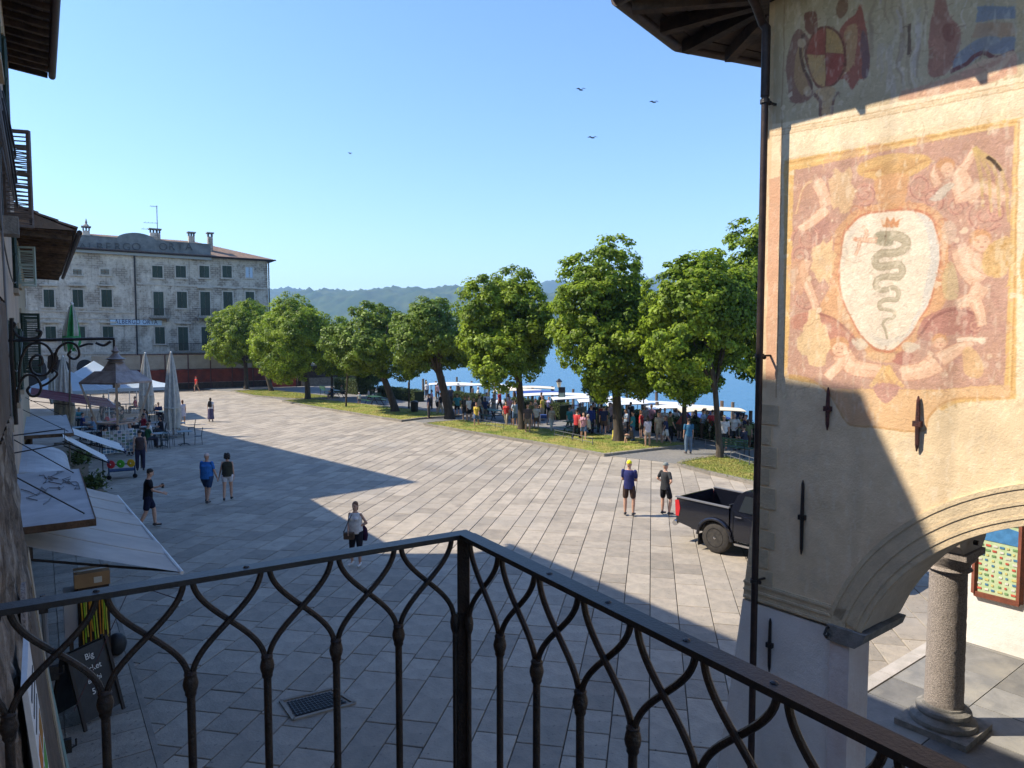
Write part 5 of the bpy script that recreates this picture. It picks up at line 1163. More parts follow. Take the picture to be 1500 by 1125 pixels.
for ch, x in zip('ALBERGO', (425, 468, 512, 556, 604, 650, 700)): text_mesh('sign_letter', ch, 1.25, M_letter, ht, HP(k1(x, 290)[0], .43, k1(x, 290)[1]), -hx, (0, 0, 1), .03, loc=ht.location)
for ch, x in zip('ORTA', (838, 882, 926, 970)): text_mesh('sign_letter', ch, 1.25, M_letter, ht, HP(k1(x, 290)[0], .43, k1(x, 290)[1]), -hx, (0, 0, 1), .03, loc=ht.location)
# long enamel sign
ua, zc = k1(832, 676); ub = k1(567, 676)[0]
sg = part('name_sign', hbox(MB(), ua, ub, .20, .12, k1(700, 690)[1], k1(700, 664)[1]), mat('pale_blue_enamel', (.42, .55, .66), .5), ht)
text_mesh('sign_text', 'ALBERGO ORTA', .78, mat('navy_letter', (.02, .03, .10), .5), sg, HP((ua + ub) / 2, .215, zc), -hx, (0, 0, 1), .01, loc=ht.location, spacing=1.1, sx=.74)
# windows
M_wfr = mat('window_surround', (.52, .47, .40), .9, (.38, .34, .29), 2, .3, 10); M_glassd = mat('dark_glass', (.03, .035, .04), .15, spec=.6)
def hwin(x0, x1, y0, y1, kind='shut', cornice=False, tall=False):
    ua, zb_ = k1(x1, y1); ub, zt_ = k1(x0, y0); ub = k1(x0, y1)[0]
    fw = .14
    fr = part('window', hbox(hbox(hbox(hbox(MB(), ua - fw, ua, .07, -.02, zb_ - .05, zt_ + fw), ub, ub + fw, .07, -.02, zb_ - .05, zt_ + fw), ua, ub, .07, -.02, zt_, zt_ + fw), ua - fw - .08, ub + fw + .08, .16, -.02, zb_ - .2, zb_ - .05), M_wfr, ht)
    mid = (ua + ub) / 2
    if kind == 'shut':
        for p, q in ((ua + .01, mid - .015), (mid + .015, ub - .01)):
            mb = hbox(MB(), p, q, .05, .01, zb_, zt_); z = zb_ + .12
            while z < zt_ - .1: hbox(mb, p + .07, q - .07, .068, .051, z, z + .05); z += .14
            part('shutter', mb, M_greenshut, fr)
    elif kind == 'pale':
        for p, q in ((ua + .01, mid - .05), (mid + .05, ub - .01)): part('shutter', hbox(MB(), p, q, .05, .01, zb_, zt_), mat('pale_blue_shutter', (.38, .48, .58), .7), fr)
    else:
        part('pane', hbox(MB(), ua, ub, .03, .01, zb_, zt_), M_glassd, fr); part('cross_bar', hbox(hbox(MB(), mid - .03, mid + .03, .05, .031, zb_, zt_), ua, ub, .05, .031, (zb_ + zt_) / 2 - .03, (zb_ + zt_) / 2 + .03), M_wood, fr)
    if cornice: part('cornice', hbox(MB(), ua - .35, ub + .35, .32, .0, zt_ + .42, zt_ + .58), M_wfr, fr)
    return ua, ub, zb_, zt_
for x in (376, 518): hwin(x, x + 45, 402, 430, 'glass')
for x, y in ((230, 432), (90, 432)): hwin(x, x + 45, 402, 430, 'glass')
for x, w_ in ((785, 53), (906, 52), (1028, 50), (1146, 48)): hwin(x, x + w_, 384, 446)
hwin(1266, 1302, 392, 446, 'pale')
for x in (-60, 80, 227, 376, 524): hwin(x, x + 54, 507, 597, cornice=True)
for x, w_, y1, c in ((793, 52, 640, 0), (913, 51, 602, 0), (1034, 50, 640, 1), (1151, 48, 605, 1), (1266, 45, 610, 1)): hwin(x, x + w_, 518, y1, cornice=bool(c))
for x in (-60, 85, 236, 386, 531): hwin(x, x + 54, 697, 765, cornice=True)
for x, w_, y1 in ((800, 50, 785), (920, 51, 820), (1040, 49, 820), (1158, 48, 820), (1270, 45, 785)): hwin(x, x + w_, 700, y1, cornice=(x == 920))
# string courses, quoin stripe and pipe
ul = k1(700, 600)[0]
for y in (484,): part('string_course', hbox(MB(), .0, ul - .2, .08, -.01, k1(900, y + 4)[1], k1(900, y - 4)[1]), M_wfr, ht)
for y in (622, 655): part('string_course', hbox(MB(), ul + .2, UW, .10, -.01, k1(500, y + 4)[1], k1(500, y - 3)[1]), M_wfr, ht)
part('string_course', hbox(MB(), 0, UW, .10, -.01, k1(800, 838)[1], k1(800, 828)[1]), M_wfr, ht)
mb = MB(); mb.tube([HP(ul, .12, .3), HP(ul, .12, zE)], .09, 8); part('downpipe', mb, M_black, ht)
mb = MB(); mb.tube([HP(-.12, .12, .3), HP(-.12, .12, zE)], .09, 8); part('downpipe', mb, M_black, ht)
def hbalc(x0, x1, yt, yb):
    ub, z0 = k1(x0, yb); ua = k1(x1, yb)[0]; z1 = z0 + 1.0
    o = part('balcony', hbox(MB(), ua, ub, 1.0, 0, z0 - .18, z0), M_gran2, ht)
    mb = MB(); mb.bar(HP(ua, .95, z1), HP(ub, .95, z1), .05, .05); mb.bar(HP(ua, .95, z1), HP(ua, 0, z1), .05, .05); mb.bar(HP(ub, .95, z1), HP(ub, 0, z1), .05, .05)
    k = int((ub - ua) / .16)
    for i in range(k + 1): mb.bar(HP(ua + (ub - ua) * i / k, .95, z0), HP(ua + (ub - ua) * i / k, .95, z1), .025, .025)
    part('balustrade', mb, M_iron, o)
    for u in (ua + .25, ub - .25): part('corbel', hbox(MB(), u - .1, u + .1, .7, 0, z0 - .5, z0 - .18), M_gran2, o)
hbalc(768, 872, 600, 648); hbalc(1008, 1112, 600, 648); hbalc(872, 1340, 785, 826)
# arcade arches at street level, left
for xa, xb in ((510, 605), (396, 482), (270, 360), (140, 240), (0, 100)):
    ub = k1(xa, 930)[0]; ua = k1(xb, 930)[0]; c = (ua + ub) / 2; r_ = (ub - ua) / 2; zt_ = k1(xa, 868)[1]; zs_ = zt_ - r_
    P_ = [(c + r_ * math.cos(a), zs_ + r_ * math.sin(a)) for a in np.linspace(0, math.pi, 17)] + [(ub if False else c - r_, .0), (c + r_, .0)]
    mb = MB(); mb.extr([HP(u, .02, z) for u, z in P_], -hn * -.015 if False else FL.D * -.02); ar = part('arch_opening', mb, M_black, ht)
    mb = MB()
    for i in range(16):
        a0, a1 = math.pi * i / 16, math.pi * (i + 1) / 16; q = [HP(c + rr * math.cos(a_), .08, zs_ + rr * math.sin(a_)) for a_, rr in ((a0, r_), (a1, r_), (a1, r_ + .28), (a0, r_ + .28))]; mb.extr(q, FL.D * .1)
    part('arch_ring', mb, M_wfr, ar)
# chimneys, antenna
def chim(xa, xb, ya, yb, off, n=2):
    ub = k1(xa, yb)[0]; ua = k1(xb, yb)[0]; z0, z1 = k1(xa, yb)[1], k1(xa, ya)[1]; k_ = 1 + off / 80; c = (ua + ub) / 2; zz = lambda z: CAMH + (z - CAMH) * k_
    o = part('chimney', hbox(MB(), ua, ub, -off, -off - .7, zz(z0) - 1.6, zz(z1) - .55), M_peel, ht); hh = zz(z1)
    part('chimney_cap', hbox(MB(), ua - .15, ub + .15, -off + .15, -off - .85, hh - .14, hh), M_gran2, o)
    for i in range(n + 1): u = ua + .06 + (ub - ua - .12) * i / n; part('chimney_pillar', hbox(MB(), u - .07, u + .07, -off - .02, -off - .6, hh - .55, hh - .14), M_black, o)
chim(440, 478, 185, 230, 5, 2); chim(803, 858, 198, 240, 5, 3); chim(1006, 1038, 216, 250, 4.5, 2); chim(1086, 1110, 214, 318, 1.4, 1)
mb = MB(); mb.lathe(HP(k1(459, 190)[0], -5.3, k1(459, 190)[1] * 1.05 - .1), [(.5, 0), (.1, .4), (.14, .5), (.03, 1.0)], 8); part('chimney_pot', mb, M_gran2, ht)
an = thing('roof_antenna', 'thin television antenna on a mast on the hotel roof', 'antenna', HP(k1(840, 190)[0], -5, zE + 3))
ux = k1(841, 190)[0]; zt_ = k1(841, 105)[1] * 1.07; zb_ = zE + 2.8
mb = MB(); mb.tube([HP(ux, -5, zb_), HP(ux, -5, zt_)], .05, 6); part('mast', mb, M_cable, an)
for z, l_ in ((zt_ - .1, .7), (zt_ - 2.2, 1.6), (zt_ - 3.0, 1.9)):
    mb = MB(); mb.bar(HP(ux - .1, -5, z), HP(ux + l_, -5, z - .1), .04, .04)
    for j in range(4): mb.bar(HP(ux + l_ * j / 4 + .2, -5.4, z), HP(ux + l_ * j / 4 + .2, -4.6, z), .03, .03)
    part('aerial', mb, M_cable, an)
# hoarding in front of the hotel
HP0 = HP
HP = lambda u, o, z: HP0(u, o + FOFF - 3, z)
hf = thing('site_hoarding', 'building site hoarding of beige corrugated sheets above dark red netting', 'fence', HP(9, 3.2, 0))
M_beige = mat('beige_sheet', (.33, .31, .26), .6, (.27, .25, .21), 1.5, .2, 8); M_rednet = mat('red_netting', (.20, .045, .03), .9, (.10, .03, .025), 1.1, .5, 14)
u = -3.2; k = 0
while u < 18.5:
    mb = MB(); n = 12; z0, z1 = 2.35, 3.95
    for i in range(n): z = z0 + (z1 - z0) * i / n; hbox(mb, u + .04, u + 2.36, 3.0 + (.05 if i % 2 else 0), 2.96, z, z + (z1 - z0) / n - .005)
    part('sheet_panel', mb, M_beige, hf)
    mb = MB(); vs = []
    for i in range(9):
        for j in range(7): f, g = i / 8, j / 6; vs.append(HP(u + .04 + 2.32 * f, 3.0 + .08 * noise.noise(Vector((u + f * 3, g * 2, k))), .75 + 1.55 * g - .06 * math.sin(f * math.pi) * g))
    mb.add(vs, [(i * 7 + j, (i + 1) * 7 + j, (i + 1) * 7 + j + 1, i * 7 + j + 1) for i in range(8) for j in range(6)]); part('net_panel', mb, M_rednet, hf)
    part('base_board', hbox(MB(), u + .02, u + 2.38, 3.1, 2.96, 0, .72), M_darkwood, hf)
    mb = MB(); mb.bar(HP(u, 3.12, 0), HP(u, 3.12, 4.0), .09, .09); part('post', mb, M_rust, hf); u += 2.4; k += 1
for z in (2.3, 4.0): mb = MB(); mb.bar(HP(-3.2, 3.14, z), HP(18.5, 3.14, z), .07, .07); part('rail', mb, M_rust, hf)
HP = HP0
rt = thing('red_tarpaulin', 'bright red tarpaulin fence panel beside the hotel behind the tree trunk', 'tarpaulin', G(415, 568))
mb = MB(); a, b_ = G(398, 568), G(434, 567); vs = []
for i in range(13):
    for j in range(7): f, g = i / 12, j / 6; p = a.lerp(b_, f); vs.append(p + FL.D * (.15 * noise.noise(Vector((f * 4, g * 3, 0)))) + Vector((0, 0, .1 + 1.85 * g - .12 * math.sin(f * math.pi) * g)))
mb.add(vs, [(i * 7 + j, (i + 1) * 7 + j, (i + 1) * 7 + j + 1, i * 7 + j + 1) for i in range(12) for j in range(6)]); part('sheet', mb, mat('red_tarp', (.42, .07, .04), .7, (.32, .05, .03), 3), rt)
for p in (a, b_): mb = MB(); mb.bar(p, p + Vector((0, 0, 2.05)), .06, .06); part('post', mb, M_rust, rt)
# low pavilion right of the hotel in the trees' shade
pv = thing('garden_kiosk', 'low dark kiosk with flat roof in the shade right of the hotel', 'kiosk', G(455, 563))
q0 = G(436, 566); 
for nm, a0, a1, b0_, b1_, z0, z1, m_ in (('wall', 0, 8, 0, 4, 0, 2.5, M_darkwood), ('roof', -.4, 8.4, -.4, 4.4, 2.5, 2.72, M_gran2), ('counter', .4, 7.6, -.3, 0, 0, 1.0, M_woodgrey)):
    mb = MB(); mb.prism([tuple(q0 + FL.N * x + FL.D * y)[:2] for x, y in ((a0, b0_), (a1, b0_), (a1, b1_), (a0, b1_))], z0, z1); part(nm, mb, m_, pv)
# ------------------------------------------------------------------ trees
def crown_mesh(name, R_, H_, n_clump, n_leaf, leaf, seed, lobes=None, droop=0.0):
    """leaves as small folded faces in clumps spread through a lobed crown; centre at origin, radius R_, half height H_"""
    r = np.random.RandomState(seed)
    nl = 9; lob = [(0, 0, 0, .78)]
    for k in range(nl):
        a = 2 * math.pi * (k + r.rand() * .8) / nl; e = r.uniform(-.7, .8); q = r.uniform(.38, .62); lob.append((q * math.cos(a), q * math.sin(a), e * .6, r.uniform(.34, .54)))
    lob += [(r.uniform(-.2, .2), r.uniform(-.2, .2), .55, .42)]
    C = []; Nn = []
    while len(C) < n_clump:
        l = lob[r.randint(len(lob))]; d = r.randn(3); d /= np.linalg.norm(d); rad = l[3] * (r.uniform(.72, 1.06) if r.rand() < .85 else r.uniform(.2, .7))
        p = np.array(l[:3]) + d * rad
        if p[2] < -.95: continue
        C.append(p); nn = p * .6 + d * .6; Nn.append(nn / np.linalg.norm(nn))
    C = np.array(C) * [R_, R_, H_]; Nn = np.array(Nn)
    cs = r.uniform(.28, .62, len(C)) * (R_ / 3) ** .5
    idx = np.repeat(np.arange(len(C)), n_leaf); m_ = len(idx)
    d = r.randn(m_, 3); d /= np.linalg.norm(d, axis=1)[:, None]; d = d + Nn[idx] * .7 + [0, 0, .25]; d /= np.linalg.norm(d, axis=1)[:, None]
    P = C[idx] + d * cs[idx][:, None] * (r.rand(m_, 1) ** .45) * [1, 1, .8]
    nrm = d * .9 + Nn[idx] * .35 + r.randn(m_, 3) * .38 + [0, 0, .35]; nrm /= np.linalg.norm(nrm, axis=1)[:, None]
    t = r.randn(m_, 3); t -= nrm * (t * nrm).sum(1)[:, None]; t /= np.linalg.norm(t, axis=1)[:, None]; b = np.cross(nrm, t)
    s = leaf * r.uniform(.65, 1.3, (m_, 1)); V = np.zeros((m_, 4, 3))
    V[:, 0] = P - t * s * .55; V[:, 1] = P + b * s * .42 + nrm * s * .12; V[:, 2] = P + t * s * .6 - nrm * s * .1; V[:, 3] = P - b * s * .42 + nrm * s * .12
    # shoots sticking out of the outline
    return quads_mesh(name, V)
def tree(label, px, py, x0, x1, yt, yb, tr=.2, m=None, seed=1, lean=0.0, dens=1.0, leaf=.20, depth=None, group='trees along the lakeside promenade', name='lime_tree', cat='tree', stem=0, sag=0.0):
    base = G(px, py, .08) if depth is None else PY(px, py, depth); base.z = .05
    Y = base.y; cx = (x0 + x1) / 2; top = PY(cx, yt, Y); bot = PY(cx, yb, Y); lft = PY(x0, (yt + yb) / 2, Y); rgt = PY(x1, (yt + yb) / 2, Y)
    R_ = (rgt.x - lft.x) / 2; H_ = (top.z - bot.z) / 2; c = Vector((top.x, Y, (top.z + bot.z) / 2))
    o = thing(name, label, cat, base, group)
    k = Vector((c.x - base.x, 0, 0)) * .35; zf = bot.z + H_ * .35
    path = [base + Vector((0, 0, -.1)), base + Vector((lean * .1, 0, zf * .12)), base + Vector((lean * .5, .05, zf * .5)) + k * .3, base + Vector((lean, 0, zf)) + k * .8, c + Vector((0, 0, H_ * .25))]
    mb = MB(); mb.tube(path, [tr * 1.5, tr * 1.12, tr * .95, tr * .85, tr * .35], 10)
    for i in range(4): a = i * 1.6 + seed; mb.tube([base + Vector((0, 0, .3)), base + Vector((math.cos(a) * tr * 1.5, math.sin(a) * tr * 1.5, -.05))], [tr * .6, tr * .3], 6)
    part('trunk', mb, M_bark, o, smooth=True)
    r = random.Random(seed); fork = path[3]
    for i in range(6):
        a = i * 1.05 + r.random(); e = c + Vector((math.cos(a) * R_ * .6, math.sin(a) * R_ * .6, H_ * r.uniform(-.1, .6))); mdl = fork.lerp(e, .5) + Vector((0, 0, .3))
        mb = MB(); mb.tube([fork - Vector((0, 0, .4)), mdl, e], [tr * .5, tr * .3, tr * .1], 7); part('limb', mb, M_bark, o, smooth=True)
    nc = int(420 * dens * (R_ / 3) * (H_ / 3)) ; me = crown_mesh('crown', R_ * 1.02, H_ * 1.0, max(60, nc), 78, leaf * .82, seed)
    cr = link('crown', me, m or M_leafA, o); cr.location = c - base
    return o
tree('leftmost bushy tree in the row, in front of the hotel corner', 361, 569, 302, 408, 441, 546, .24, seed=11, dens=1.1)
tree('short tree with leaning trunk second from the left, beside the red tarpaulin', 398, 573, 362, 440, 452, 545, .22, seed=12, lean=-1.1)
tree('round tree third from the left with bright green top', 451, 585, 370, 512, 432, 566, .24, seed=13, dens=1.1)
tree('darker rounded tree left of the middle of the row', 579, 603, 476, 606, 442, 562, .27, M_leafB, seed=14, lean=-.6)
tree('dark spreading tree with thick bare trunk in the middle of the row', 659, 612, 562, 704, 436, 560, .30, M_leafB, seed=15, lean=-.5)
tree('tall broad tree with a pointed top right of the middle', 765, 629, 668, 822, 393, 586, .24, seed=16, dens=1.25)
tree('tallest tree with yellow painted trunk foot, crown reaching highest', 906, 646, 806, 978, 347, 612, .26, seed=17, dens=1.25)
tree('bright leafy tree right beside the downpipe on the nearest grass bed', 1054, 671, 940, 1112, 372, 600, .14, seed=18, dens=1.3)
tree('tall tree partly hidden behind the downpipe and the frescoed hall', 1150, 668, 1046, 1230, 312, 600, .22, seed=19, depth=37, dens=1.2)
tree('slim tree in the second row showing between the pickup and the yellow cap', 1002, 640, 950, 1060, 415, 610, .13, seed=20, depth=38)
tree('small second row tree between the two leftmost rounded crowns', 486, 582, 455, 520, 470, 560, .12, M_leafB, seed=21)
tree('young thin tree on the long grass bed', 507, 596, 488, 540, 500, 560, .07, M_leafB, seed=22, dens=1.5, leaf=.16)
tree('young thin tree near the litter bin', 599, 599, 578, 625, 496, 566, .07, M_leafB, seed=23, dens=1.5, leaf=.16)
tree('dark cone shaped evergreen by the water', 541, 582, 522, 560, 500, 586, .12, M_hedge, seed=24, dens=3.0, leaf=.14)
tree('small thin stemmed tree among the crowd left of the tallest tree', 876, 632, 855, 896, 515, 600, .06, M_leafB, seed=25, dens=1.6, leaf=.15)
# off to the side, beyond the frame of the crowd: keeps the row going
def hedge(label, p, q, h, w_, n):
    p, q = Vector(p), Vector(q); L = (q - p).length; r = np.random.RandomState(int(L * 10)); d = (q - p) / L; nn = d.cross(Vector((0, 0, 1)))
    o = thing('clipped_hedge', label, 'hedge', p, 'hedges along the waterfront')
    mb = MB(); mb.extr([p + nn * w_ * .42, q + nn * w_ * .42, q - nn * w_ * .42, p - nn * w_ * .42], (0, 0, h * .93)); part('branches', mb, mat('hedge_core', (.02, .028, .01), 1), o)
    m_ = n; f = r.rand(m_, 3); side = r.randint(0, 3, m_); P = np.zeros((m_, 3)); bump = .06 * np.sin(f[:, 0] * L * 2.1)
    for i in range(m_):
        if side[i] == 0: a, z = (f[i, 1] - .5) * w_, h + bump[i]
        else: a, z = (1 if side[i] == 1 else -1) * (w_ / 2 + bump[i] * .5), f[i, 1] * h
        v = d * (f[i, 0] * L) + nn * a; P[i] = (v.x, v.y, z)
    P += r.randn(m_, 3) * .035; t = r.randn(m_, 3); t /= np.linalg.norm(t, axis=1)[:, None]; b = np.cross(t, r.randn(m_, 3)); b /= np.linalg.norm(b, axis=1)[:, None]; s = .055
    V = np.stack([P - t * s, P + b * s * .7, P + t * s, P - b * s * .7], 1); link('foliage', quads_mesh('foliage', V), M_hedge, o)
hedge('low clipped hedge on the left part of the waterfront', FL(28.4, 66), FL(28.6, 58), 1.0, 1.1, 5000)
hedge('dark clipped hedge just left of the tall lamp with a poster', FL(29.6, 54), FL(30.0, 49), 1.1, 1.2, 4000)
hedge('clipped hedge in front of the white boats in the middle', FL(30.2, 45.5), FL(30.6, 39), 1.1, 1.3, 5000)
hedge('long clipped hedge near the right end of the waterfront', FL(31, 36), FL(31.2, 20), 1.1, 1.3, 12000)
hedge('round topped bushes at the water left of the crowd', FL(27.5, 75), FL(27.8, 69), 1.5, 1.8, 5000)
# ------------------------------------------------------------------ people
DG = bpy.context.evaluated_depsgraph_get
def remesh(mb, vox, smooth_it=4, name='m'):
    me = mb.mesh(name); ob = bpy.data.objects.new('tmp_mesh', me); COL.objects.link(ob)
    md = ob.modifiers.new('r', 'REMESH'); md.mode = 'VOXEL'; md.voxel_size = vox; md.use_smooth_shade = True
    s_ = ob.modifiers.new('s', 'SMOOTH'); s_.factor = .5; s_.iterations = smooth_it
    bpy.context.view_layer.update(); out = bpy.data.meshes.new_from_object(ob.evaluated_get(DG())); bpy.data.objects.remove(ob); bpy.data.meshes.remove(me); out.name = name; return out
def cap(mb, a, b_, r0, r1, seg=10):
    a, b_ = Vector(a), Vector(b_); d = (b_ - a); L = d.length
    if L < 1e-5: return mb.ball(a, r0, seg, 6)
    d.normalize(); path = [a - d * r0 * .95, a - d * r0 * .6, a, b_, b_ + d * r1 * .6, b_ + d * r1 * .95]; mb.tube(path, [r0 * .25, r0 * .8, r0, r1, r1 * .8, r1 * .25], seg); return mb
V3 = Vector
# arms: (upper, fore) for left (s=-1) and right (s=+1); x is outward, y forward; legs: (thigh, shin, foot)
DOWN = ((.13, 0, -1), (.04, .12, -1))
POSES = {
 'stand': dict(aL=DOWN, aR=DOWN, lL=((.05, .03, -1), (0, -.03, -1)), lR=((.05, -.02, -1), (0, -.02, -1))),
 'walk': dict(aL=((.12, .28, -1), (.0, .5, -1)), aR=((.12, -.3, -1), (.05, -.1, -1)), lL=((.03, -.22, -1), (0, -.55, -1)), lR=((.03, .42, -1), (0, .02, -1)), lean=.05),
 'walk2': dict(aL=((.16, -.25, -1), (.05, .0, -1)), aR=((.12, .25, -1), (.0, .45, -1)), lL=((.03, .38, -1), (0, .05, -1)), lR=((.03, -.2, -1), (0, -.42, -1)), lean=.04),
 'hips': dict(aL=((.55, -.12, -.9), (-.45, .35, -.35)), aR=((.55, -.2, -.9), (-.5, .3, -.3)), lL=((.10, .05, -1), (0, -.03, -1)), lR=((.14, .25, -1), (0, -.15, -1))),
 'hip1': dict(aL=((.50, -.25, -.9), (-.5, .35, -.25)), aR=((.10, .05, -1), (-.25, .6, -.45)), lL=((.05, .05, -1), (0, -.03, -1)), lR=((.08, -.02, -1), (0, -.02, -1)), tilt=.03),
 'phone': dict(aL=((.10, .25, -1), (-.35, .9, .25)), aR=((.10, .2, -1), (-.1, 1, -.15)), lL=((.04, .05, -1), (0, 0, -1)), lR=((.05, 0, -1), (0, -.03, -1)), head=-.35),
 'holdhandR': dict(aL=DOWN, aR=((.25, .05, -1), (.25, .25, -1)), lL=((.03, .3, -1), (0, .0, -1)), lR=((.03, -.15, -1), (0, -.35, -1)), lean=.03),
 'holdhandL': dict(aL=((.25, .05, -1), (.25, .25, -1)), aR=DOWN, lL=((.03, -.12, -1), (0, -.3, -1)), lR=((.03, .25, -1), (0, .0, -1)), lean=.05),
 'smoke': dict(aL=((.12, .1, -1), (-.15, .85, .15)), aR=((.10, .35, -.9), (-.05, .9, -.35)), lL=((.04, .38, -1), (0, .05, -1)), lR=((.05, -.15, -1), (0, -.5, -1)), lean=.06, head=-.4),
 'chest': dict(aL=((.10, .15, -1), (-.75, .65, .1)), aR=((.10, .15, -1), (-.7, .6, -.1)), lL=((.06, .03, -1), (0, -.02, -1)), lR=((.10, .1, -1), (0, -.08, -1))),
 'sit': dict(aL=((.12, .25, -1), (-.2, 1, .0)), aR=((.12, .3, -1), (-.25, 1, .05)), lL=((.12, 1, -.06), (0, .08, -1)), lR=((.12, 1, -.04), (0, .0, -1)), lean=.06, sit=1),
 'bend': dict(aL=((.08, .55, -1), (0, .5, -1)), aR=((.08, .6, -1), (0, .5, -1)), lL=((.06, .12, -1), (0, -.1, -1)), lR=((.06, .05, -1), (0, -.06, -1)), lean=.75, head=-.3),
}
def skeleton(pose, fem=False):
    P = POSES[pose]; ln = P.get('lean', 0.0); tx = P.get('tilt', 0)
    J = {}; pel = V3((0, 0, .94)); td = V3((tx, math.sin(ln), math.cos(ln))); td.normalize()
    J['pel'] = pel; J['waist'] = pel + td * .16; J['chest'] = pel + td * .36; J['neck'] = pel + td * .535; hd = V3((0, math.sin(ln * .6 - P.get('head', 0) * .6), math.cos(ln * .6 - P.get('head', 0) * .6)))
    J['hb'] = J['neck'] + hd * .06; J['head'] = J['neck'] + hd * .158; J['hd'] = hd; J['td'] = td
    sw = .165 if fem else .192
    for s, k in ((-1, 'L'), (1, 'R')):
        sh = J['neck'] - td * .065 + V3((s * sw, 0, 0)); u, f = P['a' + k]
        uv = V3((s * u[0], u[1], u[2])).normalized(); fv = V3((s * f[0], f[1], f[2])).normalized()
        J['sh' + k] = sh; J['el' + k] = sh + uv * .285; J['wr' + k] = J['el' + k] + fv * .25; J['fv' + k] = fv
        hp = pel + V3((s * .095, 0, -.02)); t_, c_ = P['l' + k]; tv = V3((s * t_[0], t_[1], t_[2])).normalized(); cv = V3((s * c_[0], c_[1], c_[2])).normalized()
        J['hp' + k] = hp; J['kn' + k] = hp + tv * .425; J['an' + k] = J['kn' + k] + cv * .405; fy = V3((s * .12, 1, 0)).normalized()
        if c_[1] < -.4: fy = V3((s * .1, .85, -.5)).normalized()
        J['toe' + k] = J['an' + k] + fy * .15 + V3((0, 0, -.05 if c_[1] >= -.4 else -.0))
    zmin = min(J['anL'].z, J['anR'].z, J['toeL'].z + .02, J['toeR'].z + .02) - .085
    for k in J:
        if k not in ('hd', 'td', 'fvL', 'fvR'): J[k] = J[k] - V3((0, 0, zmin))
    return J
def body_mb(J, fem, fat=0.0, hands=False):
    mb = MB(); td = J['td']; a = fat
    mb.rings([(J['pel'] - td * .09, .06, .05), (J['pel'] - td * .06, .14 + a, .095 + a), (J['pel'], .165 + a, .115 + a), (J['waist'], .135 + a * 1.2, .10 + a * 1.3), (J['chest'], .158 + a, .112 + a), (J['neck'] - td * .10, .172, .095), (J['neck'] - td * .03, .11, .07), (J['neck'] + td * .0, .055, .055)], 16)
    if fem:
        for s in (-1, 1): mb.ball(J['chest'] + V3((s * .07, .095, 0)), .058, 8, 6)
    cap(mb, J['neck'] - td * .04, J['hb'], .058, .052)
    h = J['head']; hd = J['hd']; fw = V3((0, hd.z, -hd.y))
    mb.rings([(h - hd * .115, .03, .035), (h - hd * .10 + fw * .015, .052, .062), (h - hd * .05 + fw * .008, .066, .082), (h, .075, .094), (h + hd * .05, .073, .092), (h + hd * .09, .055, .07), (h + hd * .115, .02, .03)], 14)
    cap(mb, h - hd * .005 + fw * .085, h - hd * .03 + fw * .108, .010, .014, 6)
    cap(mb, h - hd * .065 + fw * .078 + V3((-.02, 0, 0)), h - hd * .065 + fw * .078 + V3((.02, 0, 0)), .010, .010, 6)
    for s in (-1, 1): mb.ball(h + V3((s * .076, 0, -.01)), V3((.012, .02, .032)), 6, 5)
    for k, s in (('L', -1), ('R', 1)):
        mb.ball(J['sh' + k], .046 if not fem else .040, 10, 6); cap(mb, J['sh' + k], J['el' + k], .046 - (.008 if fem else 0), .040 - (.005 if fem else 0)); cap(mb, J['el' + k], J['wr' + k], .041 - (.005 if fem else 0), .028)
        fv = J['fv' + k]; side = V3((0, 1, 0)) if abs(fv.z) > .6 else V3((s * -.3, 0, 1)); side = (side - fv * side.dot(fv)).normalized(); nrm = fv.cross(side); w_ = J['wr' + k]
        if hands:
            mb.rings([(w_, .024, .020), (w_ + fv * .04, .036, .018), (w_ + fv * .085, .038, .016), (w_ + fv * .095, .03, .012)], 8, xa=side)
            for q, L in ((-.030, .060), (-.010, .075), (.010, .080), (.030, .068)):
                p = w_ + fv * .085 + side * q; m_ = p + fv * L * .55 + side * q * .25 - nrm * s * .004; cap(mb, p, m_, .0095, .009, 6); cap(mb, m_, m_ + (fv * .8 - nrm * s * .6 * (1 if s > 0 else 1)).normalized() * L * .5, .009, .008, 6)
            p = w_ + fv * .03 + side * .03; cap(mb, p, p + (fv * .6 + side * .8).normalized() * .04, .012, .011, 6); cap(mb, p + (fv * .6 + side * .8).normalized() * .04, p + (fv * .6 + side * .8).normalized() * .04 + fv * .03, .0105, .0095, 6)
        else:
            cap(mb, w_, w_ + fv * .075, .030, .030, 8); cap(mb, w_ + fv * .08, w_ + fv * .15, .026, .016, 6); cap(mb, w_ + fv * .02 + side * .02, w_ + fv * .07 + side * .045, .013, .011, 6)
        cap(mb, J['hp' + k], J['kn' + k], .086 + a * .5, .056); cap(mb, J['kn' + k], J['kn' + k].lerp(J['an' + k], .35), .055, .058); cap(mb, J['kn' + k].lerp(J['an' + k], .35), J['an' + k], .058, .036)
        cap(mb, J['an' + k] + V3((0, 0, -.03)), J['toe' + k], .036, .028, 8)
    return mb
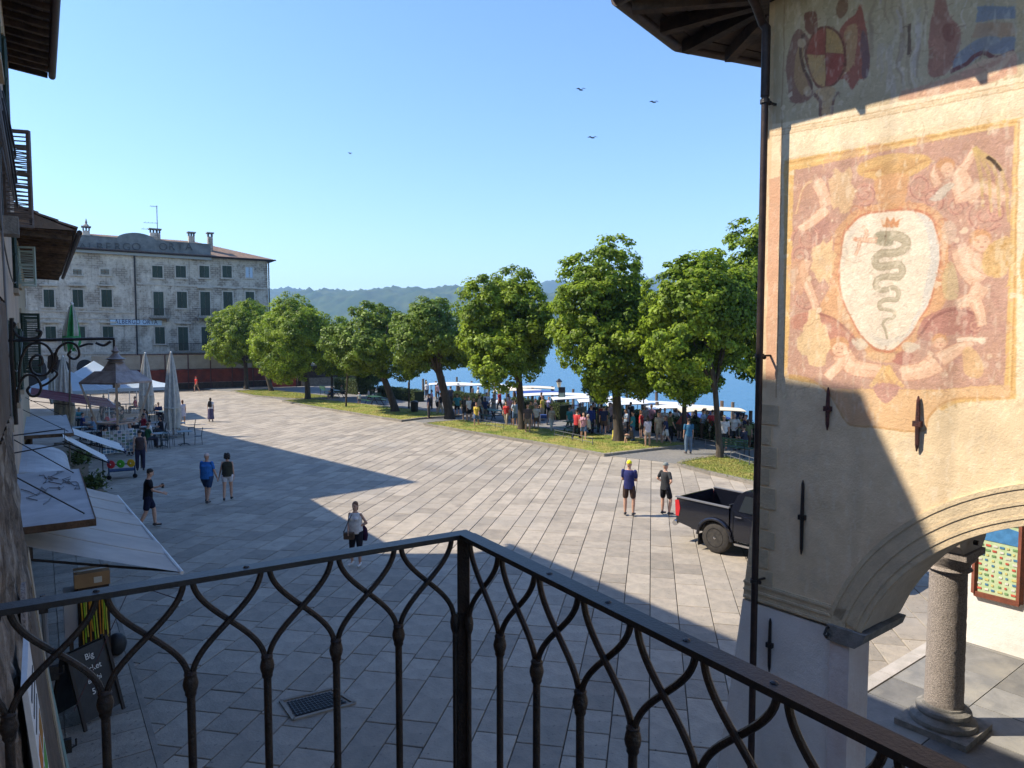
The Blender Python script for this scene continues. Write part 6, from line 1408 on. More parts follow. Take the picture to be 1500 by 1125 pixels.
def top_mb(J, fem, kind, fat, th=.014):
    mb = MB(); td = J['td']; a = fat + th
    lo = {'tee': .09, 'tank': .05, 'dress': .10, 'jacket': .14, 'blouse': .08}[kind]
    mb.rings([(J['pel'] - td * lo, .155 + a, .11 + a), (J['pel'] - td * (lo - .01), .17 + a, .12 + a), (J['pel'] + td * .02, .168 + a, .118 + a), (J['waist'], .142 + a * 1.3, .108 + a * 1.4), (J['chest'], .162 + a, .116 + a), (J['neck'] - td * .10, .168 + th * .6, .10 + th * .6), (J['neck'] - td * .055, .15, .085), (J['neck'] - td * .025, .10, .072), (J['neck'] - td * .02, .07, .065)], 18)
    if fem:
        for s in (-1, 1): mb.ball(J['chest'] + V3((s * .07, .098, 0)), .062 + th * .5, 8, 6)
    if kind in ('tee', 'jacket', 'blouse', 'dress'):
        f = {'tee': .72, 'blouse': .5, 'dress': .35, 'jacket': 1.0}[kind]
        for k in 'LR':
            r = .054 if not fem else .048
            cap(mb, J['sh' + k], J['sh' + k].lerp(J['el' + k], f * .9), r + th * .5, .048 + th * .8)
            if kind == 'jacket': cap(mb, J['el' + k], J['el' + k].lerp(J['wr' + k], .85), .052, .042)
    if kind == 'dress':
        k_ = J['pel'] - V3((0, 0, .1)); mid = (J['knL'] + J['knR']) / 2; mb.rings([(J['pel'], .17 + a, .12 + a), (k_, .19 + a, .14 + a), (J['pel'].lerp(mid, .8), .22 + a, .17 + a), (J['pel'].lerp(mid, .82), .20 + a, .16 + a)], 18)
    return mb
def bottom_mb(J, kind, fat, th=.012):
    mb = MB(); td = J['td']; a = fat + th
    mb.rings([(J['pel'] - td * .10, .10, .07), (J['pel'] - td * .08, .14 + a, .095 + a), (J['pel'] - td * .02, .168 + a, .118 + a), (J['pel'] + td * .09, .15 + a, .108 + a)], 16)
    f = {'shorts': .78, 'shortshorts': .45, 'long': 1, 'capri': 1, 'skirt': 0, 'maxi': 0}[kind]
    if kind in ('skirt', 'maxi'):
        e = (J['knL'] + J['knR']) / 2 if kind == 'skirt' else (J['anL'] + J['anR']) / 2 + V3((0, 0, .08))
        mb.rings([(J['pel'] + td * .05, .16 + a, .112 + a), (J['pel'] - td * .05, .185 + a, .135 + a), (J['pel'].lerp(e, .6), .20 + a, .165 + a), (J['pel'].lerp(e, .97), .23 + a, .19 + a), (e, .21 + a, .17 + a)], 18); return mb
    for k in 'LR':
        cap(mb, J['hp' + k], J['hp' + k].lerp(J['kn' + k], f * .93), .092 + a, (.080 if f < .9 else .066) + th)
        if kind in ('long', 'capri'): cap(mb, J['kn' + k], J['kn' + k].lerp(J['an' + k], .9 if kind == 'long' else .45), .064 + th, .056 + th * .5)
    return mb
def shoe_mb(J):
    mb = MB()
    for k in 'LR':
        d = (J['toe' + k] - J['an' + k]); d2 = V3((d.x, d.y, min(d.z, 0))).normalized(); heel = J['an' + k] + V3((0, 0, -.048)) - d2 * .035; cap(mb, heel, J['toe' + k] + V3((0, 0, -.006)), .040, .034, 8)
        cap(mb, J['an' + k] + V3((0, 0, -.01)), J['an' + k] + V3((0, 0, -.05)), .043, .042, 8)
    return mb
def hair_mb(J, kind):
    mb = MB(); h, hd = J['head'], J['hd']; fw = V3((0, hd.z, -hd.y))
    if kind == 'cap':
        mb.rings([(h + hd * .02 - fw * .0, .083, .103), (h + hd * .06, .082, .10), (h + hd * .10, .062, .078), (h + hd * .128, .02, .03)], 14); return mb
    if kind == 'hat':
        mb.rings([(h + hd * .055, .15, .16), (h + hd * .065, .15, .16), (h + hd * .068, .08, .095), (h + hd * .14, .07, .085), (h + hd * .145, .03, .04)], 14); return mb
    if kind == 'curly':
        for i in range(26): a = i * 2.4; e = (i / 26) * 2.0 - .75; mb.ball(h - fw * .03 + V3((math.cos(a) * .075, math.sin(a) * .08, 0)) * math.sqrt(max(.05, 1 - (e * .6) ** 2)) + hd * e * .085, .05, 7, 5)
        return mb
    mb.rings([(h - hd * .03 - fw * .035, .068, .062), (h + hd * .02 - fw * .018, .082, .088), (h + hd * .06 - fw * .008, .081, .096), (h + hd * .10 - fw * .005, .060, .078), (h + hd * .128, .02, .03)], 14)
    if kind == 'bob': cap(mb, h - fw * .035, h - fw * .045 - hd * .09, .078, .066, 12)
    if kind == 'long': cap(mb, h - fw * .035, h - fw * .06 - hd * .20, .078, .062, 12)
    return mb
PCACHE = {}
def cached(key, fn):
    if key not in PCACHE: PCACHE[key] = fn()
    return PCACHE[key]
def setm(o, m):
    me = o.data
    if not me.materials: me.materials.append(m)
    o.material_slots[0].link = 'OBJECT'; o.material_slots[0].material = m
def person(label, pos, yaw, pose, top, topc, bot, botc, hair='short', hairm=None, H=1.75, fem=False, fat=0.0, fine=False, shoes=None, hatm=None, group=None, bag=None, brim=None):
    J = skeleton(pose, fem); vx = .0085 if fine else .021; s = H / 1.78
    o = thing('person', label, 'person', pos, group, rz=yaw); o.scale = (s, s, s)
    def mk(nm, key, fn, m, sm=3):
        me = cached((nm, pose, fem, fat, fine) + key, lambda: remesh(fn(), vx, sm, nm)); c = bpy.data.objects.new(nm, me); COL.objects.link(c); c.parent = o; setm(c, m); return c
    mk('body', (), lambda: body_mb(J, fem, fat, fine), M_skin, 2 if fine else 1)
    mk('shirt' if top != 'dress' else 'dress', (top,), lambda: top_mb(J, fem, top, fat, .014 if fine else .02), clothmat(topc))
    if bot: mk({'skirt': 'skirt', 'maxi': 'skirt', 'long': 'trousers', 'capri': 'trousers'}.get(bot, 'shorts'), (bot,), lambda: bottom_mb(J, bot, fat, .012 if fine else .018), clothmat(botc))
    mk('shoes', (), lambda: shoe_mb(J), shoes or M_shoe, 1)
    mk('hat' if hair in ('cap', 'hat') else 'hair', (hair,), lambda: hair_mb(J, hair), hatm or hairm or M_hair, 1)
    h, hd = J['head'], J['hd']; fw = V3((0, hd.z, -hd.y))
    if hair == 'cap':
        bd = -1 if brim == 'back' else 1; mb = MB(); mb.rings([(h + hd * .035 + fw * bd * .06, .07, .004), (h + hd * .035 + fw * bd * .12, .068, .006), (h + hd * .028 + fw * bd * .165, .045, .004)], 10); c = link('brim', mb.mesh('brim'), hatm, o)
    if fine:
        mb = MB()
        for sx in (-1, 1): mb.ball(h + V3((sx * .030, 0, 0)) + fw * .088 + hd * .012, V3((.012, .006, .007)), 6, 4)
        link('eyes', mb.mesh('eyes'), M_black, o)
    if bag == 'pack':
        mb = MB(); b0 = J['chest'] - V3((0, .17, -.02)); mb.rings([(b0 - V3((0, 0, .24)), .10, .06), (b0 - V3((0, 0, .2)), .15, .085), (b0 + V3((0, 0, .12)), .14, .08), (b0 + V3((0, 0, .2)), .08, .05)], 12); c = link('backpack', mb.mesh('backpack', smooth=True), botc and M_black, o)
    return o, J, s
def yw(deg): return R(deg)          # 0 = facing away from the viewer, 180 = facing the viewer, 90 = facing left
# near figures
pos = G(522, 829); oW, J, s = person('woman in white sleeveless top and dark capris standing hand on hip, facing the viewer', pos, yw(165), 'hip1', 'tank', (.74, .70, .66), 'capri', (.025, .025, .035), 'bob', M_hairr, 1.60, True, .02, True, M_shoew)
mb = MB(); mb.box((0, 0, 0), (.26, .11, .18)); me = mb.mesh('bag_body'); bg_ = thing('shoulder_bag', 'brown leather shoulder bag hanging in front of the woman in white', 'bag', pos + V3((-.13, -.17, .80))); 
bo_ = link('bag_body', me, mat('brown_leather', (.14, .085, .05), .6, (.09, .055, .035), 8, .2, 40), bg_); md = bo_.modifiers.new('b', 'BEVEL'); md.width = .03; md.segments = 3
mb = MB(); mb.tube([(-.12, 0, .10), (-.04, .03, .30), (.06, .06, .50)], .009, 6); mb.tube([(-.13, .0, .0), (-.13, .0, .12)], .009, 6); link('bag_strap', mb.mesh('bag_strap'), M_black, bg_); mb = MB(); mb.box((0, -.058, .03), (.24, .01, .09)); link('bag_flap', mb.mesh('bag_flap'), mat('dark_leather', (.09, .055, .035), .5), bg_)
mb = MB(); mb.rings([((0.21, .05, .62), .05, .03), ((0.22, .05, .75), .07, .05), ((0.21, .05, .9), .06, .05), ((0.17, .05, 1.0), .03, .03)], 10); jk = solo('dark_jacket', MB(), M_black, 'dark jacket tied at the hip of the woman in white', 'jacket', pos); jk.data = mb.mesh('dark_jacket', smooth=True); jk.data.materials.append(clothmat((.05, .02, .05)))
p0 = G(218, 774); oM, J, s = person('man in black tee and shorts walking by the grey awning with one arm held forward', p0, yw(-62), 'smoke', 'tee', (.014, .014, .018), 'shorts', (.018, .02, .045), 'short', M_hairb, 1.80, False, .0, True, M_shoe)
mb = MB(); wr = J['wrR'] + J['fvR'] * .14; q = Matrix.Rotation(yw(-62), 3, 'Z') @ (wr * s) + p0; mb.tube([q, q + V3((.05, .0, -.03))], .006, 6); solo('cigarette', mb, M_white, 'small white cigarette held by the man in black', 'cigarette', tuple(q))
q = Matrix.Rotation(yw(-62), 3, 'Z') @ ((J['wrL'] + J['fvL'] * .1) * s) + p0; mb = MB(); mb.box(q, (.07, .02, .14)); solo('mobile_phone', mb, M_black, 'dark phone in the raised hand of the man in black', 'phone', tuple(q))
person('heavy man in bright blue tee and navy shorts walking away hand in hand', G(304, 737), yw(-8), 'holdhandR', 'tee', (.035, .16, .46), 'shorts', (.03, .06, .13), 'cap', None, 1.74, False, .045, True, M_shoe, hatm=mat('pale_cap', (.55, .42, .38), .9))
person('woman with curly black hair in olive top and white shorts walking away hand in hand', G(334, 733), yw(14), 'holdhandL', 'tank', (.05, .05, .035), 'shortshorts', (.66, .64, .66), 'curly', M_hairb, 1.66, True, .02, True, M_shoe)
person('man in yellow cap navy tee and brown shorts standing with arms crossed, back turned', G(921, 756), yw(-25), 'chest', 'tee', (.03, .035, .13), 'shorts', (.07, .045, .035), 'cap', None, 1.78, False, .0, True, M_shoe, hatm=mat('yellow_cap', (.80, .70, .02), .8), brim='front')
person('man in grey cap and black tee with hands on hips beside the pickup', G(974, 755), yw(-60), 'hips', 'tee', (.04, .042, .045), 'shorts', (.014, .014, .016), 'cap', None, 1.70, False, .0, True, M_shoe, hatm=mat('grey_cap', (.22, .24, .22), .9))
person('woman in white top and long dark skirt with backpack alone on the sunlit square', G(309, 618), yw(5), 'stand', 'blouse', (.70, .70, .72), 'maxi', (.10, .09, .16), 'bob', M_hair, 1.66, True, bag='pack')
person('woman in pale dress standing beside the closed parasols', G(268, 622), yw(40), 'stand', 'dress', (.55, .52, .58), None, (0, 0, 0), 'bob', M_hairr, 1.64, True)
person('person in red shirt and khaki shorts walking in front of the hoarding', G(288, 574), yw(150), 'walk', 'tee', (.55, .04, .03), 'shorts', (.20, .14, .09), 'cap', None, 1.72, hatm=mat('red_cap', (.45, .05, .04), .9))
# the crowd under the trees; at_head places a standing figure whose head top shows at this pixel
def at_head(px, hy, H=1.7):
    Y = (CAMH - H) * FPX / (hy - 500); p = PY(px, hy, Y); n_, t_ = FL.inv(p); 
    if n_ > 31.4: p = p - FL.N * (n_ - 31.4)
    return V3((p.x, p.y, .012))
W_, K_, N_ = (.72, .71, .70), (.02, .02, .024), (.03, .04, .10)
crowd = [
 (625, 559, 'stand', 'tee', W_, 'long', (.1, .1, .12), 'hat', 'person in white shirt and sun hat by the mooring posts, leftmost of the crowd', 180, 1, 0),
 (641, 561, 'stand', 'blouse', (.6, .35, .35), 'long', (.08, .08, .09), 'bob', 'person in faded pink shirt beside two mooring posts left of the thick trunk', 30, 1, 0),
 (650, 561, 'walk', 'tee', (.62, .58, .72), 'long', (.06, .06, .16), 'short', 'person in pale lilac shirt against the water left of the thick trunk', -60, 0, 0),
 (628, 577, 'stand', 'tee', N_, 'long', (.1, .09, .08), 'short', 'man in navy shirt standing right of the litter bin', 90, 0, 1),
 (640, 581, 'bend', 'tee', W_, 'shorts', K_, 'cap', 'person in white tee and black shorts bending over beside the thick trunk', -70, 0, 0),
 (681, 581, 'stand', 'tee', K_, 'shorts', (.05, .05, .06), 'short', 'man in black with a pale backpack just right of the thick trunk', 10, 0, 1),
 (694, 583, 'hips', 'tank', (.03, .03, .05), 'shortshorts', (.06, .06, .09), 'long', 'woman in black top and short shorts right of the thick trunk', 160, 1, 0),
 (713, 575, 'stand', 'tee', (.62, .66, .72), 'long', (.05, .05, .06), 'short', 'man in pale blue shirt behind the green bench', 190, 0, 0),
 (723, 578, 'phone', 'blouse', (.25, .22, .18), 'skirt', (.3, .28, .24), 'long', 'woman in brown patterned blouse behind the green bench', 150, 1, 0),
 (732, 572, 'walk2', 'tee', (.50, .04, .05), 'long', (.05, .05, .06), 'short', 'person in crimson shirt near the moored boats, left of the pointed tree', 60, 0, 0),
 (745, 577, 'stand', 'tee', (.66, .60, .62), 'shorts', (.1, .1, .12), 'bob', 'person in off white top just left of the dark middle trunk', -30, 1, 0),
 (754, 585, 'stand', 'jacket', (.12, .11, .06), 'long', (.03, .03, .03), 'long', 'person in olive jacket touching the left side of the middle trunk', 20, 1, 1),
 (773, 592, 'stand', 'tee', (.10, .08, .08), 'shorts', (.25, .2, .16), 'short', 'person in dark brown tee just right of the middle trunk', 170, 0, 0),
 (784, 584, 'phone', 'tee', (.42, .30, .22), 'shorts', (.1, .1, .1), 'bob', 'person in tan top near the pram right of the middle trunk', -120, 1, 0),
 (793, 575, 'stand', 'jacket', K_, 'long', K_, 'short', 'tall man dressed in black with backpack in the gap between two big trees', 60, 0, 1),
 (804, 581, 'hips', 'tank', (.55, .50, .72), 'shortshorts', (.03, .03, .04), 'bob', 'woman in lilac top and black shorts left of the dark hedge', 170, 1, 0),
 (839, 593, 'stand', 'dress', (.62, .56, .55), None, K_, 'long', 'woman in pale dress at the left edge of the group by the tallest tree', 160, 1, 0),
 (847, 597, 'walk', 'blouse', (.45, .48, .40), 'long', (.08, .07, .06), 'long', 'woman in sage blouse in the group left of the tallest tree', 80, 1, 0),
 (854, 589, 'stand', 'tee', (.20, .20, .15), 'shorts', (.05, .05, .05), 'cap', 'person in white cap and khaki shirt left of the tallest tree', 20, 0, 0),
 (866, 594, 'stand', 'jacket', (.03, .05, .22), 'long', (.03, .03, .06), 'short', 'person in dark blue jacket behind the seated man in white', -30, 0, 0),
 (881, 592, 'hips', 'jacket', (.42, .05, .025), 'long', K_, 'bob', 'person in rust red jacket and black trousers left of the yellow painted trunk', 10, 1, 0),
 (893, 590, 'stand', 'tee', (.60, .45, .48), 'shorts', (.1, .1, .12), 'short', 'person in dusty pink shirt half hidden by the tallest tree trunk', 150, 0, 0),
 (924, 589, 'stand', 'jacket', (.03, .03, .03), 'long', (.55, .18, .03), 'short', 'person in black jacket and orange trousers right of the tallest tree', 30, 0, 1),
 (918, 594, 'stand', 'tee', (.3, .3, .32), 'shorts', (.55, .3, .2), 'bob', 'person in grey tee beside the orange trousers', 200, 1, 0),
 (944, 594, 'stand', 'tee', (.32, .31, .33), 'long', (.08, .08, .08), 'short', 'grey haired person in grey tee right of the tallest tree', 170, 0, 0),
 (949, 610, 'stand', 'tee', (.70, .62, .66), 'shortshorts', (.35, .3, .26), 'bob', 'person in white tee with pink backpack at the end of the middle grass bed', 20, 1, 0),
 (967, 598, 'phone', 'tank', (.60, .42, .36), 'skirt', (.2, .1, .1), 'bob', 'woman in salmon top left of the black skirted woman', -150, 1, 0),
 (974, 598, 'stand', 'blouse', (.62, .60, .56), 'maxi', K_, 'bob', 'woman in cream blouse and long black skirt in the middle of the path opening', 170, 1, 0),
 (995, 611, 'bend', 'tee', (.42, .09, .05), 'shorts', (.12, .1, .08), 'short', 'person in brick red shirt leaning forward left of the slim trunk', -60, 0, 0),
 (1009, 613, 'stand', 'tee', (.05, .16, .28), 'long', (.14, .20, .27), 'short', 'person in blue tee and pale jeans standing at the gap between grass beds', 10, 0, 0),
 (1029, 596, 'hips', 'tee', (.22, .10, .32), 'shorts', (.03, .03, .05), 'bob', 'person in purple tee in front of the right hedge', 160, 1, 0),
 (1061, 609, 'stand', 'tee', (.72, .70, .66), 'shorts', (.03, .03, .03), 'hat', 'man in white shirt and straw hat just right of the nearest slim trunk', -20, 0, 0),
 (1076, 606, 'hips', 'tee', (.70, .68, .62), 'shorts', (.05, .05, .05), 'short', 'grey haired man in cream shirt beside the straw hatted man', 150, 0, 0),
 (540, 570, 'walk', 'tee', (.5, .4, .35), 'shorts', (.3, .2, .15), 'short', 'child in beige tee left of the green bench on the far promenade', 80, 0, 0),
 (526, 575, 'stand', 'tee', (.62, .64, .68), 'shorts', (.1, .1, .2), 'cap', 'child in white tee and cap beside the young thin tree', 20, 0, 0),
 (660, 566, 'stand', 'tee', (.08, .08, .10), 'long', (.05, .05, .05), 'short', 'dark dressed person on the quay right of the thick trunk', 30, 0, 0),
 (700, 566, 'walk2', 'tee', (.66, .65, .62), 'shorts', (.1, .1, .1), 'cap', 'person in white on the quay behind the black dressed pair', -80, 0, 0),
]
for (px, hy, pose, top, tc_, bot, bc, hair, lab, yaw, fem, pack) in crowd:
    H = 1.62 + .12 * (not fem) + rng.uniform(-.04, .05)
    if lab.startswith('child'): H = 1.12
    hm = rng.choice([M_hair, M_hairb, M_hairr, M_hair]) if 'grey haired' not in lab else M_hairg
    person(lab, at_head(px, hy, H if pose != 'bend' else 1.35), yw(yaw), pose, top, tc_, bot, bc, hair, hm, H, bool(fem), hatm=(mat('straw_hat', (.55, .46, .30), .9) if hair == 'hat' else mat('white_cap', (.7, .7, .7), .9)) if hair in ('cap', 'hat') else None, bag='pack' if pack else None, group='people strolling under the trees')
TC = [('white', W_), ('black', K_), ('navy', N_), ('red', (.5, .05, .05)), ('yellow', (.6, .45, .08)), ('pale blue', (.42, .52, .66)), ('olive', (.16, .17, .07)), ('pink', (.62, .32, .38)), ('beige', (.5, .42, .32)), ('teal', (.05, .26, .28))]
BC = [('black', K_), ('beige', (.42, .36, .28)), ('denim', (.1, .16, .28)), ('white', (.62, .62, .6)), ('brown', (.14, .09, .06))]
LM = [(686, 716, 'near the picnic table of the middle bed', 571, 588), (738, 760, 'just left of the dark middle trunk', 576, 592), (776, 812, 'between the middle trunk and the left lamp', 578, 598), (834, 872, 'in the group by the shaded picnic table', 584, 603), (884, 902, 'close behind the tallest tree', 588, 600), (915, 958, 'right of the tallest tree', 586, 606), (962, 1000, 'left of the slim second row tree', 592, 608), (1018, 1048, 'along the right hand hedge', 594, 606), (1084, 1100, 'in the shade beside the downpipe', 604, 616), (630, 676, 'around the thick leaning trunk', 564, 582)]
r_ = random.Random(21); PO = ['stand', 'walk', 'walk2', 'hips', 'phone', 'hip1']
for i, (x0, x1, where, h0, h1) in enumerate(LM):
    for j in range(4):
        tn, tc_ = TC[(i * 3 + j * 4) % 10]; bn, bc = BC[(i + j * 2) % 5]; fem = (i + j) % 2; bk_ = ['shorts', 'long'][(i + j // 2) % 2]
        person('person in %s top and %s %s %s' % (tn, bn, 'shorts' if bk_ == 'shorts' else 'trousers', where), at_head(x0 + (x1 - x0) * (j + r_.random() * .7) / 4, r_.uniform(h0, h1), 1.66), yw(r_.uniform(0, 360)), PO[(i * 2 + j) % 6], 'tee', tc_, bk_, bc, ['short', 'bob', 'cap', 'long'][(i + j) % 4] if fem else 'short', r_.choice([M_hair, M_hairb, M_hairr]), 1.60 + .14 * (1 - fem), bool(fem), hatm=mat('white_cap', (.7, .7, .7), .9) if (i + j) % 4 == 2 and fem else None, group='people strolling under the trees')
# ------------------------------------------------------------------ benches and picnic tables of the garden
def bench(label, pos, rz, m=M_green, L=1.8, back=True, group='green benches of the garden'):
    o = thing('park_bench', label, 'bench', pos, group, rz=rz)
    for y in (-.16, -.05, .06, .17): mb = MB(); mb.box((0, y, .45), (L, .09, .035)); link('seat_slat', mb.mesh('seat_slat'), m, o)
    if back:
        for z in (.60, .72, .84): mb = MB(); mb.box((0, .24 + (z - .6) * .2, z), (L, .03, .09)); link('back_slat', mb.mesh('back_slat'), m, o)
    for x in (-L / 2 + .2, L / 2 - .2):
        mb = MB(); mb.tube([(x, -.2, 0), (x, -.18, .42), (x, .2, .42)], .022, 6); mb.tube([(x, .24, 0), (x, .22, .45), (x, .30, .9)], .022, 6); link('leg_frame', mb.mesh('leg_frame'), M_iron, o)
    return o
def ptable(label, pos, rz, m=M_green, L=1.9):
    o = thing('picnic_table', label, 'table', pos, 'green picnic tables of the garden', rz=rz)
    for k in range(5): mb = MB(); mb.box((0, -.32 + k * .16, .74), (L, .145, .035)); link('table_board', mb.mesh('table_board'), m, o)
    for s in (-1, 1):
        for k in range(2): mb = MB(); mb.box((0, s * (.66 + k * .14), .44), (L, .125, .035)); link('seat_board', mb.mesh('seat_board'), m, o)
    for x in (-L / 2 + .3, L / 2 - .3):
        for s in (-1, 1): mb = MB(); mb.bar((x, s * .62, 0), (x, s * .2, .74), .05, .05); link('leg', mb.mesh('leg'), M_iron, o)
        mb = MB(); mb.bar((x, -.8, .41), (x, .8, .41), .05, .05); link('cross_beam', mb.mesh('cross_beam'), M_iron, o)
    return o
rzl = FL.rz + math.pi / 2
ptable('green picnic table left of the litter bin on the long promenade', G(548, 593), rzl); ptable('green picnic table behind the middle grass bed left of the dark trunk', G(722, 616), rzl); ptable('green picnic table in the shade where the man in white sits', G(846, 637), rzl)
ptable('dark green picnic table at the far right beside the downpipe', G(1092, 654), rzl); ptable('far green picnic table near the hotel side trees', G(492, 583), rzl)
bench('green bench with people just right of the thick middle trunk', G(705, 607), rzl); bench('green slatted bench in front of the waterside bushes', G(557, 589), rzl); bench('shaded bench at the right behind the nearest grass bed', G(1075, 668), rzl + .1); bench('small bench under the tree by the far promenade kiosk', G(476, 578), rzl); bench('shaded bench between the path opening and the slim trunk', G(1010, 642), rzl)
def seated(lab, px, py, yaw, topc, botc, hair='short', fem=0, grp='people sitting in the garden', top='tee', bot='shorts', H=1.7, hm=None):
    return person(lab, V3(tuple(G(px, py))) , yaw, 'sit', top, topc, bot, botc, hair, hm or rng.choice([M_hair, M_hairb]), H, bool(fem), group=grp)
seated('person in white tee sitting on the picnic table bench left of the yellow painted trunk', 862, 640, yw(70), W_, (.1, .1, .12), hm=M_hairg); seated('child in dark clothes sitting at the foot of the tallest tree', 925, 652, yw(60), (.14, .1, .08), (.05, .05, .05), H=1.3)
seated('person in grey sitting low behind the tallest trunk', 912, 645, yw(160), (.25, .25, .28), (.05, .05, .06), fem=1); seated('person in dark blue sitting near the pram', 778, 620, yw(100), (.05, .06, .14), (.05, .05, .06)); seated('person in beige sitting by the middle trunk', 752, 617, yw(40), (.4, .34, .28), (.1, .1, .1), fem=1)
seated('person in black sitting at the far picnic table', 487, 585, yw(80), K_, K_); seated('person in khaki sitting at the far picnic table', 500, 583, yw(-90), (.3, .28, .2), K_)
seated('dark clothed person sitting at the right hand picnic table', 1090, 662, yw(30), (.04, .04, .06), (.16, .22, .3), bot='long')
# yellow painted trunk foot, bin, lamps, posters, low rails, pram
b_ = G(906, 646); mb = MB(); mb.tube([b_ + V3((-.05, -.12, .10)), b_ + V3((-.05, -.1, .62))], [.34, .30], 12); solo('yellow_wrap', mb, mat('yellow_wrap', (.62, .50, .04), .8, (.4, .34, .08), 6), 'yellow wrap round the foot of the tallest tree', 'wrap', tuple(b_))
b_ = G(607, 605); lb_ = thing('litter_bin', 'black round litter bin at the end of the long grass bed', 'litter bin', b_); mb = MB(); mb.lathe(b_, [(.25, 0), (.27, .05), (.30, .75), (.31, .8)], 14); part('drum', mb, M_black, lb_, smooth=True); mb = MB(); mb.lathe(b_, [(.32, .8), (.33, .84), (.22, .93), (.05, .96)], 14); part('lid', mb, M_iron, lb_, smooth=True)
def lamp(label, px, ytop, Y):
    p = PY(px, ytop, Y); zt_ = p.z; b0 = V3((p.x, p.y, 0)); o = thing('street_lamp', label, 'street lamp', b0, 'old style lamps on the quay')
    mb = MB(); mb.lathe(b0, [(.16, 0), (.15, .3), (.07, .45), (.05, 1.2), (.04, zt_ - .75), (.07, zt_ - .72)], 10); part('post', mb, M_iron, o, smooth=True)
    mb = MB(); mb.lathe(b0, [(.10, zt_ - .70), (.20, zt_ - .28)], 6); part('glass', mb, mat('lamp_glass', (.50, .44, .32), .2, spec=.6), o); mb = MB(); mb.lathe(b0, [(.23, zt_ - .28), (.24, zt_ - .24), (.12, zt_ - .1), (.03, zt_ - .04), (.02, zt_)], 6); part('hood', mb, M_iron, o)
lamp('left old style lamp on the quay beside the dark poster', 819, 554, 53); lamp('right old style lamp on the quay beside the white poster board', 873, 559, 49); lamp('distant lamp among the mooring posts right of the tallest tree', 943, 568, 47)
def poster(label, px, y0, y1, Y, w_, m):
    a = PY(px, y0, Y); b_ = PY(px, y1, Y); o = thing('poster_stand', label, 'poster stand', V3((a.x, a.y, 0)), 'poster stands on the quay'); mb = MB(); mb.box((a.x, a.y, (a.z + b_.z) / 2), (w_, .08, a.z - b_.z)); part('board', mb, m, o)
    mb = MB(); mb.box((a.x, a.y, b_.z / 2), (w_ * .2, .07, b_.z)); part('stand', mb, M_iron, o); mb = MB(); mb.box((a.x, a.y - .045, (a.z + b_.z) / 2 - .1), (w_ * .8, .008, (a.z - b_.z) * .5)); part('print', mb, clothmat((.25, .32, .28)), o)
poster('dark tall poster stand beside the left quay lamp', 823, 567, 592, 52, .5, M_black); poster('white poster board left of the right quay lamp', 868, 573, 592, 48.5, .45, M_white); poster('second white poster board right of the right quay lamp', 880, 576, 594, 48, .4, M_white)
def lowrail(label, a, b_, n=4):
    a, b_ = V3(a), V3(b_); o = thing('low_railing', label, 'railing', a, 'low metal rails along the grass')
    for i in range(n + 1): p = a.lerp(b_, i / n); mb = MB(); mb.bar(p, p + V3((0, 0, .5)), .03, .03); part('post', mb, M_cable, o)
    for z in (.48, .25): mb = MB(); mb.bar(a + V3((0, 0, z)), b_ + V3((0, 0, z)), .02, .02); part('rail', mb, M_cable, o)
lowrail('low grey rail behind the middle grass bed beside the picnic table', G(690, 622), G(738, 632)); lowrail('low grey rail in front of the shaded picnic table', G(812, 642), G(868, 655)); lowrail('low rail in the shade right of the path opening', G(960, 642), G(1050, 661), 6); lowrail('low rail behind the nearest grass bed by the slim trunk', G(1058, 672), G(1112, 690))
p = G(796, 622); pr = thing('pram', 'blue folding pram parked right of the dark middle trunk', 'pram', p)
mb = MB(); mb.box(p + V3((0, 0, .55)), (.4, .5, .22)); mb.rings([(p + V3((-.18, .12, .7)), .2, .22), (p + V3((.18, .12, .7)), .2, .22)], 10); part('seat', mb, clothmat((.04, .08, .25)), pr)
mb = MB(); [mb.tube([p + V3((s * .22, -.25, .12)), p + V3((s * .22, .35, 1.0))], .014, 5) for s in (-1, 1)]; part('frame', mb, M_cable, pr)
for s in (-1, 1):
    for y in (-.28, .25): mb = MB(); mb.lathe(p + V3((s * .24, y, .12)), [(.12, -.02), (.12, .02)], 12, rot=Matrix.Rotation(R(90), 3, 'Y')); part('wheel', mb, M_black, pr)
# birds: tiny gulls and swifts
for lab, px, py, Y, sp, bk_ in (('leftmost tiny bird high over the middle of the square', 513, 225, 90, .5, 1), ('highest dark bird left of the eaves', 851, 132, 60, .75, 1), ('dark bird with flat wings nearest to the eaves', 958, 150, 60, .75, 0), ('lowest of the three birds below the eaves', 868, 202, 60, .8, 0)):
    c = PY(px, py, Y); o = thing('bird', lab, 'bird', c, 'birds in the sky'); mb = MB(); mb.rings([(c + V3((-.16, 0, 0)), .01, .01), (c + V3((-.05, 0, 0)), .05, .05), (c + V3((.1, 0, 0)), .05, .045), (c + V3((.2, 0, .01)), .012, .012)], 8, xa=V3((0, 1, 0))); part('body', mb, M_black, o)
    for s in (-1, 1): mb = MB(); w0 = c + V3((0, s * .03, .02)); e = c + V3((s * sp * .55, 0, .10 if bk_ else .03)); m_ = c + V3((s * sp * .25, 0, .16 if bk_ else .12)); mb.extr([c + V3((s * .0, -.06, .02)), m_ + V3((0, -.07, 0)), e, m_ + V3((0, .07, 0)), c + V3((0, .06, .02))], (0, 0, .012)); part('wing', mb, M_black, o)
    if False: pass
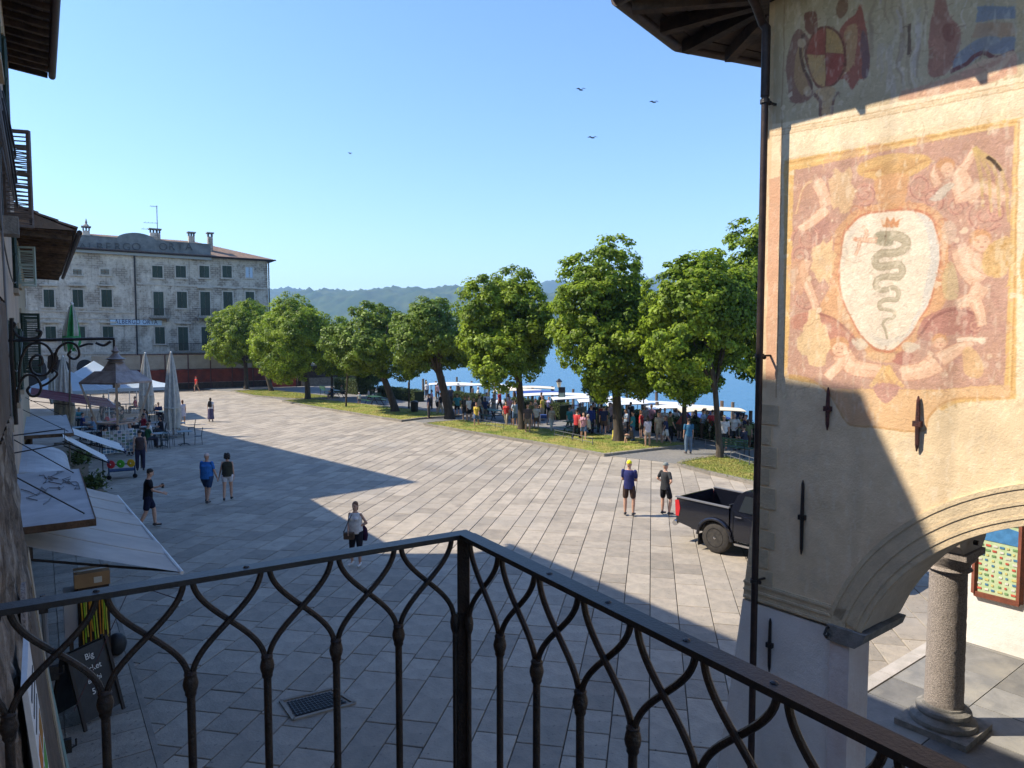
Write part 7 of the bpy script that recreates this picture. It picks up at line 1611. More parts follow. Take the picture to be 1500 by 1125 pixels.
# ------------------------------------------------------------------ black pickup truck
tp = G(992, 768); T0 = V3((4.46, 19.0, 0)); TF = V3((.655, -.756, 0)).normalized(); TS = V3((.756, .655, 0)).normalized()   # forward; from the near side to the far side
def TP(x, y, z): p = T0 + TF * x + TS * y; return V3((p.x, p.y, z))
M_paint = mat('black_car_paint', (.006, .007, .013), .16, (.008, .009, .015), 2, coat=.5, spec=.45); M_tyre = mat('tyre_rubber', (.035, .032, .03), .85, (.055, .05, .045), 12, .4, 60); M_chrome = mat('bright_metal', (.55, .55, .56), .2, metal=1.0); M_tail = mat('tail_light', (.50, .015, .02), .2, spec=.7)
m = emat('car_glass'); b = m.node_tree.nodes['Principled BSDF']; b.inputs['Base Color'].default_value = (.02, .025, .03, 1); b.inputs['Roughness'].default_value = .04; b.inputs['Specular IOR Level'].default_value = .8; M_cglass = m
tk = thing('pickup_truck', 'black pickup truck with open empty bed parked on the sunlit square', 'pickup truck', TP(2.6, .9, 0))
WD = 1.82
def side_panel(y, outw):
    # outline of the bed side with a wheel arch, slightly crowned
    mb = MB(); n = 16; wx, wz, wr = 1.22, .40, .47; P_ = [(0.02, .62), (0.0, .98), (.03, 1.30), (1.62, 1.27)]; low = [(1.62, .48)]
    arch = [(wx + wr * math.cos(a), wz + wr * math.sin(a)) for a in np.linspace(-.0, math.pi, n)]; arch = [(x, max(z, .48)) for x, z in arch]
    poly = P_ + low + arch + [(.35, .56)]
    mb.extr([TP(x, y, z) for x, z in poly], TS * outw); return mb
part('bed_side', side_panel(0, .06), M_paint, tk, smooth=True); part('bed_side', side_panel(WD, -.06), M_paint, tk, smooth=True)
for y in (0, WD):
    s = -1 if y == 0 else 1; mb = MB(); wx, wz = 1.22, .40; P_ = []
    for a in np.linspace(-.1, math.pi + .1, 18): P_.append(TP(wx + .50 * math.cos(a), y + s * .03, max(.42, wz + .50 * math.sin(a))))
    mb.tube(P_, .045, 7); part('wheel_flare', mb, M_paint, tk, smooth=True)
    mb = MB(); mb.bar(TP(.0, y, 1.30), TP(1.64, y, 1.275), .085, .035); part('bed_rail', mb, mat('rail_cap', (.16, .16, .17), .45), tk)
    mb = MB(); q = [(0.0, .78), (-.025, 1.2), (.10, 1.22), (.14, 1.0), (.10, .78)] if y == 0 else [(-.03, .78), (-.03, 1.2), (.01, 1.2), (.01, .78)]; mb.extr([TP(x, y + s * .012, z) for x, z in q], TS * (-s * .07)); part('tail_light', mb, M_tail, tk)
mb = MB(); mb.extr([TP(-.02, .10, .70), TP(-.02, WD - .10, .70), TP(-.02, WD - .10, 1.28), TP(-.02, .10, 1.28)], TF * .06); part('tailgate', mb, M_paint, tk)
mb = MB(); mb.extr([TP(.04, .06, .74), TP(1.60, .06, .74), TP(1.60, WD - .06, .74), TP(.04, WD - .06, .74)], (0, 0, .03)); part('bed_floor', mb, M_black, tk)
mb = MB(); mb.extr([TP(1.58, .06, .74), TP(1.58, WD - .06, .74), TP(1.58, WD - .06, 1.34), TP(1.58, .06, 1.34)], TF * .04); part('bed_front', mb, M_black, tk)
for y in (.35, .9, 1.45): mb = MB(); mb.box(TP(1.2 + .2 * y, y, .83), (.22, .12, .08)); part('load_item', mb, (M_white, M_cable, M_white)[int(y * 2) % 3], tk)
for x0, x1 in ((.72, 1.70), (3.72, 4.68)):
    mb = MB(); mb.extr([TP(x0, .10, .40), TP(x1, .10, .40), TP(x1, WD - .10, .40), TP(x0, WD - .10, .40)], (0, 0, .5)) if x0 < 1 else mb.extr([TP(x0, .30, .40), TP(x1, .30, .40), TP(x1, WD - .30, .40), TP(x0, WD - .30, .40)], (0, 0, .5)); mb2 = MB(); mb2.extr([TP(x0, .30, .30), TP(x1, .30, .30), TP(x1, WD - .30, .30), TP(x0, WD - .30, .30)], (0, 0, .42)); part('wheel_well', mb2, M_black, tk)
mb = MB(); mb.extr([TP(.3, .28, .42), TP(5.0, .28, .42), TP(5.0, WD - .28, .42), TP(.3, WD - .28, .42)], (0, 0, .22)); part('chassis', mb, M_black, tk)
mb = MB(); mb.extr([TP(1.22 - .47, .065, .80), TP(1.22 + .47, .065, .80), TP(1.22 + .47, .26, .80), TP(1.22 - .47, .26, .80)], (0, 0, .12)); part('arch_liner', mb, M_black, tk)
mb = MB(); mb.tube([TP(-.12, .12, .52), TP(-.16, .3, .54), TP(-.16, WD - .3, .54), TP(-.12, WD - .12, .52)], .075, 8); part('rear_bumper', mb, M_chrome, tk, smooth=True)
mb = MB(); prof = [(1.66, .45), (1.66, 1.24), (1.80, 1.60), (2.00, 1.74), (2.9, 1.78), (3.35, 1.68), (3.95, 1.16), (5.0, 1.05), (5.2, .95), (5.25, .50), (4.62, .46)] + [(4.2 + .46 * math.cos(a), max(.46, .40 + .46 * math.sin(a))) for a in np.linspace(0, math.pi, 12)]
def lat(z): return .0 + max(0, z - 1.15) * .22
vs = [TP(x, lat(z), z) for x, z in prof] + [TP(x, WD - lat(z), z) for x, z in prof]; n = len(prof)
mb.add(vs, [tuple(range(n)), tuple(range(n, 2 * n))[::-1]] + [(i, i + n, (i + 1) % n + n, (i + 1) % n) for i in range(n)]); cbm = part('cab', mb, M_paint, tk); md = cbm.modifiers.new('b', 'BEVEL'); md.width = .045; md.segments = 3; md.limit_method = 'ANGLE'; md.angle_limit = R(25)
for y, s in ((0, -1), (WD, 1)):
    for (x0, x1, z0, z1, sl) in ((1.90, 2.55, 1.22, 1.62, .12), (2.63, 3.55, 1.22, 1.62, .42)):
        q = [(x0, z0), (x1, z0), (x1 - (sl if x0 > 2.6 else .0), z1), (x0 + (.12 if x0 < 2.6 else 0), z1)]; mb = MB(); mb.extr([TP(x, y - s * lat(z) * 1 + s * .006, z) for x, z in q], TS * s * .008); part('side_window', mb, M_cglass, tk)
    for x0, x1 in ((1.74, 2.58), (2.60, 3.62)):
        mb = MB()
        for a, b_ in (((x0, .50), (x0, 1.20)), ((x0, .50), (x1, .50)), ((x1, .50), (x1, 1.20))): mb.bar(TP(a[0], y + s * .002, a[1]), TP(b_[0], y + s * .002, b_[1]), .012, .006)
        part('door_gap', mb, M_black, tk); mb = MB(); mb.bar(TP(x0 + .08, y + s * .03, 1.08), TP(x0 + .26, y + s * .03, 1.08), .03, .03); part('door_handle', mb, M_chrome, tk)
    mb = MB(); mb.bar(TP(1.85, y + s * .05, .40), TP(3.65, y + s * .05, .40), .14, .05); part('side_step', mb, M_chrome, tk)
    mb = MB(); mb.box(TP(3.5, y + s * .14, 1.25), (.16, .2, .2), rz=math.atan2(TF.y, TF.x)); part('wing_mirror', mb, M_paint, tk)
    mb = MB(); mb.extr([TP(.72, y + s * .02, .12), TP(.72, y - s * .22, .12), TP(.72, y - s * .22, .42), TP(.72, y + s * .02, .42)], TF * .02); part('mud_flap', mb, M_black, tk)
rotw = Matrix((TF, V3((0, 0, 1)), TF.cross(V3((0, 0, 1))))).transposed()
for x in (1.22, 4.2):
    for y, s in ((.02, -1), (WD - .02, 1)):
        c = TP(x, y - s * .11, .41); ax = TF.cross(V3((0, 0, 1))) ; sg_ = 1 if ax.dot(TS) * s > 0 else -1
        mb = MB(); mb.lathe(c, [(.25, -.13), (.36, -.13), (.40, -.10), (.41, 0), (.40, .10), (.36, .13), (.25, .13)], 32, rot=rotw); wh = part('wheel', mb, M_tyre, tk, smooth=True)
        mb = MB(); mb.lathe(c, [(.255, .04 * sg_), (.25, .131 * sg_), (.235, .132 * sg_), (.21, .05 * sg_), (.16, .03 * sg_), (.10, .10 * sg_), (.02, .105 * sg_)], 28, rot=rotw); part('rim', mb, mat('steel_rim', (.012, .012, .014), .3, metal=.5), wh, smooth=True)
        mb = MB(); [mb.box(c + rotw @ V3((.075 * math.cos(k), .075 * math.sin(k), .112 * sg_)), (.022, .022, .022)) for k in np.arange(0, 6.2, 1.047)]; mb.lathe(c, [(.045, .10 * sg_), (.04, .14 * sg_), (.01, .15 * sg_)], 10, rot=rotw); part('hub', mb, M_chrome, wh)
mb = MB(); mb.extr([TP(5.26, .12, .72), TP(5.26, WD - .12, .72), TP(5.2, WD - .12, .95), TP(5.2, .12, .95)], TF * .02); part('grille', mb, M_black, tk)

# ------------------------------------------------------------------ cafe terrace
def parasol(label, px, py, ytop, yfab, wpx, m=M_parasol, m2=None, Y=None, polez=0.0, seed=1, lean=0.0):
    b_ = G(px, py) if Y is None else V3((PY(px, 500, Y).x, Y, 0)); Y = b_.y; zt_ = PY(px, ytop, Y).z; zf_ = PY(px, yfab, Y).z; w_ = wpx / 2 / FPX * Y
    o = thing('closed_parasol', label, 'parasol', b_, 'closed parasols over the cafe'); r = random.Random(seed)
    mb = MB(); mb.tube([b_, b_ + V3((lean * (zf_ / zt_), 0, zt_ - .1))] , .035, 8); part('pole', mb, M_woodgrey, o)
    mb = MB(); mb.box(b_ + V3((0, 0, .05)), (.8, .8, .1)); part('base_plate', mb, M_gran2, o)
    NS, NZ = 48, 26; vs = []
    for j in range(NZ + 1):
        f = j / NZ; z = zt_ - (zt_ - zf_) * f; rr = w_ * (.10 + .75 * f ** .8 + .15 * math.sin(f * 3.1)) * (1 - .30 * max(0, (f - .82) / .18))
        for i in range(NS):
            a = 2 * math.pi * i / NS; fold = .74 + .26 * math.cos(a * 8 + f * .9 + r.random() * .1) + .06 * math.cos(a * 3 + f * 4); x = rr * fold * math.cos(a); y = rr * fold * math.sin(a)
            vs.append(b_ + V3((x + lean * z / zt_, y, z - (.10 * math.cos(a * 8) if j == NZ else 0))))
    mb = MB(); fs = [(j * NS + i, j * NS + (i + 1) % NS, (j + 1) * NS + (i + 1) % NS, (j + 1) * NS + i) for j in range(NZ) for i in range(NS)]
    if m2:
        A = MB(); B = MB(); A.add(vs, [f for k, f in enumerate(fs) if (k % NS) // 6 % 2 == 0]); B.add(vs, [f for k, f in enumerate(fs) if (k % NS) // 6 % 2]); part('canvas', A, m, o, smooth='all'); part('canvas', B, m2, o, smooth='all')
    else: mb.add(vs, fs); part('canvas', mb, m, o, smooth='all')
    mb = MB(); zz = zt_ - (zt_ - zf_) * .72; mb.tube([b_ + V3((lean * zz / zt_, 0, zz - .03)), b_ + V3((lean * zz / zt_, 0, zz + .03))], w_ * .80, 16); part('strap', mb, m, o)
    mb = MB(); mb.ball(b_ + V3((lean, 0, zt_ + .03)), .06, 8, 6); part('finial', mb, M_white, o)
    return o
parasol('closed off white parasol, left of the pair at the edge of the terrace', 216, 628, 518, 602, 26, seed=2)
parasol('closed off white parasol, right of the pair and nearest the sunlit square', 254, 640, 517, 628, 30, seed=3)
parasol('closed pale parasol behind the scroll bracket over the left tables', 97, 650, 523, 622, 33, seed=4)
parasol('tall closed green and white parasol rising above the scroll bracket', 94, 0, 446, 512, 30, mat('green_canvas', (.05, .30, .10), .8, (.035, .2, .07), 4), M_parasol, Y=27, seed=5, lean=.35)
parasol('closed pale parasol farther back behind the marquee', 76, 0, 530, 590, 18, Y=42, seed=6)
def marquee(label, px, py, hw_, ze, za, rz):
    c = G(px, py); o = thing('marquee', label, 'marquee', c, 'pale blue marquees on the terrace'); m3 = Matrix.Rotation(rz, 3, 'Z')
    q = [c + m3 @ V3((x * hw_, y * hw_, 0)) for x, y in ((-1, -1), (1, -1), (1, 1), (-1, 1))]
    mb = MB(); n = 8; vs = []
    for i in range(4):
        a, b_ = q[i], q[(i + 1) % 4]; vs = []
        for j in range(n + 1):
            for k in range(n + 1):
                e = a.lerp(b_, k / n); f = j / n; z = ze + (za - ze) * (f ** 1.25); p = e.lerp(c, f); vs.append(V3((p.x, p.y, z)))
        mb.add(vs, [(j * (n + 1) + k, j * (n + 1) + k + 1, (j + 1) * (n + 1) + k + 1, (j + 1) * (n + 1) + k) for j in range(n) for k in range(n)])
    part('roof', mb, M_tent, o, smooth='all')
    for i in range(4):
        mb = MB(); a, b_ = q[i], q[(i + 1) % 4]; mb.extr([up(a, ze), up(b_, ze), up(b_, ze - .22), up(a, ze - .22)], V3((0, 0, .001)) + (c - a) * .002); part('valance', mb, M_tent, o)
        mb = MB(); mb.bar(a, up(a, ze), .05, .05); part('pole', mb, M_white, o)
marquee('pale blue marquee with pointed roof on the left of the terrace', 98, 622, 2.3, 2.35, 3.75, FL.rz); marquee('pale blue marquee with pointed roof right behind the lantern', 192, 612, 2.6, 2.3, 3.35, FL.rz); marquee('farthest pale marquee at the edge of the terrace', 140, 604, 2.6, 2.4, 4.0, FL.rz)
# chairs and tables
M_chair = mat('dark_chair_metal', (.035, .055, .06), .5, (.03, .04, .045), 6, metal=.3, objrand=.2); M_tabtop = mat('teal_table_top', (.16, .23, .25), .45, (.12, .18, .20), 5, objrand=.15)
def make_chair():
    o = thing('cafe_chair', 'x', 'chair', (0, 0, 0), 'dark metal cafe chairs'); mb = MB()
    mb.lathe((0, 0, .45), [(.20, -.012), (.205, 0), (.20, .012)], 14); link('seat', mb.mesh('seat'), M_chair, o)
    for s in (-1, 1):
        mb = MB(); mb.tube([(s * .17, -.17, 0), (s * .15, -.14, .44)], .012, 6); link('leg', mb.mesh('leg'), M_chair, o); mb = MB(); mb.tube([(s * .19, .20, 0), (s * .16, .16, .45)], .012, 6); link('leg', mb.mesh('leg'), M_chair, o)
    mb = MB(); mb.tube([(-.16, .16, .45), (-.19, .20, .70), (-.12, .23, .88), (0, .24, .92), (.12, .23, .88), (.19, .20, .70), (.16, .16, .45)], .013, 6); link('back_hoop', mb.mesh('back_hoop'), M_chair, o)
    for x in (-.08, 0, .08): mb = MB(); mb.tube([(x, .17, .45), (x, .23, .89)], .008, 5); link('back_bar', mb.mesh('back_bar'), M_chair, o)
    return o
def make_table():
    o = thing('cafe_table', 'x', 'table', (0, 0, 0), 'square cafe tables'); mb = MB(); mb.box((0, 0, .735), (.72, .72, .03)); link('table_top', mb.mesh('table_top'), M_tabtop, o)
    mb = MB(); mb.tube([(0, 0, .03), (0, 0, .72)], .03, 8); link('stem', mb.mesh('stem'), M_chair, o)
    for a in range(4): mb = MB(); c, s = math.cos(a * math.pi / 2 + .785), math.sin(a * math.pi / 2 + .785); mb.tube([(0, 0, .10), (c * .18, s * .18, .07), (c * .36, s * .36, .015)], .018, 6); link('foot', mb.mesh('foot'), M_chair, o)
    return o
pch, ptb = make_chair(), make_table(); fc = ft_ = True
TAB = [(270, 652, 'table nearest the sunlit edge with one chair on its right', [(1, 'round backed chair standing right of the outermost table'), (3, 'chair on the left side of the outermost table')]),
 (236, 655, 'table left of the outermost table', [(2, 'chair facing away in front of the second table'), (3, 'chair at the left of the second table'), (0, 'chair behind the second table')]),
 (262, 638, 'table just behind the right closed parasol', [(1, 'chair between the parasol base and the bright paving'), (0, 'chair behind the parasol base')]),
 (228, 637, 'table at the foot of the left closed parasol', [(3, 'chair left of the left parasol foot'), (2, 'chair in front of the left parasol foot')]),
 (200, 652, 'table right beside the postcard rack', [(0, 'chair behind the postcard rack table'), (1, 'chair right of the postcard rack table')]),
 (196, 630, 'table seen through the lantern bottom', [(1, 'chair right of the table under the lantern'), (3, 'chair left of the table under the lantern')]),
 (168, 640, 'table behind the postcard rack', [(0, 'chair tucked behind the rack'), (2, 'chair with its back to the rack')]),
 (140, 636, 'table beside the white awnings', [(1, 'chair right of the awning table'), (3, 'chair left of the awning table')]),
 (160, 618, 'table under the right end of the red awning', [(0, 'chair behind the red awning table'), (1, 'chair right of the red awning table')]),
 (210, 612, 'table under the marquee edge', [(1, 'chair at the open side of the marquee table'), (0, 'chair inside the marquee')]),
 (185, 606, 'table deep under the right marquee', [(3, 'chair left of the deep marquee table'), (1, 'chair right of the deep marquee table')]),
 (135, 652, 'table close to the shop door', [(1, 'chair next to the shop door table'), (2, 'chair in front of the shop door table')]),
 (120, 628, 'table left of the pale closed parasol foot', [(1, 'chair beside the pale parasol foot'), (0, 'chair behind the pale parasol foot')]),
 (176, 664, 'table directly behind the toy cart', [(0, 'chair behind the toy cart table'), (3, 'chair left of the toy cart table'), (1, 'chair right of the toy cart table')]),
 (118, 645, 'table tucked under the farther white awning', [(1, 'chair right of the tucked table'), (2, 'chair in front of the tucked table')]),
 (150, 603, 'table at the far corner of the marquees', [(2, 'chair in front of the far corner table'), (1, 'chair right of the far corner table')]),
 (218, 644, 'table in front of the left closed parasol', [(1, 'chair facing the outer tables'), (3, 'chair facing the postcard rack')]),
 (238, 618, 'small table between the two closed parasols', [(0, 'chair behind the two parasols'), (1, 'chair right between the two parasols')])]
spots = []
for i, (px, py, lab, chs) in enumerate(TAB):
    p = G(px, py); rz = FL.rz + .15 * math.sin(i * 2.3); lab = 'square teal topped cafe ' + lab
    if i == 0: ptb.location = p; ptb.rotation_euler = (0, 0, rz); ptb['label'] = lab
    else: copy_thing(ptb, p, rz, lab)
    for k, cl in chs:
        a = rz + k * -math.pi / 2 + rng.uniform(-.25, .25); q = p + V3((-math.sin(a) * .68, math.cos(a) * .68, 0)); cl = 'dark metal cafe ' + cl
        if fc: pch.location = q; pch.rotation_euler = (0, 0, a); pch['label'] = cl; fc = False
        else: copy_thing(pch, q, a, cl)
        spots.append((q, a))
# guests
def guest(lab, i, topc, fem=0, hair='short', top='tee', botc=(.05, .05, .07)):
    q, a = spots[i]; pr_ = q + V3((math.sin(a) * .02, -math.cos(a) * .02, 0)); person(lab, V3((pr_.x, pr_.y, .0)), a + math.pi, 'sit', top, topc, 'long', botc, hair, rng.choice([M_hair, M_hairb, M_hairb]), 1.7, bool(fem), group='guests seated at the cafe')
guest('guest in black sitting behind the postcard rack table', 9, K_); guest('guest in white tee sitting right of the postcard rack table', 10, W_); guest('guest in dark green under the lantern bottom', 12, (.04, .08, .05)); guest('woman in pale pink top behind the rack', 13, (.55, .3, .35), 1, 'long')
guest('guest in red top beside the white awnings', 15, (.55, .04, .05), 1, 'bob'); guest('guest in navy under the red awning', 17, N_); guest('guest in beige under the red awning', 18, (.5, .42, .3), 1, 'long'); guest('guest in black at the marquee edge', 19, K_)
guest('guest in light blue inside the marquee', 20, (.3, .45, .6)); guest('guest in white deep under the right marquee', 21, (.6, .58, .56), 1, 'bob'); guest('guest in crimson deep under the right marquee', 22, (.42, .04, .08)); guest('guest in dark jacket next to the shop door', 23, (.05, .04, .04)); guest('guest in teal behind the pale parasol foot', 26, (.08, .25, .28), 1, 'long')
guest('guest in grey left of the table under the lantern', 11, (.22, .22, .24)); guest('guest in dark blue left of the awning table', 16, (.04, .05, .15))
guest('guest in plum top right behind the toy cart', 27, (.2, .05, .14), 1, 'long'); guest('guest in charcoal left of the toy cart table', 28, (.05, .05, .055)); guest('guest in sky blue at the tucked table', 30, (.25, .38, .55)); guest('guest in brown in front of the far corner table', 32, (.2, .12, .07)); guest('guest in black top in front of the left closed parasol', 34, K_, 1, 'bob'); guest('guest in cream top facing the postcard rack', 35, (.6, .55, .45), 1, 'bob'); guest('guest in navy behind the two parasols', 36, N_); guest('guest in dark red left of the left parasol foot', 7, (.3, .03, .04)); guest('guest in forest green left of the second table', 3, (.03, .1, .05))
person('waiter in dark clothes with bare arms standing right of the postcard rack', G(206, 690), yw(30), 'stand', 'tank', (.07, .05, .05), 'long', (.03, .03, .06), 'short', M_hairb, 1.76, group='people standing at the cafe'); person('person in white shirt standing behind the postcard rack', G(192, 668), yw(170), 'phone', 'tee', W_, 'long', K_, 'bob', M_hair, 1.62, True, group='people standing at the cafe')
person('dark dressed waiter standing in the shade near the red awning', G(150, 625), yw(120), 'stand', 'tee', K_, 'long', K_, 'short', M_hairb, 1.78, group='people standing at the cafe')
# postcard rack, toy cart
rk0, rk1 = G(151, 692), G(207, 686); rk = thing('postcard_rack', 'wide wire postcard rack with rows of pale cards facing the cafe', 'card rack', rk0)
zt_ = 1.72; zb_ = .78; d = rk1 - rk0
for i in range(11): mb = MB(); mb.bar(up(rk0 + d * i / 10, zb_), up(rk0 + d * i / 10, zt_), .012, .012); part('wire', mb, M_white, rk)
for i in range(8): mb = MB(); mb.bar(up(rk0, zb_ + (zt_ - zb_) * i / 7), up(rk1, zb_ + (zt_ - zb_) * i / 7), .018, .012); part('shelf_wire', mb, M_white, rk)
for p in (rk0, rk1): mb = MB(); mb.bar(p, up(p, zt_ + .05), .03, .03); part('post', mb, M_iron, rk)
nrm = d.cross(V3((0, 0, 1))).normalized()
for i in range(10):
    for j in range(7):
        p = rk0 + d * (i + .12) / 10; z = zb_ + (zt_ - zb_) * (j + .12) / 7; mb = MB(); w_ = d * .076; mb.extr([up(p, z) , up(p + w_, z), up(p + w_, z + .095), up(p, z + .095)], nrm * .006); part('postcard', mb, clothmat([(.22, .30, .36), (.5, .5, .48), (.12, .2, .28), (.35, .33, .28), (.16, .24, .16), (.40, .45, .5)][rng.randrange(6)]), rk)
ct = thing('toy_cart', 'low blue wheeled cart below the postcard rack', 'cart', G(180, 704)); c0_, c1_ = G(160, 703), G(198, 700)
mb = MB(); mb.extr([up(c0_, .30), up(c1_, .30), up(c1_ + FL.D * .5, .30), up(c0_ + FL.D * .5, .30)], (0, 0, .05)); part('tray', mb, clothmat((.04, .07, .14)), ct)
for p in (c0_, c1_):
    mb = MB(); mb.bar(up(p, .05), up(p, .62), .04, .04); part('post', mb, clothmat((.04, .07, .14)), ct); mb = MB(); mb.lathe(up(p, .09), [(.09, -.02), (.09, .02)], 12, rot=Matrix.Rotation(R(90), 3, 'X')); part('wheel', mb, M_black, ct)
mb = MB(); mb.bar(up(c0_, .6), up(c1_, .6), .03, .03); part('rail', mb, M_iron, ct)
for nm, f, c_ in (('red', .08, (.60, .05, .06)), ('green', .45, (.10, .42, .05)), ('orange', .85, (.75, .42, .03))):
    p = up(c0_.lerp(c1_, f), .62) - FL.D * .06; o = thing('paper_fan', 'round %s paper fan hanging on the front of the toy cart' % nm, 'fan', p); mb = MB(); mb.lathe(p, [(.04, -.03), (.15, -.02), (.165, 0), (.15, .02), (.04, .03)], 16, rot=Matrix.Rotation(R(90), 3, 'X')); part('disc', mb, clothmat(c_), o); mb = MB(); mb.ball(p - V3((0, .035, 0)), .025, 8, 5); part('button', mb, M_white, o)
for lab, px, py, h in (('small stone planter with shrub beside the shop entrance', 138, 742, .6), ('second stone planter with shrub farther up the pavement', 118, 700, .6)):
    p = G(px, py); o = thing('stone_planter', lab, 'planter', p, 'stone planters by the shops'); mb = MB(); mb.box(p + V3((0, 0, h / 2)), (.55, .55, h), rz=FL.rz); part('box', mb, M_kerb, o)
    r = np.random.RandomState(px); P = r.randn(500, 3) * [.2, .2, .16] + [0, 0, h + .22]; t = r.randn(500, 3) * .04; b_ = r.randn(500, 3) * .03; link('foliage', quads_mesh('foliage', np.stack([P - t, P + b_, P + t, P - b_], 1)), M_hedge, o)
# ------------------------------------------------------------------ boats and mooring posts
M_post = mat('mooring_wood', (.20, .15, .11), .9, (.12, .09, .07), 5, .6, 20, stretch=(1, 1, .3), objrand=.2); M_hull = mat('boat_white', (.78, .78, .76), .3, (.70, .70, .68), 2, spec=.5); M_bluecov = mat('boat_cover_blue', (.03, .07, .25), .8); M_cream = mat('boat_canvas_cream', (.62, .56, .44), .8)
def boat(label, pos, rz, L=7.0, roof=M_hull, hullm=M_hull, B=2.2, rh=2.25, kind='roof'):
    o = thing('motor_boat', label, 'boat', pos, 'white motor boats moored at the quay', rz=rz); mb = MB(); n = 14; vs = []; nn = 7
    for i in range(n + 1):
        f = i / n; x = -L / 2 + L * f; w_ = B / 2 * (1 - max(0, (f - .5) / .5) ** 2.2) * (.88 + .12 * min(1, f * 4)); sh = .62 + .35 * max(0, f - .45) ** 1.5; kl = -.25 + .25 * max(0, (f - .75) / .25) ** 2
        for j in range(nn):
            g = j / (nn - 1) * 2 - 1; a = abs(g); vs.append((x + (.35 * f ** 4) * a, w_ * (1 if g > 0 else -1) * (a ** .6) * (1), kl + (sh - kl) * a ** 1.8))
    mb.add(vs, [(i * nn + j, (i + 1) * nn + j, (i + 1) * nn + j + 1, i * nn + j + 1) for i in range(n) for j in range(nn - 1)] + [tuple(range(nn))]); link('hull', mb.mesh('hull', smooth=True), hullm, o)
    mb = MB(); fs = []
    for i in range(n): a = [vs[i * nn], vs[(i + 1) * nn], vs[(i + 1) * nn + nn - 1], vs[i * nn + nn - 1]]; mb.add([(p[0], p[1] * .97, p[2] - (.05 if i > n * .6 else .28)) for p in a], [(0, 1, 2, 3)])
    link('deck', mb.mesh('deck'), mat('boat_deck', (.5, .42, .32), .7), o)
    for s in (0, nn - 1): mb = MB(); mb.tube([vs[i * nn + s] for i in range(n + 1)], .04, 6); link('gunwale', mb.mesh('gunwale'), M_bluecov if 'red' not in label else clothmat((.5, .05, .06)), o)
    if kind == 'roof':
        x0, x1 = -L * .42, L * .2; q = 8; rv = []
        for i in range(q + 1):
            for j in range(q + 1): f, g = i / q, j / q * 2 - 1; rv.append((x0 + (x1 - x0) * f, g * B * .44, rh + .12 * (1 - g * g) + .10 * math.sin(f * math.pi)))
        mb = MB(); mb.add(rv, [(i * (q + 1) + j, (i + 1) * (q + 1) + j, (i + 1) * (q + 1) + j + 1, i * (q + 1) + j + 1) for i in range(q) for j in range(q)]); mb.add([(x, y, z - .05) for x, y, z in rv], [(i * (q + 1) + j, (i + 1) * (q + 1) + j, (i + 1) * (q + 1) + j + 1, i * (q + 1) + j + 1) for i in range(q) for j in range(q)]); link('canopy', mb.mesh('canopy', smooth='all'), roof, o)
        for x in (x0 + .2, (x0 + x1) / 2, x1 - .1):
            for s in (-1, 1): mb = MB(); mb.tube([(x, s * B * .42, .6), (x, s * B * .42, rh)], .025, 6); link('canopy_post', mb.mesh('canopy_post'), M_cable, o)
        mb = MB(); mb.extr([(x1 + .15, -B * .4, .75), (x1 + .15, B * .4, .75), (x1 - .05, B * .38, rh - .1), (x1 - .05, -B * .38, rh - .1)], (.02, 0, 0)); link('windscreen', mb.mesh('windscreen'), M_cglass, o)
    else:
        mb = MB(); mb.rings([(V3((-L * .4, 0, .62)), B * .42, .1), (V3((-L * .2, 0, .85)), B * .44, .34), (V3((L * .15, 0, .85)), B * .42, .30), (V3((L * .35, 0, .70)), B * .25, .1)], 12, xa=V3((0, 1, 0))); link('cover', mb.mesh('cover', smooth='all'), roof, o)
    for x in (-L * .25, L * .05): mb = MB(); mb.box((x, 0, .45), (.35, B * .75, .06)); link('thwart', mb.mesh('thwart'), M_wood, o)
    return o
bl = [(640, 66, 'white motor boat farthest left among the posts', M_hull, 'roof', 7), (690, 63, 'white open boat with folded cover behind the thick trunk', M_hull, 'cover', 6), (733, 59, 'boat with red gunwale left of the pointed tree', M_cream, 'roof', 6.5), (768, 57, 'boat with blue folded top right of the pointed tree trunk', M_bluecov, 'roof', 6),
 (812, 55, 'long white roofed taxi boat behind the left quay lamp', M_hull, 'roof', 8.5), (858, 52, 'long white roofed taxi boat between the two lamps', M_hull, 'roof', 8.5), (905, 50, 'white roofed taxi boat behind the tallest trunk', M_hull, 'roof', 8), (948, 47.5, 'white roofed taxi boat right of the tallest trunk', M_hull, 'roof', 8), (985, 50, 'boat with dark blue cover right of the taxi boats', M_bluecov, 'cover', 6.5), (1012, 45, 'white boat left of the purple dressed person', M_hull, 'roof', 7), (1056, 43.5, 'boat with cream canvas top and windscreen nearest the downpipe', M_cream, 'roof', 6.5), (1035, 52, 'boat with blue cover lying farther out', M_bluecov, 'cover', 6)]
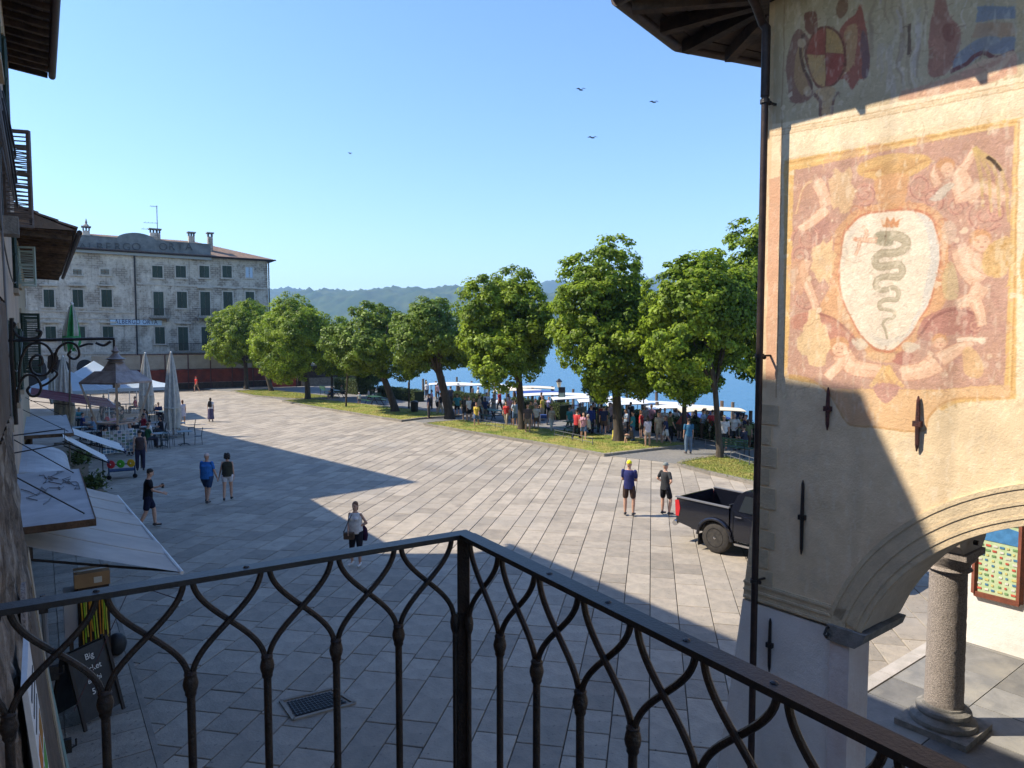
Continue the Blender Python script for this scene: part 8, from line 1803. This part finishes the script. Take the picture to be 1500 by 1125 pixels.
for px, Y, lab, m_, kd, L in bl:
    c = PY(px, 500, Y); n_, t_ = FL.inv(c); n_ = max(n_, SHORE + 2.6); c = FL(n_, t_, -1.0); boat(lab, c, R(rng.uniform(-12, 8)) , L, m_, kind=kd)
for px, Y, lab, m_, kd, L in [(672, 70, 'white roofed boat behind the thick leaning trunk, outer row', M_hull, 'roof', 7), (722, 68, 'white boat in the outer row behind the crimson shirt', M_hull, 'roof', 7.5), (790, 64, 'cream topped boat in the outer row left of the left lamp', M_cream, 'roof', 7)]:
    c = PY(px, 500, Y); c.z = -1.0; boat(lab, c, R(rng.uniform(-10, 10)), L, m_, kind=kd)
pi_ = 0
near_lab = ['wooden mooring post standing in the water along the quay']
for i in range(44):
    t_ = 22 + i * 1.12 + rng.uniform(-.3, .3); n_ = SHORE + (1.0, 3.6, 6.2)[i % 3] + rng.uniform(-.3, .3); c = FL(n_, t_, -1.6); h = (2.9, 3.0, 3.1)[i % 3] + rng.uniform(-.25, .4); pr = proj(FL(n_, t_, 1.4))
    if pr is None or pr[0] > 1118: continue
    mb = MB(); mb.tube([c, c + V3((rng.uniform(-.04, .04), 0, h))], [.13, .11], 8); o = solo('mooring_post', mb, M_post, near_lab[0], 'mooring post', tuple(c), 'mooring posts')
# ------------------------------------------------------------------ air: pale haze over the whole scene
mb = MB(); mb.box((0, 2450, 210), (10800, 5600, 428)); mb.v = [V3((v.x, v.y, -3.5 if v.z < 0 else 420)) for v in mb.v]
hz = link('haze', mb.mesh('haze'), None); hz['kind'] = 'stuff'
m = bpy.data.materials.new('haze'); m.use_nodes = True; m.node_tree.nodes.clear(); out = m.node_tree.nodes.new('ShaderNodeOutputMaterial'); pv_ = m.node_tree.nodes.new('ShaderNodeVolumePrincipled')
pv_.inputs['Color'].default_value = (.42, .66, 1.0, 1); pv_.inputs['Density'].default_value = HAZE = 2.2e-4; pv_.inputs['Anisotropy'].default_value = .2
m.node_tree.links.new(pv_.outputs[0], out.inputs['Volume']); hz.data.materials.append(m)
